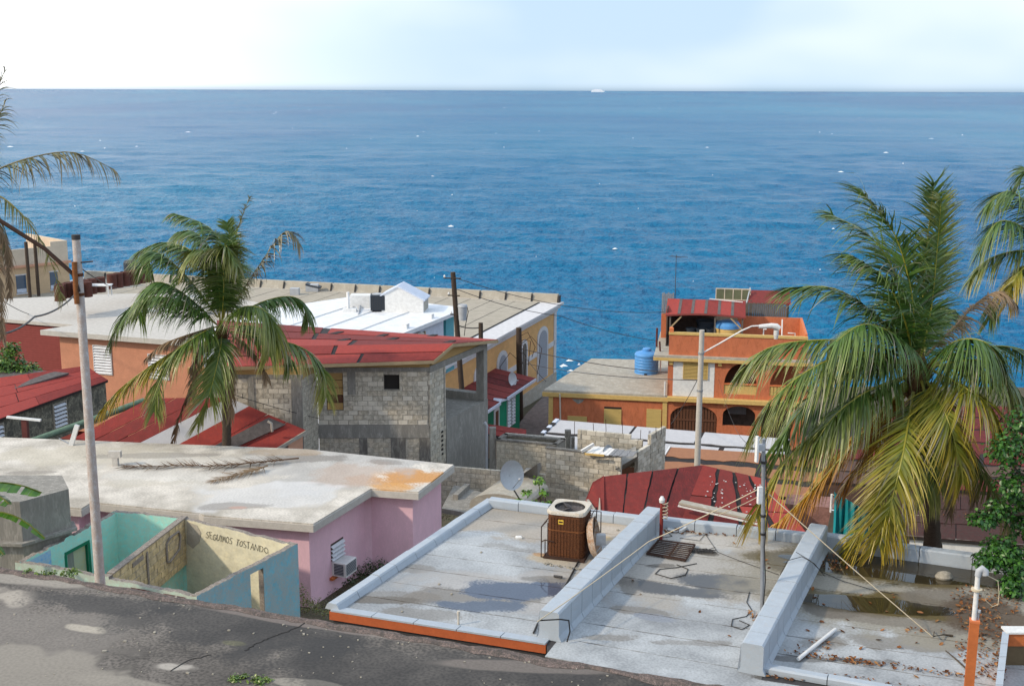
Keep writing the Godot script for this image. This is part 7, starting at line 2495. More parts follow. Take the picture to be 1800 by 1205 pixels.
	db.lathe([Vector2(0.001, 0.0), Vector2(0.25, 0.0), Vector2(0.32, 0.05), Vector2(0.34, 0.12), Vector2(0.36, 0.12), Vector2(0.335, 0.03), Vector2(0.26, -0.02), Vector2(0.001, -0.02)], Vector3(0.05, 0.36, -0.05), 26, bb)
	for k in db.v.size(): db.v[k] = Vector3(db.v[k].x, db.v[k].y * 1.12, db.v[k].z)
	part(db, "pan", mat("rusty_white", Color(0.60, 0.57, 0.50), 0.7, {tex = "grain", stain = Color(0.30, 0.13, 0.04), mask = "mask_soft", scale = 1.3}), dish)
	var gb := MB.new()
	gb.cbox(0.14, 0.32, 0.3, 0.52, -0.05, 0.03, 0.02)
	part(gb, "cover", M.plastic_grey, dish)
	var gs := MB.new()
	gs.tube([Vector3(0.1, 0.12, 0.1), Vector3(0.26, 0.34, 0.05)], 0.012, 5)
	part(gs, "strut", M.plastic_grey, dish)
	var gravel := MB.new()
	for k in 40:
		var u := rng.randf()
		var p := Vector3(0.625, 17.41, -21.19).lerp(Vector3(1.365, 17.41, -20.87), u) + Vector3(0, 0, rng.randf_range(-0.05, 0.05))
		var r := rng.randf_range(0.012, 0.035)
		gravel.obox(Transform3D(Basis(Vector3(0.3, 1, 0.2).normalized(), rng.randf() * 6.0), p + Vector3(0, r * 0.3, 0)), Vector3(r * 1.6, r, r))
	tag(part(gravel, "rubble", M.stone, self), "pale rubble chips along the foot of the rusty air conditioner", "rubble", "", "stuff")
	wire("thick black cable from the rusty air conditioner to the parapet end", [Vector3(1.265, 17.43, -21.341), Vector3(0.995, 17.43, -20.27), Vector3(0.649, 17.43, -19.155), Vector3(0.435, 17.43, -18.573), Vector3(0.364, 17.43, -18.231)], 0.017, 0.0, "cable", "black_cable", "cable")
	# ---- small things on the first roof
	var vp := thing("vent_pipe", "short pale vent pipe near the front of the first grey roof", "pipe", at(Vector3(-0.862, 17.41, -18.563)))
	var vb := MB.new()
	vb.tube([Vector3.ZERO, Vector3(0, 0.19, 0)], 0.018, 8); vb.tube([Vector3(0, 0.19, 0), Vector3(0, 0.24, 0)], 0.026, 8)
	part(vb, "pipe", M.chipped_white, vp)
	var cap := MB.new()
	cap.cbox(-0.065, 0.065, 0.0, 0.05, -0.04, 0.04, 0.02)
	cap.v = at(Vector3(0.146, 17.41, -22.498)) * cap.v
	solo(cap, "soap_box", M.plastic_white, "small white plastic box lying mid roof left of the air conditioner", "box")
	for q in [["small tan stone nearest the first roof's left kerb, before the dark stain", Vector3(-1.278, 17.41, -20.223), 0.025], ["small tan stone left of the wet patch tinted with sky reflection", Vector3(-1.035, 17.41, -19.802), 0.022], ["tan pebble at the middle of the first grey roof", Vector3(-0.57, 17.41, -21.745), 0.024], ["tan pebble at the front of the first grey roof beside the pipe", Vector3(-1.831, 17.41, -19.066), 0.02], ["pebble by the second parapet behind the dented pan", Vector3(2.123, 17.41, -22.956), 0.03]]:
		var mb := MB.new()
		mb.lathe([Vector2(0.001, 0), Vector2(q[2], 0.004), Vector2(q[2] * 1.15, q[2] * 0.4), Vector2(q[2] * 0.7, q[2] * 0.9), Vector2(0.001, q[2])], q[1], 8)
		solo(mb, "pebble", M.stone, q[0], "pebble")
	var scrap := MB.new()
	scrap.tube([Vector3(0.773, 17.43, -20.579), Vector3(0.912, 17.45, -20.48)], 0.022, 6)
	solo(scrap, "hose_end", M.seam, "short piece of black hose by the wet patch's right end", "hose")
	# cables over the front end of the parapet
	wire("thin black cable looped over the front end of the first parapet", [Vector3(0.438, 17.95, -17.569), Vector3(0.766, 17.95, -17.613), Vector3(0.902, 17.9, -17.682), Vector3(0.935, 17.6, -17.915), Vector3(0.89, 17.44, -17.884)], 0.012, 0.0, "cable", "black_cable", "cable")
	# ---- second roof: mast with antennas, ropes, grate, litter
	var foot := Vector3(4.242, 17.4, -19.159)
	var top := Vector3(4.153, 20.396, -19.25)
	var am := thing("antenna_mast", "slim grey mast on the second grey roof carrying two white radio antennas", "antenna", at(foot))
	var ab := MB.new()
	ab.tube([foot, foot.lerp(top, 0.55), top], [0.037, 0.034, 0.032], 10)
	part(ab, "pole", M.galvanised, am, true)
	var pa := MB.new()
	pa.obox(Transform3D(Basis(Vector3.UP, 0.4), Vector3(4.027, 20.25, -19.15)), Vector3(0.035, 0.44, 0.065))
	part(pa, "panel_antenna", M.plastic_white, am, true)
	var pbk := MB.new()
	pbk.obox(Transform3D(Basis(Vector3.UP, 0.2), Vector3(4.106, 20.259, -19.22)), Vector3(0.11, 0.11, 0.08))
	part(pbk, "bracket", M.plastic_grey, am, true)
	var rd := MB.new()
	rd.obox(Transform3D(Basis(Vector3.UP, 0.3), Vector3(4.099, 19.475, -19.1)), Vector3(0.075, 0.29, 0.06))
	var rdm := part(rd, "radio_box", M.plastic_white, am, true)
	var cbl := MB.new()
	cbl.tube([Vector3(4.172, 20.144, -19.15), Vector3(4.255, 19.162, -19.15), Vector3(4.221, 18.57, -19.13), Vector3(4.265, 17.969, -19.12), Vector3(4.245, 17.488, -19.1)], 0.010, 5)
	part(cbl, "cable", M.cable, am, true)
	for y in [812, 905, 937]:
		var mb := MB.new()
		mb.tube([Vector3(4.159, 20.122, -19.22).lerp(Vector3(4.226, 18.138, -19.2), (y - 800) / 200.0) + Vector3(0, -0.02, 0), Vector3(4.159, 20.122, -19.22).lerp(Vector3(4.226, 18.138, -19.2), (y - 800) / 200.0) + Vector3(0, 0.02, 0)], 0.05, 8)
		part(mb, "clamp", M.cable, am, true)
	wire("pale rope stay from the mast down to the first parapet's front end", [Vector3(4.133, 19.569, -19.2), Vector3(2.424, 17.97, -20.246) + Vector3(0, 0.25, 0), Vector3(0.41, 17.97, -17.485)], 0.009, 0.02, "rope", "rope_stay", "rope")
	wire("pale rope stay from the mast down to the middle of the third grey roof", [Vector3(4.27, 19.461, -19.2), Vector3(6.782, 17.42, -18.155)], 0.009, 0.02, "rope", "rope_stay", "rope")
	wire("short pale rope from the mast to the dark red roof behind", [Vector3(4.16, 19.407, -19.3), Vector3(4.026, 17.904, -22.5)], 0.007, 0.02, "rope", "rope_stay", "rope")
	var gq := [Vector3(2.559, 17.44, -21.639), Vector3(3.242, 17.44, -21.305), Vector3(3.533, 17.46, -22.066), Vector3(2.861, 17.46, -22.301)]
	var gt := thing("iron_grate", "rusty iron grate lying flat on the second grey roof", "grate", at(gq[0]))
	var gf := MB.new()
	for k in 4: bar(gf, gq[k], gq[(k + 1) % 4], 0.028)
	bar(gf, gq[0].lerp(gq[1], 0.55), gq[3].lerp(gq[2], 0.55), 0.024)
	part(gf, "frame", M.rust_bar, gt, true)
	for k in 9:
		var u := (k + 0.5) / 9.0
		var mb := MB.new()
		bar(mb, gq[0].lerp(gq[3], u) + Vector3(0, 0.012, 0), gq[1].lerp(gq[2], u) + Vector3(0, 0.012, 0), 0.018)
		part(mb, "grate_bar", M.rust_bar, gt, true)
	var pt := MB.new()
	pt.lathe([Vector2(0.001, 0.0), Vector2(0.10, 0.0), Vector2(0.15, 0.025), Vector2(0.155, 0.03), Vector2(0.10, 0.012), Vector2(0.001, 0.01)], Vector3(3.27, 17.41, -22.967), 20)
	solo(pt, "white_plate", M.plastic_white, "white plate lying among dry leaves at the back of the second roof", "plate")
	var pc := MB.new()
	bar(pc, Vector3(3.348, 17.45, -22.797), Vector3(3.484, 17.47, -22.969), 0.05)
	solo(pc, "white_scrap", M.plastic_white, "short white plastic scrap right of the white plate", "scrap")
	var pc2 := MB.new()
	bar(pc2, Vector3(4.052, 17.44, -22.894), Vector3(4.143, 17.44, -22.831), 0.035)
	solo(pc2, "white_scrap", M.plastic_white, "small white scrap in the leaf litter along the second roof's far kerb", "scrap")
	wire("loose black cable loop around the pale ring on the second roof", [Vector3(3.442, 17.42, -21.218), Vector3(3.047, 17.42, -21.022), Vector3(2.723, 17.42, -20.938), Vector3(2.615, 17.42, -20.724), Vector3(2.877, 17.42, -20.516), Vector3(3.155, 17.42, -20.675), Vector3(3.245, 17.42, -20.943), Vector3(3.065, 17.42, -21.159)], 0.008, 0.0, "cable", "black_cable", "cable")
	wire("thin black wire trailing beside the grate's left corner", [Vector3(2.813, 17.42, -22.84), Vector3(2.912, 17.42, -22.528), Vector3(3.169, 17.42, -22.624), Vector3(3.073, 17.42, -22.938), Vector3(2.854, 17.42, -23), Vector3(2.795, 17.42, -22.683)], 0.006, 0.0, "cable", "black_cable", "cable")
	wire("tangle of thin wire at the foot of the antenna mast", [Vector3(4.175, 17.42, -19.92), Vector3(4.043, 17.42, -19.484), Vector3(4.068, 17.42, -19.159), Vector3(3.925, 17.42, -18.909), Vector3(3.677, 17.42, -18.795), Vector3(3.612, 17.42, -18.533), Vector3(3.765, 17.42, -18.405), Vector3(3.919, 17.42, -18.578), Vector3(3.782, 17.42, -18.752)], 0.007, 0.0, "cable", "black_cable", "cable")
	wire("thin wire wandering over the back of the second roof", [Vector3(3.302, 17.42, -22.532), Vector3(3.67, 17.42, -22.382), Vector3(3.839, 17.42, -22.755), Vector3(3.926, 17.42, -21.789), Vector3(4.26, 17.42, -21.364), Vector3(4.858, 17.42, -20.69)], 0.005, 0.0, "cable", "black_cable", "cable")
	wire("black cable running along the foot of the third roof's parapet", [Vector3(5.086, 17.95, -20.455), Vector3(5.277, 17.9, -20.18), Vector3(5.646, 17.45, -20.757), Vector3(5.918, 17.43, -20.414), Vector3(6.318, 17.43, -20.038), Vector3(6.743, 17.43, -19.795)], 0.006, 0.0, "cable", "black_cable", "cable")
	wire("black cable looped across the third parapet's cap", [Vector3(4.867, 17.44, -20.642), Vector3(4.845, 17.95, -20.052), Vector3(5.138, 17.95, -20.24), Vector3(5.315, 17.9, -20.049), Vector3(5.651, 17.45, -20.572)], 0.006, 0.0, "cable", "black_cable", "cable")
	var ch := MB.new()
	for k in 30:
		ch.tube([Vector3(3.638, 17.41, -21.812) + Vector3(rng.randf_range(-0.28, 0.28), 0.01, rng.randf_range(-0.12, 0.12)), Vector3(3.638, 17.41, -21.812) + Vector3(rng.randf_range(-0.28, 0.28), 0.02 + rng.randf() * 0.03, rng.randf_range(-0.12, 0.12))], 0.006, 4)
	tag(part(ch, "burnt_sticks", M.seam, self), "heap of charred twigs beside the iron grate", "twigs", "", "stuff")
	var rp := thing("red_standpipe", "short red pipe wrapped in white rope behind the first parapet's far end", "pipe", at(Vector3(2.917, 17.854, -22.4)))
	var rb := MB.new()
	rb.tube([Vector3(0, -0.6, 0), Vector3(0, 0.36, 0)], 0.035, 8)
	part(rb, "pipe", M.red_felt, rp)
	var rk := MB.new()
	rk.lathe([Vector2(0.05, 0.34), Vector2(0.06, 0.4), Vector2(0.03, 0.46), Vector2(0.001, 0.47)], Vector3.ZERO, 10)
	part(rk, "cap", M.plastic_white, rp)
	var rr := MB.new()
	var coil := []
	for k in 40: coil.append(Vector3(0.06 + 0.06 * cos(k * 0.8), 0.34 - k * 0.009, 0.04 * sin(k * 0.8)))
	rr.tube(coil, 0.010, 5)
	part(rr, "rope", M.rope, rp)
	# ---- third roof
	var st := MB.new()
	st.lathe([Vector2(0.001, -0.03), Vector2(0.13, -0.02), Vector2(0.15, 0.04), Vector2(0.11, 0.12), Vector2(0.05, 0.15), Vector2(0.001, 0.155)], Vector3.ZERO, 14)
	st.v = Transform3D(Basis().scaled(Vector3(1.1, 0.85, 0.8)), Vector3(7.81, 17.41, -20.581)) * st.v
	solo(st, "round_stone", M.stone, "rounded beige stone sitting in the far puddle", "stone")
	var pv := MB.new()
	pv.tube([Vector3(4.42, 17.46, -17.279), Vector3(5.262, 17.46, -18.331)], 0.032, 10)
	solo(pv, "white_tube", M.plastic_white, "loose white plastic tube lying on the third grey roof", "tube")
	var stick := MB.new()
	stick.tube([Vector3(6.815, 17.43, -17.648), Vector3(6.869, 17.43, -17.377), Vector3(6.93, 17.43, -16.946)], [0.008, 0.012, 0.014], 5)
	solo(stick, "twig", M.bark, "thin bare twig near the orange post's foot", "twig")
	var stick2 := MB.new()
	stick2.tube([Vector3(6.866, 17.43, -18.323), Vector3(6.704, 17.55, -17.9), Vector3(6.97, 17.45, -18.176), Vector3(7.119, 17.43, -18.178)], [0.01, 0.012, 0.014, 0.02], 5)
	solo(stick2, "twig", M.bark, "brown leaf stalk where the rope stay meets the third roof", "twig")
	# orange post with white service mast
	var op := thing("service_mast", "orange post topped by a white service mast with a curved weatherhead", "mast", at(Vector3(5.987, 18.508, -14.5)))
	var ob := MB.new()
	var t0 := Vector3(5.94, 19.361, -14.5)
	ob.obox(Transform3D(Basis(Vector3.UP, -0.3), Vector3(t0.x - 0.0, t0.y - 1.6, t0.z)), Vector3(0.115, 3.2, 0.115))
	part(ob, "post", M.terracotta, op, true)
	var oc := MB.new()
	oc.obox(Transform3D(Basis(Vector3.UP, -0.3), Vector3(t0.x, t0.y + 0.01, t0.z)), Vector3(0.125, 0.03, 0.125))
	part(oc, "post_cap", M.orange_bright, op, true)
	var m0 := Vector3(5.931, 19.376, -14.5)
	var m1 := Vector3(5.932, 19.996, -14.5)
	var wm := MB.new()
	wm.tube([m0, m0.lerp(m1, 0.5), m1], 0.031, 10)
	part(wm, "conduit", M.plastic_white, op, true)
	var wh := MB.new()
	wh.tube([m1 + Vector3(0, -0.02, 0), m1 + Vector3(0.01, 0.05, 0.0), m1 + Vector3(0.045, 0.08, 0.0), m1 + Vector3(0.08, 0.05, 0.01), m1 + Vector3(0.085, 0.0, 0.02)], [0.04, 0.045, 0.05, 0.05, 0.042], 10)
	part(wh, "weatherhead", M.plastic_grey, op, true)
	var wc := MB.new()
	wc.lathe([Vector2(0.03, -0.012), Vector2(0.07, -0.012), Vector2(0.07, 0.012), Vector2(0.03, 0.012)], m0.lerp(m1, 0.68), 12)
	part(wc, "clamp", M.rope, op, true)
	var w2 := MB.new()
	w2.tube([m0 + Vector3(0.05, -0.02, 0), m0 + Vector3(0.05, 0.1, 0)], 0.012, 6); w2.lathe([Vector2(0.001, 0), Vector2(0.025, 0.01), Vector2(0.025, 0.04), Vector2(0.001, 0.05)], m0 + Vector3(0.055, 0.1, 0), 8)
	part(w2, "insulator", M.plastic_grey, op, true)
	var wl := MB.new()
	var l0 := m1 + Vector3(0.1, 0.0, 0)
	wl.tube([l0, l0 + Vector3(0.16, -0.08, 0), l0 + Vector3(0.19, -0.25, 0), l0 + Vector3(0.19, -0.4, 0), l0 + Vector3(0.12, -0.43, 0), l0 + Vector3(0.03, -0.35, 0), l0 + Vector3(0.0, -0.2, 0)], 0.006, 5)
	part(wl, "lead", M.rope, op, true)
	# orange parapet at the bottom right corner
	var cp := thing("orange_parapet", "orange rendered parapet with grey caps in the bottom right corner", "parapet", at(Vector3(7.615, 17.4, -16.828)))
	var k0 := Vector3(7.534, 17.95, -17.239)
	var k1 := Vector3(6.569, 17.95, -15.097)
	var pr := MB.new()
	var dz := (k1 - k0)
	pr.hexa([k1 + Vector3(-0.02, -0.7, 0), k1 + Vector3(0.06, -0.7, 0), k0 + Vector3(0.06, -0.7, 0), k0 + Vector3(-0.02, -0.7, 0), k1 + Vector3(-0.02, -0.02, 0), k1 + Vector3(0.06, -0.02, 0), k0 + Vector3(0.06, -0.02, 0), k0 + Vector3(-0.02, -0.02, 0)])
	part(pr, "side_wall", M.terracotta, cp, true)
	for k in 5:
		var A := k0.lerp(k1, k / 5.0 + 0.004)
		var B := k0.lerp(k1, (k + 1) / 5.0 - 0.004)
		var mb := MB.new()
		slab4(mb, B + Vector3(-0.035, 0, 0), B + Vector3(0.07, 0, 0), A + Vector3(0.07, 0, 0), A + Vector3(-0.035, 0, 0), 0.05)
		part(mb, "cap_sheet", M.cap, cp, true)
	var bw := MB.new()
	var f0 := Vector3(7.554, 17.95, -17.18)
	bw.hexa([f0 + Vector3(0, -0.22, 0), f0 + Vector3(1.5, -0.22, 0.0), f0 + Vector3(1.5, -0.22, -0.15), f0 + Vector3(0, -0.22, -0.15), f0 + Vector3(0, -0.01, 0), f0 + Vector3(1.5, -0.01, 0.0), f0 + Vector3(1.5, -0.01, -0.15), f0 + Vector3(0, -0.01, -0.15)])
	part(bw, "back_wall", M.terracotta, cp, true)
	var bl := MB.new()
	bl.hexa([f0 + Vector3(0.0, -1.2, -0.02), f0 + Vector3(1.5, -1.2, -0.02), f0 + Vector3(1.5, -1.2, -0.15), f0 + Vector3(0, -1.2, -0.15), f0 + Vector3(0, -0.221, -0.02), f0 + Vector3(1.5, -0.221, -0.02), f0 + Vector3(1.5, -0.221, -0.15), f0 + Vector3(0, -0.221, -0.15)])
	part(bl, "door_board", mat("olive_board", Color(0.15, 0.11, 0.06), 0.7, {tex = "grain"}), cp, true)
	var wcap := MB.new()
	slab4(wcap, f0 + Vector3(-0.02, 0.02, 0.03), f0 + Vector3(1.5, 0.02, 0.03), f0 + Vector3(1.5, 0.02, -0.2), f0 + Vector3(-0.02, 0.02, -0.2), 0.03)
	part(wcap, "cap_sheet", M.white_paint, cp, true)
	# ---- dry leaves: piles as one mass, scattered single leaves as things
	var pile := MB.new()
	for q in [[Vector3(3.954, 17.415, -22.77), 1.0, 0.10, -0.10, 70], [Vector3(3.075, 17.415, -22.952), 0.35, 0.12, 0, 22], [Vector3(4.089, 17.415, -18.876), 0.12, 0.28, 0.3, 40], [Vector3(5.024, 17.415, -17.374), 0.8, 0.12, -0.3, 70], [Vector3(5.748, 17.415, -17.152), 1.3, 0.10, -0.3, 150], [Vector3(7.776, 17.415, -18.361), 0.42, 1.1, 0, 320], [Vector3(8.204, 17.415, -19.6), 0.6, 0.6, 0, 180], [Vector3(5.983, 17.415, -21.252), 0.3, 0.4, 0, 80], [Vector3(4.137, 17.415, -16.738), 0.35, 0.08, -0.3, 30], [Vector3(5.428, 17.41, -16.65), 0.9, 0.08, -0.3, 34], [Vector3(6.758, 17.415, -18.354), 0.4, 0.12, 0, 22], [Vector3(4.782, 17.415, -17.824), 0.3, 0.2, 0, 20], [Vector3(7.257, 17.415, -17.352), 0.3, 0.7, 0, 170], [Vector3(13.281, 12.68, -35.79), 0.9, 0.25, 0, 26], [Vector3(14.221, 12.9, -36.479), 0.6, 0.25, 0, 20]]:
		scatter(pile, q[0], q[1], q[2], q[3], q[4], 0.014, 0.042)
	tag(part(pile, "leaf_litter", M.dry_vc, self), "drifts of dry brown leaves piled along the grey roofs' kerbs", "leaf litter", "", "stuff")
	var singles := [[1448,1062], [1490,1090], [1514,1046], [1570,1045], [1500,1104], [1552,1107], [1595,1107], [1618,1077], [1572,1050], [1480,1110], [1420,1108], [1350,990], [1352,998], [1347,985], [1362,1035], [1582,1138], [1612,1130], [1655,1132], [1648,1092], [1545,1125], [1515,1140], [1445,1093], [1685,1065], [1530,1060], [1126,1044], [1112,1020], [1282,1118], [1230,1075], [1095,990], [1610,1190], [1665,1180], [1290,955], [1560,1075], [1428,1035], [1432,1050]]
	for k in singles.size():
		var p := roof_point(singles[k][0], singles[k][1])
		var mb := MB.new()
		litter(mb, Vector3.ZERO, rng.randf_range(0.035, 0.06))
		mb.v = at(p) * mb.v
		solo(mb, "dry_leaf", M.dry_vc, "single curled brown leaf lying loose on the second or third grey roof", "leaf", "single dry leaves on the grey roofs")
	# ---- pink house's roof
	var ff := thing("fallen_palm_frond", "dry brown palm frond fallen across the pink house's roof", "palm frond", at(Vector3(-10.04, 13.4, -39.543)))
	frond(ff, "hang", [Vector3(-7.344, 13.55, -40.196), Vector3(-8.642, 13.52, -39.82), Vector3(-10.021, 13.5, -39.482), Vector3(-11.579, 13.48, -39.528), Vector3(-13.197, 13.46, -39.447)], 1.0, 0.03, 150, 0.0)
	var f2 := thing("fallen_palm_frond", "shorter greyish frond lying before the longer fallen frond", "palm frond", at(Vector3(-8.901, 13.4, -38.745)))
	frond(f2, "dead", [Vector3(-8.255, 13.55, -39.343), Vector3(-8.733, 13.5, -38.868), Vector3(-9.308, 13.47, -38.465), Vector3(-9.799, 13.45, -37.923)], 0.8, 0.03, 80, 0.0)
	var rs := thing("roof_stub", "small concrete T stub standing on the pink house's roof", "stub", at(Vector3(-13.532, 13.4, -39.76)))
	var sb := MB.new()
	sb.box(-0.09, 0.09, 0, 0.5, -0.09, 0.09); sb.box(-0.22, 0.2, 0.3, 0.52, -0.1, 0.1)
	part(sb, "stub", M.cream_slab, rs)
	var fl := thing("flood_lamp", "white flood lamp tilted on a bracket at the pink roof's far edge", "lamp", at(Vector3(-15.848, 13.4, -42.179)))
	var fm := MB.new()
	fm.obox(Transform3D(Basis(Vector3.BACK, -0.35), Vector3(0.05, 0.35, 0)), Vector3(0.16, 0.85, 0.12))
	part(fm, "lamp_head", M.plastic_white, fl)
	var fa := MB.new()
	fa.tube([Vector3(-0.5, 0.25, 0), Vector3(0.0, -0.02, 0), Vector3(0.5, -0.4, 0.3)], 0.025, 5)
	part(fa, "bracket", M.galvanised, fl)
	var tl := thing("tube_lamp_post", "rusty red post carrying a white tube lamp behind the pink roof", "lamp", at(Vector3(-18.086, 13.219, -43.5)))
	var tp2 := MB.new()
	tp2.box(-0.1, 0.1, -2.0, 0.82, -0.1, 0.1)
	part(tp2, "post", M.wine_paint, tl)
	var th := MB.new()
	th.obox(Transform3D(Basis(Vector3.BACK, -0.1), Vector3(0.02, 0.83, 0.1)), Vector3(1.25, 0.07, 0.12))
	part(th, "tube", M.plastic_white, tl)
	# ---- satellite dishes
	sat("satellite_dish", "large grey satellite dish above the first grey roof's far kerb", Vector3(0.015, 13.024, -40), 0.52, Vector3(0.62, 0.22, 0.75), Vector3(0.305, 11.6, -41.562))
	sat("satellite_dish", "small grey satellite dish with a dark mark on the sheet roof", Vector3(3.805, 12.005, -46), 0.33, Vector3(0.75, 0.15, 0.66), Vector3(4.302, 11.064, -46.6))
	sat("satellite_dish", "small reddish rimmed dish on the green house's eaves", Vector3(0.044, 7.808, -76), 0.45, Vector3(0.8, 0.2, 0.55), Vector3(0.086, 6.346, -76.4))

func roof_point(px: float, py: float) -> Vector3:      # spots on the grey roofs, bilinear between four surveyed roof points
	var a := Vector3(2.202, 17.415, -22.08)
	var b := Vector3(8.79, 17.415, -22.139)
	var c := Vector3(1.701, 17.415, -16.579)
	var d := Vector3(6.767, 17.415, -16.614)
	var u := (px - 1100.0) / 600.0
	var w0 := 1.0 / (960.0 - 159.0)
	var w1 := 1.0 / (1200.0 - 159.0)
	var v := (1.0 / (py - 159.0) - w0) / (w1 - w0)
	return a.lerp(b, u).lerp(c.lerp(d, u), v)

func sat(called: String, label: String, c: Vector3, r: float, n: Vector3, mount: Vector3) -> void:
	var t := thing(called, label, "satellite dish", at(mount))
	var y := n.normalized()
	var x := Vector3.UP.cross(y).normalized()
	var b := Basis(x, y, x.cross(y))
	var mb := MB.new()
	var prof := []
	for k in 9: prof.append(Vector2(maxf(0.001, r * k / 8.0), -0.18 * r + 0.30 * r * pow(k / 8.0, 2.0) - 0.1 * r))
	var back := []
	for k in 9: back.append(Vector2(maxf(0.001, r * (8 - k) / 8.0), -0.18 * r + 0.30 * r * pow((8 - k) / 8.0, 2.0) - 0.1 * r - 0.015))
	back.reverse()
	mb.lathe(back, c, 30, b)
	prof.reverse()
	mb.lathe(prof, c, 30, b)
	part(mb, "reflector", M.dish, t, true)
	var ab := MB.new()
	var feed := c + y * r * 0.85 - b.z * 0.0 + Vector3(0, -0.25 * r, 0)
	ab.tube([c - Vector3(0, r * 0.95, 0) * 1.0 + y * 0.02, feed], 0.014, 5)
	part(ab, "feed_arm", M.galvanised, t, true)
	var fb := MB.new()
	fb.lathe([Vector2(0.001, -0.05), Vector2(0.035, -0.05), Vector2(0.045, 0.05), Vector2(0.001, 0.06)], feed, 10, b)
	part(fb, "feed_horn", M.plastic_grey, t, true)
	var sb := MB.new()
	sb.tube([c - y * 0.28 * r, c - y * 0.5 * r + Vector3(0, -0.3 * r, 0), mount], 0.03, 6)
	part(sb, "mount", M.galvanised, t, true)

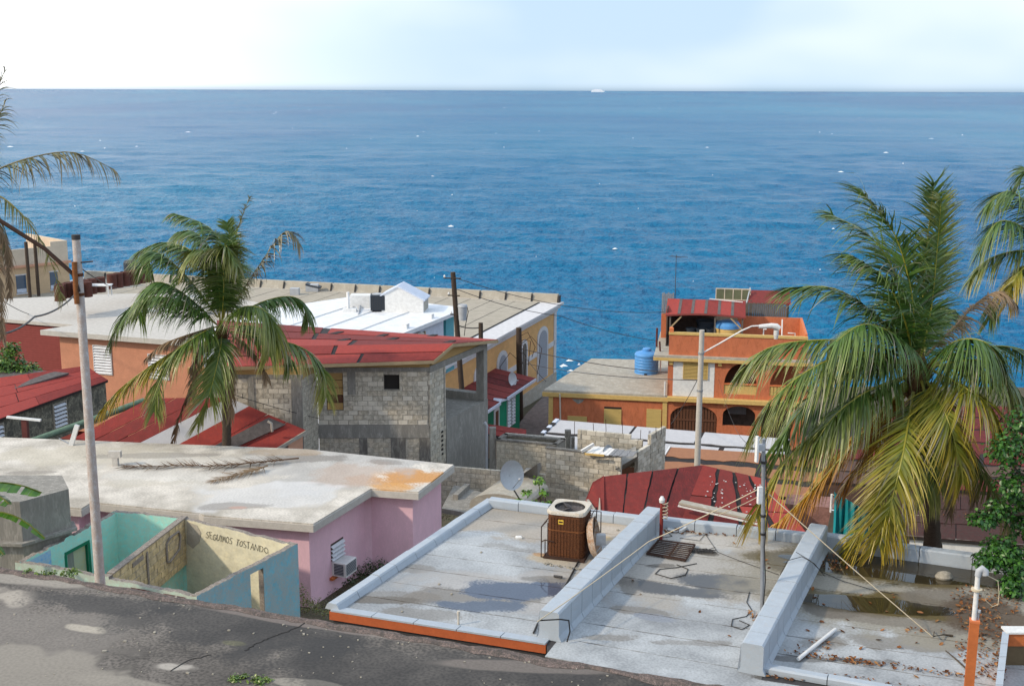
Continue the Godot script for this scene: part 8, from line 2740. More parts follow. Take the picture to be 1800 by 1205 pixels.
func street_things() -> void:
	# ---- lamp post at the left
	var lp := thing("lamp_post", "tall rust stained metal lamp post with a long rusty arm at the left", "lamp post", at(Vector3(-7.22, 12.0, -20.0)))
	var pb := MB.new()
	var pts := []
	var rr := []
	for k in 13:
		pts.append(Vector3(0, 11.56 * k / 12.0, 0)); rr.append(lerpf(0.108, 0.066, k / 12.0))
	pb.tube(pts, rr, 10)
	part(pb, "pole", M.pole_paint, lp)
	var cb := MB.new()
	cb.tube([Vector3(0, 11.56, 0), Vector3(0, 11.64, 0)], 0.071, 10)
	part(cb, "cap", M.seam, lp)
	var ab := MB.new()
	ab.tube([Vector3(0.02, 10.7, 0.10), Vector3(-0.06, 11.0, 0.09), Vector3(-0.5, 11.42, 0.09), Vector3(-1.35, 11.98, 0.09), Vector3(-2.0, 12.15, 0.09)], 0.036, 8)
	part(ab, "arm", M.rust_bar, lp)
	var bb := MB.new()
	bb.tube([Vector3(-0.02, 10.5, 0.11), Vector3(-0.02, 11.2, 0.10)], 0.045, 8)
	part(bb, "bracket", M.rust_light, lp)
	for y in [10.95, 10.62]:
		var mb := MB.new()
		mb.tube([Vector3(0, y, 0), Vector3(0, y + 0.05, 0)], 0.078, 10)
		part(mb, "clamp", M.rust, lp)
	var hb := MB.new()
	hb.tube([Vector3(-2.0, 12.15, 0.09), Vector3(-2.2, 12.16, 0.09), Vector3(-2.55, 12.1, 0.09), Vector3(-2.7, 12.06, 0.09)], [0.06, 0.13, 0.14, 0.06], 10)
	part(hb, "lamp_head", M.plastic_grey, lp)
	var st := MB.new()
	st.tube([Vector3(0.06, 11.18, 0.02), Vector3(0.26, 11.2, 0.02)], 0.012, 5)
	part(st, "step_bolt", M.rust_bar, lp)
	# ---- lamp post at the right
	var rp := thing("lamp_post", "pale concrete lamp post with a curved white arm before the orange house", "lamp post", at(Vector3(7.42, 5.5, -46.5)))
	var qb := MB.new()
	qb.tube([Vector3(0, -1, 0), Vector3(0.0, 11.36, 0)], [0.155, 0.10], 12)
	part(qb, "pole", M.pole_concrete, rp)
	var arm := MB.new()
	arm.tube([Vector3(0.06, 10.45, 0), Vector3(0.7, 10.84, 0.05), Vector3(1.53, 11.36, 0.1), Vector3(1.92, 11.54, 0.1), Vector3(2.27, 11.56, 0.1)], 0.03, 8)
	part(arm, "arm", M.plastic_white, rp)
	var hd := MB.new()
	hd.tube([Vector3(2.2, 11.53, 0.1), Vector3(2.3, 11.53, 0.1), Vector3(2.68, 11.56, 0.1), Vector3(2.87, 11.53, 0.1), Vector3(3.0, 11.45, 0.1)], [0.07, 0.09, 0.105, 0.125, 0.10], 12)
	part(hd, "lamp_head", M.plastic_white, rp)
	var gl := MB.new()
	gl.lathe([Vector2(0.07, -0.16), Vector2(0.10, 0.0), Vector2(0.10, 0.2)], Vector3(2.88, 11.2, 0.1), 14)
	part(gl, "lamp_bowl", mat("lamp_glass", Color(0.6, 0.6, 0.6), 0.2, {}), rp)
	for y in [10.4, 8.9]:
		var mb := MB.new()
		mb.tube([Vector3(0, y, 0), Vector3(0, y + 0.07, 0)], 0.125, 12)
		part(mb, "band", M.galvanised, rp)
	# ---- utility poles
	var labels := ["leaning dark utility pole with a grey transformer beside the white roof", "dark pole stub rising behind the block house's roof end", "dark timber pole hung with tangled wires against the ochre wall"]
	var ends := [[Vector3(-3.06, 16.81, -62.0), Vector3(-2.4, 7.0, -62.0), 0.13], [Vector3(-1.63, 14.16, -62.0), Vector3(-1.6, 7.0, -62.0), 0.12], [Vector3(0.45, 10.40, -80.0), Vector3(0.6, 3.0, -80.0), 0.19]]
	for k in 3:
		var p := thing("utility_pole", labels[k], "utility pole", at(ends[k][1]), "timber utility poles")
		var mb := MB.new()
		mb.tube([ends[k][1], ends[k][0]], [ends[k][2] * 1.2, ends[k][2]], 9)
		part(mb, "pole", M.timber_pole, p, true)
		if k == 0:
			for q in [[16.5, 0.5], [15.6, 0.35], [14.6, 0.3]]:
				var xb := MB.new()
				var f: float = (16.81 - q[0]) / 9.81
				var c: Vector3 = ends[0][0].lerp(ends[0][1], f)
				xb.tube([c + Vector3(-q[1], 0.02, 0.1), c + Vector3(q[1] * 0.8, 0.0, 0.1)], 0.035, 5)
				part(xb, "cross_arm", M.timber_pole, p, true)
				var ib := MB.new()
				ib.lathe([Vector2(0.03, 0), Vector2(0.06, 0.05), Vector2(0.03, 0.14), Vector2(0.001, 0.15)], c + Vector3(-q[1] + 0.05, 0.04, 0.1), 8)
				part(ib, "insulator", M.plastic_white, p, true)
			var tb := MB.new()
			tb.lathe([Vector2(0.001, -0.42), Vector2(0.2, -0.4), Vector2(0.24, 0.3), Vector2(0.27, 0.32), Vector2(0.22, 0.42), Vector2(0.001, 0.45)], Vector3(-2.568, 14.717, -61.9), 14)
			part(tb, "transformer", M.plastic_grey, p, true)
			var cbx := MB.new()
			cbx.tube([Vector3(-2.568, 14.717, -61.9) + Vector3(0.2, 0.3, 0), Vector3(-2.36, 15.136, -61.9), Vector3(-2.274, 14.748, -61.9), Vector3(-2.424, 14.027, -61.9), Vector3(-2.486, 13.485, -61.9)], 0.02, 5)
			part(cbx, "cable", M.cable, p, true)
		elif k == 2:
			for e in 7:
				var wb := MB.new()
				var y0 := rng.randf_range(585, 640)
				var o := Vector3(0.536, 9.042, -79.7) + Vector3(0, (612.0 - y0) * 0.037, 0)
				var sx := rng.randf_range(-1.7, 1.5)
				wb.tube([o, o + Vector3(sx * 0.5, rng.randf_range(-0.2, 0.9), 0.2), o + Vector3(sx, rng.randf_range(-0.9, 0.1), 0.2), o + Vector3(sx * 0.8, rng.randf_range(-2.2, -1.2), 0.1)], 0.022, 4)
				part(wb, "loose_wire", M.rust_bar, p, true)
	# ---- wires
	wire("wire from the leaning pole's top out over the sea to the orange terrace", [Vector3(-2.945, 16.516, -62), Vector3(9.94, 11.864, -78)], 0.018, 0.6)
	wire("lower wire from the leaning pole across the ochre roof's corner", [Vector3(-2.86, 15.922, -62), Vector3(2.828, 13.056, -70), Vector3(9.885, 9.893, -78)], 0.018, 0.2)
	wire("wire from the tangled pole to the orange house's upper window", [Vector3(0.536, 9.021, -79.8), Vector3(12.927, 8.539, -74.2)], 0.028, 0.35)
	wire("pale wire from the tangled pole past the blue tank to the lamp post", [Vector3(0.54, 8.081, -79.8), Vector3(7.409, 14.824, -46.6)], 0.018, 0.25)
	wire("pole to pole cable between the leaning pole and the dark stub", [Vector3(-2.783, 14.007, -62), Vector3(-1.63, 13.92, -62)], 0.03, 0.08)
	wire("slack wire from the tangled pole to the concrete terrace's corner", [Vector3(0.537, 8.903, -79.8), Vector3(2.164, 8.002, -74.6)], 0.022, 0.1)
	wire("slack wire from the lamp post's band down to the block yard", [Vector3(7.319, 14.824, -46.6), Vector3(7.619, 10.415, -56)], 0.014, 0.1)
	wire("black looped cable hanging down the white panel of the orange house", [Vector3(12.022, 8.847, -73.5), Vector3(12.654, 8.509, -73.4), Vector3(12.476, 7.599, -73.4), Vector3(13.096, 6.209, -73.4)], 0.03, 0.1)
	wire("thin wire falling from the orange house to the antenna mast", [Vector3(12.824, 8.644, -73.6), Vector3(11.365, 9.313, -60), Vector3(4.217, 20.067, -19.4)], 0.008, 0.2)
	wire("thick dark cable crossing the dark red clapboard wall at far left", [Vector3(-17.778, 17.897, -40), Vector3(-20.813, 16.282, -52), Vector3(-22.478, 15.737, -62)], 0.045, 0.25)
	wire("thin wire from the left lamp post toward the rusty drums", [Vector3(-7.221, 23.077, -20.1), Vector3(-21.753, 15.304, -66)], 0.012, 0.1)
	wire("thin wire along the cream building's lower wall", [Vector3(-25.658, 15.651, -60), Vector3(-30.015, 12.02, -75)], 0.02, 0.1)
	wire("thin wire slanting over the block house's wing wall", [Vector3(-10.37, 15.16, -43), Vector3(-7.72, 13.135, -46.9)], 0.012, 0.05)
	wire("thin wire sagging across the rendered cistern", [Vector3(-0.66, 11.65, -49.415), Vector3(1.915, 11.65, -48.85)], 0.010, 0.22)
	wire("thin black wire lying over the pale strip of the red roof", [Vector3(-15.051, 12.35, -46.19), Vector3(-12.674, 12.4, -47.016), Vector3(-11.431, 12.5, -49.172)], 0.015, 0.0)

func plants() -> void:
	palm("palm_tree", "tall coconut palm with yellowing lower fronds standing behind the puddled grey roof", Vector3(8.567, 16.697, -23.2), Vector3(7.966, 20.6, -23.2), 0.13, [
		["green", [Vector3(7.95, 20.89, -23.20), Vector3(8.06, 21.85, -23.50), Vector3(8.10, 23.07, -23.60), Vector3(8.08, 24.28, -23.40)], 0.92, 0.17, 155],
		["tip", [Vector3(7.96, 20.91, -23.10), Vector3(8.10, 21.92, -23.10), Vector3(8.13, 23.02, -23.10), Vector3(8.10, 24.01, -23.00)], 0.77, 0.34, 155],
		["green", [Vector3(7.84, 20.96, -23.10), Vector3(7.61, 22.19, -22.80), Vector3(7.16, 23.35, -22.60), Vector3(6.47, 24.17, -22.50)], 1.22, 0.34, 155],
		["green", [Vector3(7.89, 20.86, -23.30), Vector3(7.63, 22.27, -23.70), Vector3(7.16, 23.13, -24.00), Vector3(6.33, 23.61, -24.10)], 1.09, 0.34, 155],
		["green", [Vector3(7.82, 20.91, -23.10), Vector3(7.43, 21.79, -22.60), Vector3(6.88, 22.61, -22.20), Vector3(6.22, 23.06, -22.00)], 1.15, 0.56, 155],
		["green", [Vector3(7.75, 21.02, -23.10), Vector3(7.03, 21.76, -22.90), Vector3(6.16, 22.32, -22.80), Vector3(5.29, 22.33, -22.90)], 1.15, 0.50, 155],
		["tip", [Vector3(7.76, 20.85, -23.10), Vector3(6.78, 21.33, -22.50), Vector3(5.63, 21.45, -22.20), Vector3(4.78, 21.29, -22.20), Vector3(4.29, 20.80, -22.30)], 1.22, 0.84, 155],
		["tip", [Vector3(7.76, 20.79, -23.10), Vector3(6.65, 21.23, -22.20), Vector3(5.63, 21.10, -21.70), Vector3(4.80, 20.48, -21.60), Vector3(4.42, 19.69, -21.70)], 1.28, 0.90, 155],
		["tip", [Vector3(7.83, 20.75, -23.30), Vector3(7.31, 20.75, -23.80), Vector3(6.56, 20.43, -24.40), Vector3(5.84, 19.81, -24.70), Vector3(5.42, 19.04, -24.80)], 1.28, 0.90, 155],
		["yellow", [Vector3(7.67, 20.51, -23.10), Vector3(6.42, 20.11, -22.30), Vector3(5.42, 19.44, -22.00), Vector3(4.87, 18.56, -22.10), Vector3(4.72, 18.01, -22.20)], 1.34, 1.00, 155],
		["orange", [Vector3(7.75, 20.29, -23.30), Vector3(6.96, 18.97, -23.80), Vector3(6.25, 17.93, -24.00), Vector3(5.49, 17.08, -24.10)], 1.02, 1.00, 155],
		["orange", [Vector3(7.84, 20.26, -23.40), Vector3(7.37, 19.37, -24.10), Vector3(6.79, 18.54, -24.40), Vector3(6.15, 17.51, -24.50)], 1.02, 1.00, 155],
		["yellow", [Vector3(7.79, 20.16, -22.90), Vector3(7.36, 19.45, -21.80), Vector3(6.88, 18.50, -21.50), Vector3(6.40, 17.77, -21.50), Vector3(6.22, 17.33, -21.60)], 1.15, 0.50, 155],
		["yellow", [Vector3(7.77, 20.30, -22.80), Vector3(7.23, 19.54, -21.50), Vector3(6.97, 18.66, -21.20), Vector3(6.79, 17.83, -21.20)], 1.22, 0.39, 155],
		["tip", [Vector3(8.18, 20.76, -23.00), Vector3(8.70, 21.04, -22.40), Vector3(9.20, 20.91, -22.20), Vector3(9.66, 20.29, -22.20)], 1.28, 0.84, 155],
		["yellow", [Vector3(8.18, 20.70, -23.00), Vector3(8.43, 20.61, -22.00), Vector3(8.80, 20.34, -21.70), Vector3(9.17, 19.65, -21.70)], 1.22, 0.67, 155],
		["yellow", [Vector3(8.09, 20.48, -23.00), Vector3(7.98, 20.25, -21.70), Vector3(8.13, 19.68, -21.40), Vector3(8.31, 18.98, -21.40)], 1.09, 0.56, 155],
		["tip", [Vector3(8.16, 20.43, -23.20), Vector3(9.07, 19.16, -23.60), Vector3(9.78, 18.13, -23.80), Vector3(10.26, 17.21, -23.80)], 1.15, 0.56, 155],
		["dead", [Vector3(8.10, 20.94, -23.20), Vector3(8.68, 21.47, -23.40), Vector3(9.13, 21.94, -23.50), Vector3(9.52, 22.19, -23.40), Vector3(9.83, 21.95, -23.30)], 0.77, 0.90, 155],
		["green", [Vector3(8.24, 20.77, -23.20), Vector3(9.25, 20.99, -23.70), Vector3(10.27, 20.91, -24.10), Vector3(11.28, 20.44, -24.20)], 1.15, 0.78, 155],
		["green", [Vector3(8.24, 20.77, -23.20), Vector3(9.46, 20.48, -24.00), Vector3(10.69, 19.73, -24.60), Vector3(11.44, 18.59, -24.70)], 1.15, 0.90, 155],
		["green", [Vector3(8.00, 20.73, -23.40), Vector3(8.14, 21.33, -24.40), Vector3(8.25, 21.76, -25.40), Vector3(8.33, 21.62, -26.20)], 1.15, 0.67, 155],
		["green", [Vector3(8.09, 20.73, -23.40), Vector3(8.64, 21.32, -24.50), Vector3(9.21, 21.50, -25.50), Vector3(9.67, 21.12, -26.20)], 1.15, 0.67, 155],
		["green", [Vector3(7.80, 20.77, -23.20), Vector3(6.90, 20.86, -22.80), Vector3(5.97, 20.48, -22.50), Vector3(5.33, 19.77, -22.40), Vector3(5.17, 19.12, -22.50)], 1.28, 0.95, 155],
		["tip", [Vector3(7.69, 20.59, -23.00), Vector3(6.64, 20.44, -22.20), Vector3(5.92, 20.00, -21.80), Vector3(5.54, 19.23, -21.80)], 1.28, 1.00, 155],
		["green", [Vector3(7.84, 20.82, -23.00), Vector3(7.16, 21.54, -22.20), Vector3(6.35, 21.89, -21.50), Vector3(5.78, 21.63, -21.20)], 1.28, 0.95, 155],
		["green", [Vector3(8.13, 20.82, -23.00), Vector3(8.28, 21.43, -22.20), Vector3(8.61, 21.54, -21.70), Vector3(8.97, 21.14, -21.60)], 1.22, 0.95, 155],
		["tip", [Vector3(7.98, 20.48, -23.00), Vector3(7.90, 19.95, -22.00), Vector3(7.85, 19.26, -21.70), Vector3(7.79, 18.60, -21.70)], 1.09, 0.67, 155],
		["orange", [Vector3(7.89, 20.12, -23.50), Vector3(7.75, 19.34, -24.20), Vector3(7.45, 18.48, -24.60), Vector3(7.04, 17.69, -24.70)], 1.02, 1.00, 155],
		["dead", [Vector3(8.39, 20.12, -23.50), Vector3(9.25, 19.13, -24.10), Vector3(9.64, 18.21, -24.30), Vector3(9.75, 17.59, -24.30)], 0.77, 1.00, 155],
		["dead", [Vector3(8.15, 20.15, -23.40), Vector3(8.73, 19.22, -23.80), Vector3(9.04, 18.22, -23.90), Vector3(9.08, 17.42, -23.90)], 0.70, 1.00, 155],
		["dead", [Vector3(7.86, 20.25, -23.00), Vector3(7.50, 19.90, -22.60), Vector3(7.22, 19.16, -22.40), Vector3(7.18, 18.59, -22.40)], 0.64, 1.00, 155],
		["dead", [Vector3(8.08, 20.25, -23.00), Vector3(8.26, 19.76, -22.70), Vector3(8.51, 19.07, -22.70), Vector3(8.77, 18.22, -22.80)], 0.64, 1.00, 155]], 1.1, 0.034)
	palm("palm_tree", "wind-ragged coconut palm with drooping fronds behind the pink flat-roofed house", Vector3(-10.568, 11.089, -42.8), Vector3(-10.474, 17.317, -42.8), 0.15, [
		["green", [Vector3(-10.39, 17.90, -42.80), Vector3(-10.30, 19.13, -43.00), Vector3(-10.43, 20.51, -43.30), Vector3(-11.00, 21.24, -43.40), Vector3(-12.10, 21.65, -43.40)], 1.16, 0.84, 182],
		["green", [Vector3(-10.35, 17.99, -42.80), Vector3(-10.07, 19.18, -42.70), Vector3(-9.95, 20.35, -42.60), Vector3(-10.02, 21.41, -42.60)], 0.72, 0.34, 182],
		["green", [Vector3(-10.37, 18.01, -42.70), Vector3(-10.27, 19.42, -42.20), Vector3(-10.50, 20.60, -41.90), Vector3(-11.01, 21.18, -41.80), Vector3(-11.57, 21.17, -41.80)], 1.16, 0.90, 182],
		["sparse", [Vector3(-10.22, 17.99, -42.80), Vector3(-9.96, 20.38, -43.00), Vector3(-9.67, 21.37, -43.00), Vector3(-9.27, 22.28, -42.90)], 0.51, 0.34, 182],
		["broken", [Vector3(-10.09, 18.16, -42.80), Vector3(-9.60, 19.05, -43.00), Vector3(-8.90, 20.05, -43.00), Vector3(-8.23, 20.94, -42.90), Vector3(-7.84, 21.07, -42.80), Vector3(-7.47, 20.59, -42.70)], 1.09, 0.90, 182],
		["green", [Vector3(-10.51, 17.99, -42.80), Vector3(-11.05, 19.75, -43.30), Vector3(-11.79, 20.37, -43.70), Vector3(-12.76, 20.55, -43.90), Vector3(-13.65, 20.20, -44.00)], 1.30, 0.78, 182],
		["green", [Vector3(-10.56, 17.99, -42.80), Vector3(-11.43, 19.36, -42.60), Vector3(-12.22, 20.19, -42.50), Vector3(-12.77, 20.40, -42.50), Vector3(-12.99, 19.70, -42.50)], 1.45, 0.90, 182],
		["tip", [Vector3(-10.46, 17.84, -42.70), Vector3(-10.25, 19.47, -41.90), Vector3(-10.37, 20.42, -41.50), Vector3(-10.88, 20.61, -41.20), Vector3(-11.24, 19.99, -41.10)], 1.45, 0.84, 182],
		["tip", [Vector3(-10.40, 17.84, -42.70), Vector3(-10.10, 19.29, -42.00), Vector3(-9.95, 20.35, -41.40), Vector3(-9.75, 20.79, -41.10), Vector3(-9.37, 20.18, -40.90)], 1.38, 0.90, 182],
		["green", [Vector3(-10.61, 17.73, -42.80), Vector3(-11.24, 18.68, -42.20), Vector3(-12.03, 19.36, -41.80), Vector3(-12.64, 19.29, -41.70), Vector3(-13.10, 18.17, -41.80)], 1.74, 0.95, 182],
		["green", [Vector3(-10.61, 17.73, -42.80), Vector3(-11.79, 18.45, -43.00), Vector3(-13.00, 18.67, -43.20), Vector3(-13.95, 18.16, -43.20), Vector3(-14.60, 17.04, -43.20)], 1.59, 0.95, 182],
		["tip", [Vector3(-10.59, 17.67, -42.70), Vector3(-10.94, 17.59, -41.80), Vector3(-11.73, 17.04, -41.30), Vector3(-12.28, 16.15, -41.20), Vector3(-12.57, 14.95, -41.30)], 1.59, 0.78, 182],
		["yellow", [Vector3(-10.70, 17.56, -42.80), Vector3(-11.87, 16.97, -42.40), Vector3(-13.01, 16.25, -42.20), Vector3(-14.05, 15.48, -42.20), Vector3(-14.79, 14.68, -42.30)], 1.45, 0.95, 182],
		["tip", [Vector3(-10.44, 17.33, -42.70), Vector3(-10.28, 17.02, -41.80), Vector3(-10.63, 15.58, -41.50), Vector3(-11.13, 14.45, -41.60)], 1.45, 0.45, 182],
		["tip", [Vector3(-10.25, 17.84, -42.70), Vector3(-9.51, 18.49, -42.10), Vector3(-8.70, 18.49, -41.70), Vector3(-8.32, 17.89, -41.60), Vector3(-8.49, 16.90, -41.60)], 1.81, 0.95, 182],
		["green", [Vector3(-10.19, 17.90, -42.80), Vector3(-9.06, 18.49, -43.10), Vector3(-8.09, 18.68, -43.30), Vector3(-7.53, 18.40, -43.40), Vector3(-7.40, 17.80, -43.40)], 1.23, 1.00, 182],
		["tip", [Vector3(-10.10, 17.50, -42.70), Vector3(-8.62, 17.33, -42.30), Vector3(-7.46, 17.02, -42.20), Vector3(-6.82, 16.35, -42.20), Vector3(-6.68, 15.22, -42.30)], 1.59, 0.78, 182],
		["green", [Vector3(-10.18, 17.63, -42.90), Vector3(-9.39, 17.48, -43.70), Vector3(-8.66, 16.86, -44.20), Vector3(-8.28, 15.96, -44.30)], 1.45, 0.95, 182],
		["hang", [Vector3(-10.61, 17.25, -42.70), Vector3(-11.30, 16.04, -42.40), Vector3(-11.94, 14.64, -42.50), Vector3(-12.46, 13.12, -42.60)], 0.58, 1.00, 182],
		["dead", [Vector3(-10.38, 17.23, -42.80), Vector3(-10.17, 16.33, -42.60), Vector3(-10.14, 15.13, -42.60), Vector3(-10.26, 14.24, -42.70)], 0.72, 1.00, 182],
		["dead", [Vector3(-10.70, 17.65, -42.80), Vector3(-11.71, 17.37, -42.50), Vector3(-12.53, 17.05, -42.40), Vector3(-13.13, 16.54, -42.40)], 0.87, 1.00, 182],
		["dead", [Vector3(-10.70, 17.48, -42.80), Vector3(-11.08, 16.93, -42.20), Vector3(-11.34, 16.11, -42.10), Vector3(-11.49, 15.23, -42.20)], 0.87, 1.00, 182],
		["dead", [Vector3(-10.20, 17.48, -42.80), Vector3(-9.47, 17.06, -42.40), Vector3(-8.98, 16.41, -42.30), Vector3(-8.76, 15.81, -42.30)], 0.80, 1.00, 182],
		["green", [Vector3(-10.44, 17.87, -43.00), Vector3(-10.50, 18.97, -44.00), Vector3(-10.40, 19.63, -44.80), Vector3(-10.27, 19.54, -45.40)], 1.30, 0.78, 182]], 0.9, 0.05)
	palm("palm_tree", "coconut palm at the right edge with only its left fronds showing", Vector3(15.263, 14.243, -33), Vector3(14.689, 21.603, -33), 0.16, [
		["green", [Vector3(14.67, 21.76, -33.00), Vector3(14.02, 22.86, -32.80), Vector3(13.32, 23.40, -32.70), Vector3(12.75, 23.02, -32.70)], 1.41, 0.90, 129],
		["green", [Vector3(14.68, 21.68, -33.00), Vector3(13.67, 22.45, -32.40), Vector3(12.85, 22.63, -32.10), Vector3(12.42, 21.87, -32.10)], 1.41, 0.95, 129],
		["tip", [Vector3(14.69, 21.60, -33.00), Vector3(13.73, 21.81, -32.60), Vector3(12.86, 21.59, -32.50), Vector3(12.39, 21.04, -32.50)], 1.15, 0.90, 129],
		["yellow", [Vector3(14.70, 21.45, -33.00), Vector3(13.82, 21.48, -32.20), Vector3(13.35, 21.14, -31.90), Vector3(13.21, 20.53, -31.90)], 1.02, 0.78, 129],
		["green", [Vector3(14.67, 21.76, -33.00), Vector3(14.50, 22.96, -33.40), Vector3(14.15, 23.88, -33.50), Vector3(13.90, 23.57, -33.60)], 1.02, 0.67, 129],
		["green", [Vector3(14.67, 21.76, -33.00), Vector3(15.02, 22.87, -32.80), Vector3(15.71, 23.18, -32.70), Vector3(16.55, 22.42, -32.70)], 1.28, 0.90, 129],
		["green", [Vector3(14.69, 21.60, -33.00), Vector3(15.25, 21.84, -32.40), Vector3(16.11, 21.41, -32.20), Vector3(16.68, 20.33, -32.20)], 1.28, 0.90, 129],
		["yellow", [Vector3(14.70, 21.45, -33.00), Vector3(14.62, 20.65, -32.10), Vector3(14.98, 19.59, -32.00), Vector3(15.21, 18.80, -32.00)], 1.15, 0.67, 129],
		["green", [Vector3(14.69, 21.60, -33.00), Vector3(14.31, 21.19, -33.70), Vector3(13.90, 20.48, -34.10), Vector3(13.68, 19.63, -34.20)], 1.15, 0.90, 129],
		["tip", [Vector3(14.67, 21.76, -33.00), Vector3(15.09, 22.75, -34.00), Vector3(15.57, 23.16, -34.80), Vector3(16.01, 22.95, -35.40)], 1.15, 0.67, 129],
		["green", [Vector3(14.69, 21.60, -33.00), Vector3(15.81, 21.02, -33.80), Vector3(16.74, 19.98, -34.20), Vector3(17.11, 18.81, -34.20)], 1.15, 0.90, 129]], 0.6)
	palm("palm_tree", "dry coconut palm at the left edge reaching two thin fronds over the sea", Vector3(-12.789, 16.293, -27), Vector3(-12.237, 23.654, -27), 0.16, [
		["broken", [Vector3(-12.23, 23.72, -27.00), Vector3(-11.35, 24.23, -26.80), Vector3(-10.41, 24.55, -26.70), Vector3(-9.54, 24.64, -26.70), Vector3(-8.70, 24.28, -26.70)], 0.96, 1.00, 118],
		["sparse", [Vector3(-12.24, 23.65, -27.00), Vector3(-11.31, 23.75, -26.60), Vector3(-10.59, 23.22, -26.40), Vector3(-10.15, 22.41, -26.40), Vector3(-9.95, 21.38, -26.50)], 0.58, 0.90, 118],
		["dead", [Vector3(-12.07, 23.60, -26.90), Vector3(-11.41, 23.26, -26.60), Vector3(-11.09, 22.52, -26.50), Vector3(-11.17, 21.49, -26.60)], 0.51, 1.00, 118],
		["dead", [Vector3(-12.07, 23.60, -26.90), Vector3(-11.36, 23.04, -26.30), Vector3(-11.14, 22.07, -26.10), Vector3(-11.24, 20.54, -26.20)], 0.58, 1.00, 118],
		["sparse", [Vector3(-12.23, 23.78, -27.00), Vector3(-11.75, 24.96, -27.00), Vector3(-11.22, 25.94, -26.90), Vector3(-10.99, 26.40, -26.90)], 0.58, 0.45, 118],
		["sparse", [Vector3(-12.23, 23.78, -27.00), Vector3(-11.66, 24.72, -26.90), Vector3(-11.20, 25.34, -26.80), Vector3(-10.98, 25.76, -26.80)], 0.64, 0.90, 118],
		["green", [Vector3(-12.23, 23.72, -27.00), Vector3(-12.82, 24.47, -26.80), Vector3(-13.64, 24.48, -26.70), Vector3(-14.46, 23.73, -26.70)], 1.28, 0.90, 118],
		["green", [Vector3(-12.24, 23.65, -27.00), Vector3(-12.88, 23.63, -26.50), Vector3(-13.71, 23.03, -26.30), Vector3(-14.31, 22.03, -26.30)], 1.28, 0.90, 118],
		["green", [Vector3(-12.24, 23.65, -27.00), Vector3(-12.33, 22.80, -26.20), Vector3(-12.57, 21.84, -26.00), Vector3(-12.72, 20.96, -26.00)], 1.15, 0.67, 118],
		["green", [Vector3(-12.23, 23.72, -27.00), Vector3(-12.49, 24.41, -28.00), Vector3(-12.66, 24.62, -28.90), Vector3(-12.80, 24.18, -29.60)], 1.15, 0.78, 118],
		["broken", [Vector3(-12.24, 23.65, -27.00), Vector3(-12.04, 23.53, -27.70), Vector3(-11.97, 22.96, -28.20), Vector3(-11.91, 22.15, -28.30)], 0.64, 1.00, 118]], 0.8)
	# sea grape at the right edge
	var tr := thing("sea_grape_tree", "glossy dark green broad leaved tree overhanging the third roof's right end", "tree", at(Vector3(9.326, 17.19, -20)))
	var tb := MB.new()
	var z := -20.6
	leafage(tb, [[Vector3(8.928, 19.7, -21), Vector3(0.42, 0.32, 0.4), 627], [Vector3(9.351, 20.013, -21.4), Vector3(0.5, 0.4, 0.5), 570], [Vector3(9.066, 19.058, -21), Vector3(0.36, 0.34, 0.4), 570], [Vector3(9.408, 18.446, -21.2), Vector3(0.4, 0.5, 0.5), 798], [Vector3(8.504, 18.456, -20.8), Vector3(0.30, 0.13, 0.3), 285], [Vector3(8.838, 18.605, -20.9), Vector3(0.3, 0.2, 0.3), 285], [Vector3(8.711, 18.038, -20.4), Vector3(0.36, 0.26, 0.4), 627], [Vector3(8.392, 17.903, -20.2), Vector3(0.26, 0.15, 0.3), 323], [Vector3(8.949, 17.852, -20.2), Vector3(0.42, 0.34, 0.4), 722], [Vector3(8.73, 17.593, -19.8), Vector3(0.26, 0.2, 0.3), 380], [Vector3(9.736, 19.596, -21), Vector3(0.6, 0.7, 0.7), 684], [Vector3(9.706, 18.202, -20.4), Vector3(0.5, 0.7, 0.6), 760]], 0.095, Color(0.016, 0.065, 0.014), Color(0.065, 0.17, 0.025), 0.25)
	part(tb, "crown", M.leaf_vc, tr, true)
	var tk := MB.new()
	tk.tube([Vector3(9.476, 16.109, -20), Vector3(9.402, 17.664, -20.4), Vector3(9.534, 19.092, -20.9), Vector3(9.479, 19.963, -21.2)], [0.11, 0.09, 0.07, 0.03], 8)
	part(tk, "trunk", M.bark, tr, true)
	for e in [[Vector3(9.439, 18.055, -20.5), Vector3(8.956, 18, -20.5), Vector3(8.392, 17.903, -20.2)], [Vector3(9.518, 18.589, -20.8), Vector3(8.971, 18.498, -20.9), Vector3(8.445, 18.424, -20.8)], [Vector3(9.514, 19.092, -20.9), Vector3(9.15, 19.273, -21), Vector3(8.891, 19.646, -21)]]:
		var br := MB.new()
		br.tube(e, [0.045, 0.03, 0.012], 6)
		part(br, "branch", M.bark, tr, true)
	# tree by the clapboard house
	shrub("leafy_tree", "rounded bright green tree before the dark red clapboard wall", "tree", [[Vector3(-24.418, 13.004, -57), Vector3(1.0, 0.75, 1.0), 1500], [Vector3(-23.431, 12.67, -57), Vector3(0.75, 0.5, 0.8), 800], [Vector3(-25.482, 12.719, -57), Vector3(1.2, 1.0, 1.2), 900], [Vector3(-24.165, 13.746, -57.2), Vector3(0.5, 0.35, 0.5), 350]], 0.16, Color(0.035, 0.10, 0.015), Color(0.13, 0.22, 0.03), [[Vector3(-24.65, 10.169, -57), Vector3(-24.533, 11.593, -57), Vector3(-24.5, 13.004, -57), [0.14, 0.1, 0.05]]])
	# banana plant at the left edge
	var bn := thing("banana_plant", "banana plant with broad torn leaves before the grey outbuilding", "plant", at(Vector3(-13.625, 14.055, -29)))
	var bs := MB.new()
	bs.tube([Vector3(-13.652, 13.748, -29), Vector3(-13.664, 14.932, -29.1), Vector3(-13.66, 15.805, -29.2)], [0.12, 0.1, 0.05], 8)
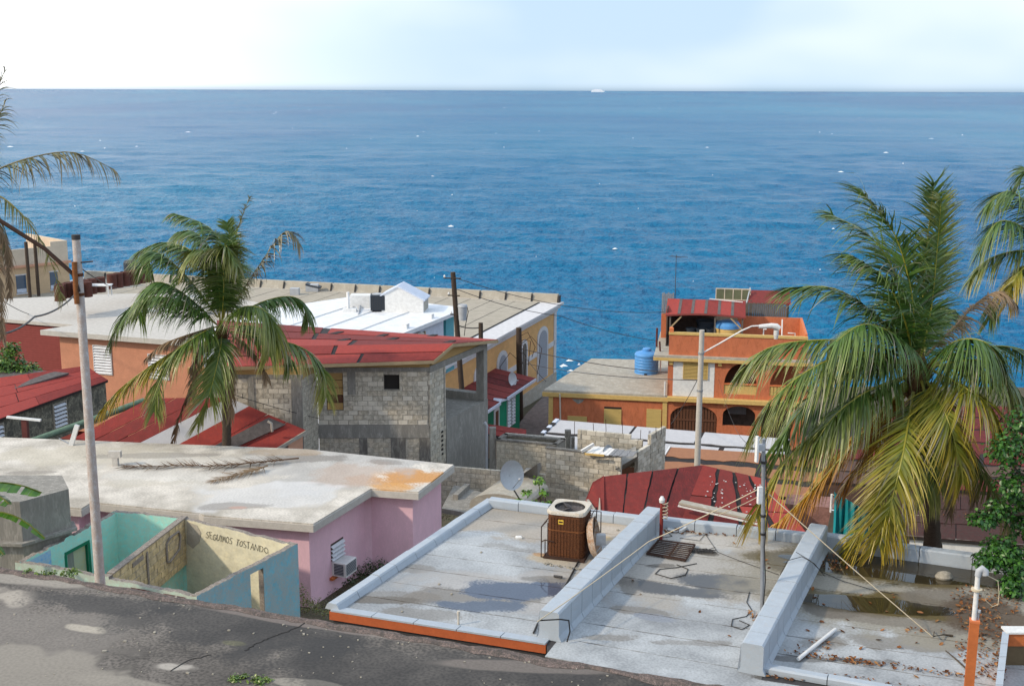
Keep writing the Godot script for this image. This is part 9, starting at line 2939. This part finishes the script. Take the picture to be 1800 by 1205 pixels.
	part(bs, "stem", M.coconut, bn, true)
	for l in [[Vector3(-13.632, 15.805, -29.2), Vector3(-13.027, 16.357, -28.9), Vector3(-12.278, 16.364, -28.8), Vector3(-11.66, 16.193, -28.7), 0.30], [Vector3(-13.611, 15.538, -29.1), Vector3(-12.717, 15.685, -28.7), Vector3(-12.126, 15.5, -28.6), Vector3(-11.583, 15.077, -28.5), 0.15], [Vector3(-13.598, 15.689, -29.1), Vector3(-12.959, 16.158, -28.7), Vector3(-12.596, 16.14, -28.5), Vector3(-12.357, 15.999, -28.4), 0.22], [Vector3(-13.632, 15.805, -29.2), Vector3(-14.172, 16.67, -29.3), Vector3(-14.846, 16.605, -29.5), Vector3(-15.521, 16.116, -29.6), 0.3], [Vector3(-13.611, 15.538, -29.1), Vector3(-13.146, 15.123, -28.6), Vector3(-12.77, 14.903, -28.4), Vector3(-12.561, 14.72, -28.3), 0.16], [Vector3(-13.632, 15.805, -29.2), Vector3(-13.414, 16.895, -28.6), Vector3(-12.959, 17.514, -28), Vector3(-12.559, 17.557, -27.4), 0.3]]:
		var mb := MB.new()
		var cp: Array = l.slice(0, 4)
		var seg := 22
		for i in seg:
			var t0 := 0.12 + 0.88 * i / seg
			var t1 := 0.12 + 0.88 * (i + 1) / seg
			for sd: float in [-1.0, 1.0]:
				if rng.randf() < 0.08: continue
				var p0 := spline(cp, t0)
				var p1 := spline(cp, t1)
				var tan := (p1 - p0).normalized()
				var side := (tan.cross(Vector3.UP)).normalized() * sd
				var w0: float = l[4] * sqrt(sin(PI * clampf(t0 * 0.93 + 0.03, 0, 1)))
				var w1: float = l[4] * sqrt(sin(PI * clampf(t1 * 0.93 + 0.03, 0, 1)))
				var dr := Vector3.DOWN * (0.35 + 0.1 * rng.randf())
				mb.col = Color(0.04, 0.13, 0.012).lerp(Color(0.10, 0.22, 0.02), rng.randf())
				var a := p0; var b := p1; var c := p1 + side * w1 + dr * w1; var d := p0 + side * w0 + dr * w0
				if sd > 0: mb.quad(a, d, c, b)
				else: mb.quad(a, b, c, d)
		var rb := MB.new()
		var ln := []
		for i in 9: ln.append(spline(cp, i / 8.0) + Vector3(0, 0.01, 0))
		rb.tube(ln, 0.018, 5)
		var leaf := part(mb, "leaf", M.leaf_vc, bn, true)
		part(rb, "midrib", M.coconut, leaf, true)
	# weeds and shrubs in the gaps
	shrub("weedy_bush", "dark green weedy bush against the foot of the pink wall", "bush", [[Vector3(-4.79, 10.65, -37.185), Vector3(0.55, 0.3, 0.5), 420], [Vector3(-4.265, 10.65, -37.478), Vector3(0.5, 0.28, 0.5), 350], [Vector3(-4.617, 10.95, -37.029), Vector3(0.15, 0.3, 0.15), 60], [Vector3(-4.274, 10.9, -37.252), Vector3(0.15, 0.3, 0.15), 50], [Vector3(-5.166, 10.65, -36.524), Vector3(0.5, 0.18, 0.4), 200]], 0.07, Color(0.02, 0.05, 0.012), Color(0.06, 0.09, 0.03), [])
	shrub("yellow_weeds", "yellowish weeds by the ruin's outer corner", "weeds", [[Vector3(-5.784, 11.5, -32.668), Vector3(0.5, 0.22, 0.4), 400], [Vector3(-5.236, 11.5, -32.282), Vector3(0.4, 0.15, 0.4), 220], [Vector3(-6.146, 11.5, -33.349), Vector3(0.25, 0.35, 0.3), 150]], 0.06, Color(0.07, 0.10, 0.02), Color(0.22, 0.20, 0.06), [])
	shrub("papaya_sapling", "bright green sapling growing under the large satellite dish", "plant", [[Vector3(0.96, 12.493, -41), Vector3(0.22, 0.18, 0.2), 90], [Vector3(1.125, 12.072, -41), Vector3(0.18, 0.14, 0.2), 60], [Vector3(0.516, 12.206, -40.6), Vector3(0.22, 0.12, 0.2), 70], [Vector3(0.256, 11.989, -40.2), Vector3(0.26, 0.14, 0.2), 90], [Vector3(0.81, 11.908, -40.2), Vector3(0.4, 0.13, 0.3), 120], [Vector3(1.311, 11.86, -40.4), Vector3(0.2, 0.12, 0.2), 60]], 0.13, Color(0.07, 0.19, 0.02), Color(0.22, 0.34, 0.05), [[Vector3(0.993, 10.905, -41), Vector3(1.027, 11.755, -41), Vector3(0.96, 12.493, -41), [0.02, 0.015, 0.01]]])
	shrub("dry_creeper", "patch of dry creeper on the ground between the pink house and the grey roof", "weeds", [[Vector3(-3.697, 10.65, -37.386), Vector3(0.9, 0.12, 0.4), 260], [Vector3(-2.505, 10.6, -42.698), Vector3(0.5, 0.2, 0.5), 200], [Vector3(-5.302, 10.65, -35.532), Vector3(0.7, 0.08, 0.4), 200]], 0.05, Color(0.05, 0.045, 0.02), Color(0.12, 0.10, 0.05), [])
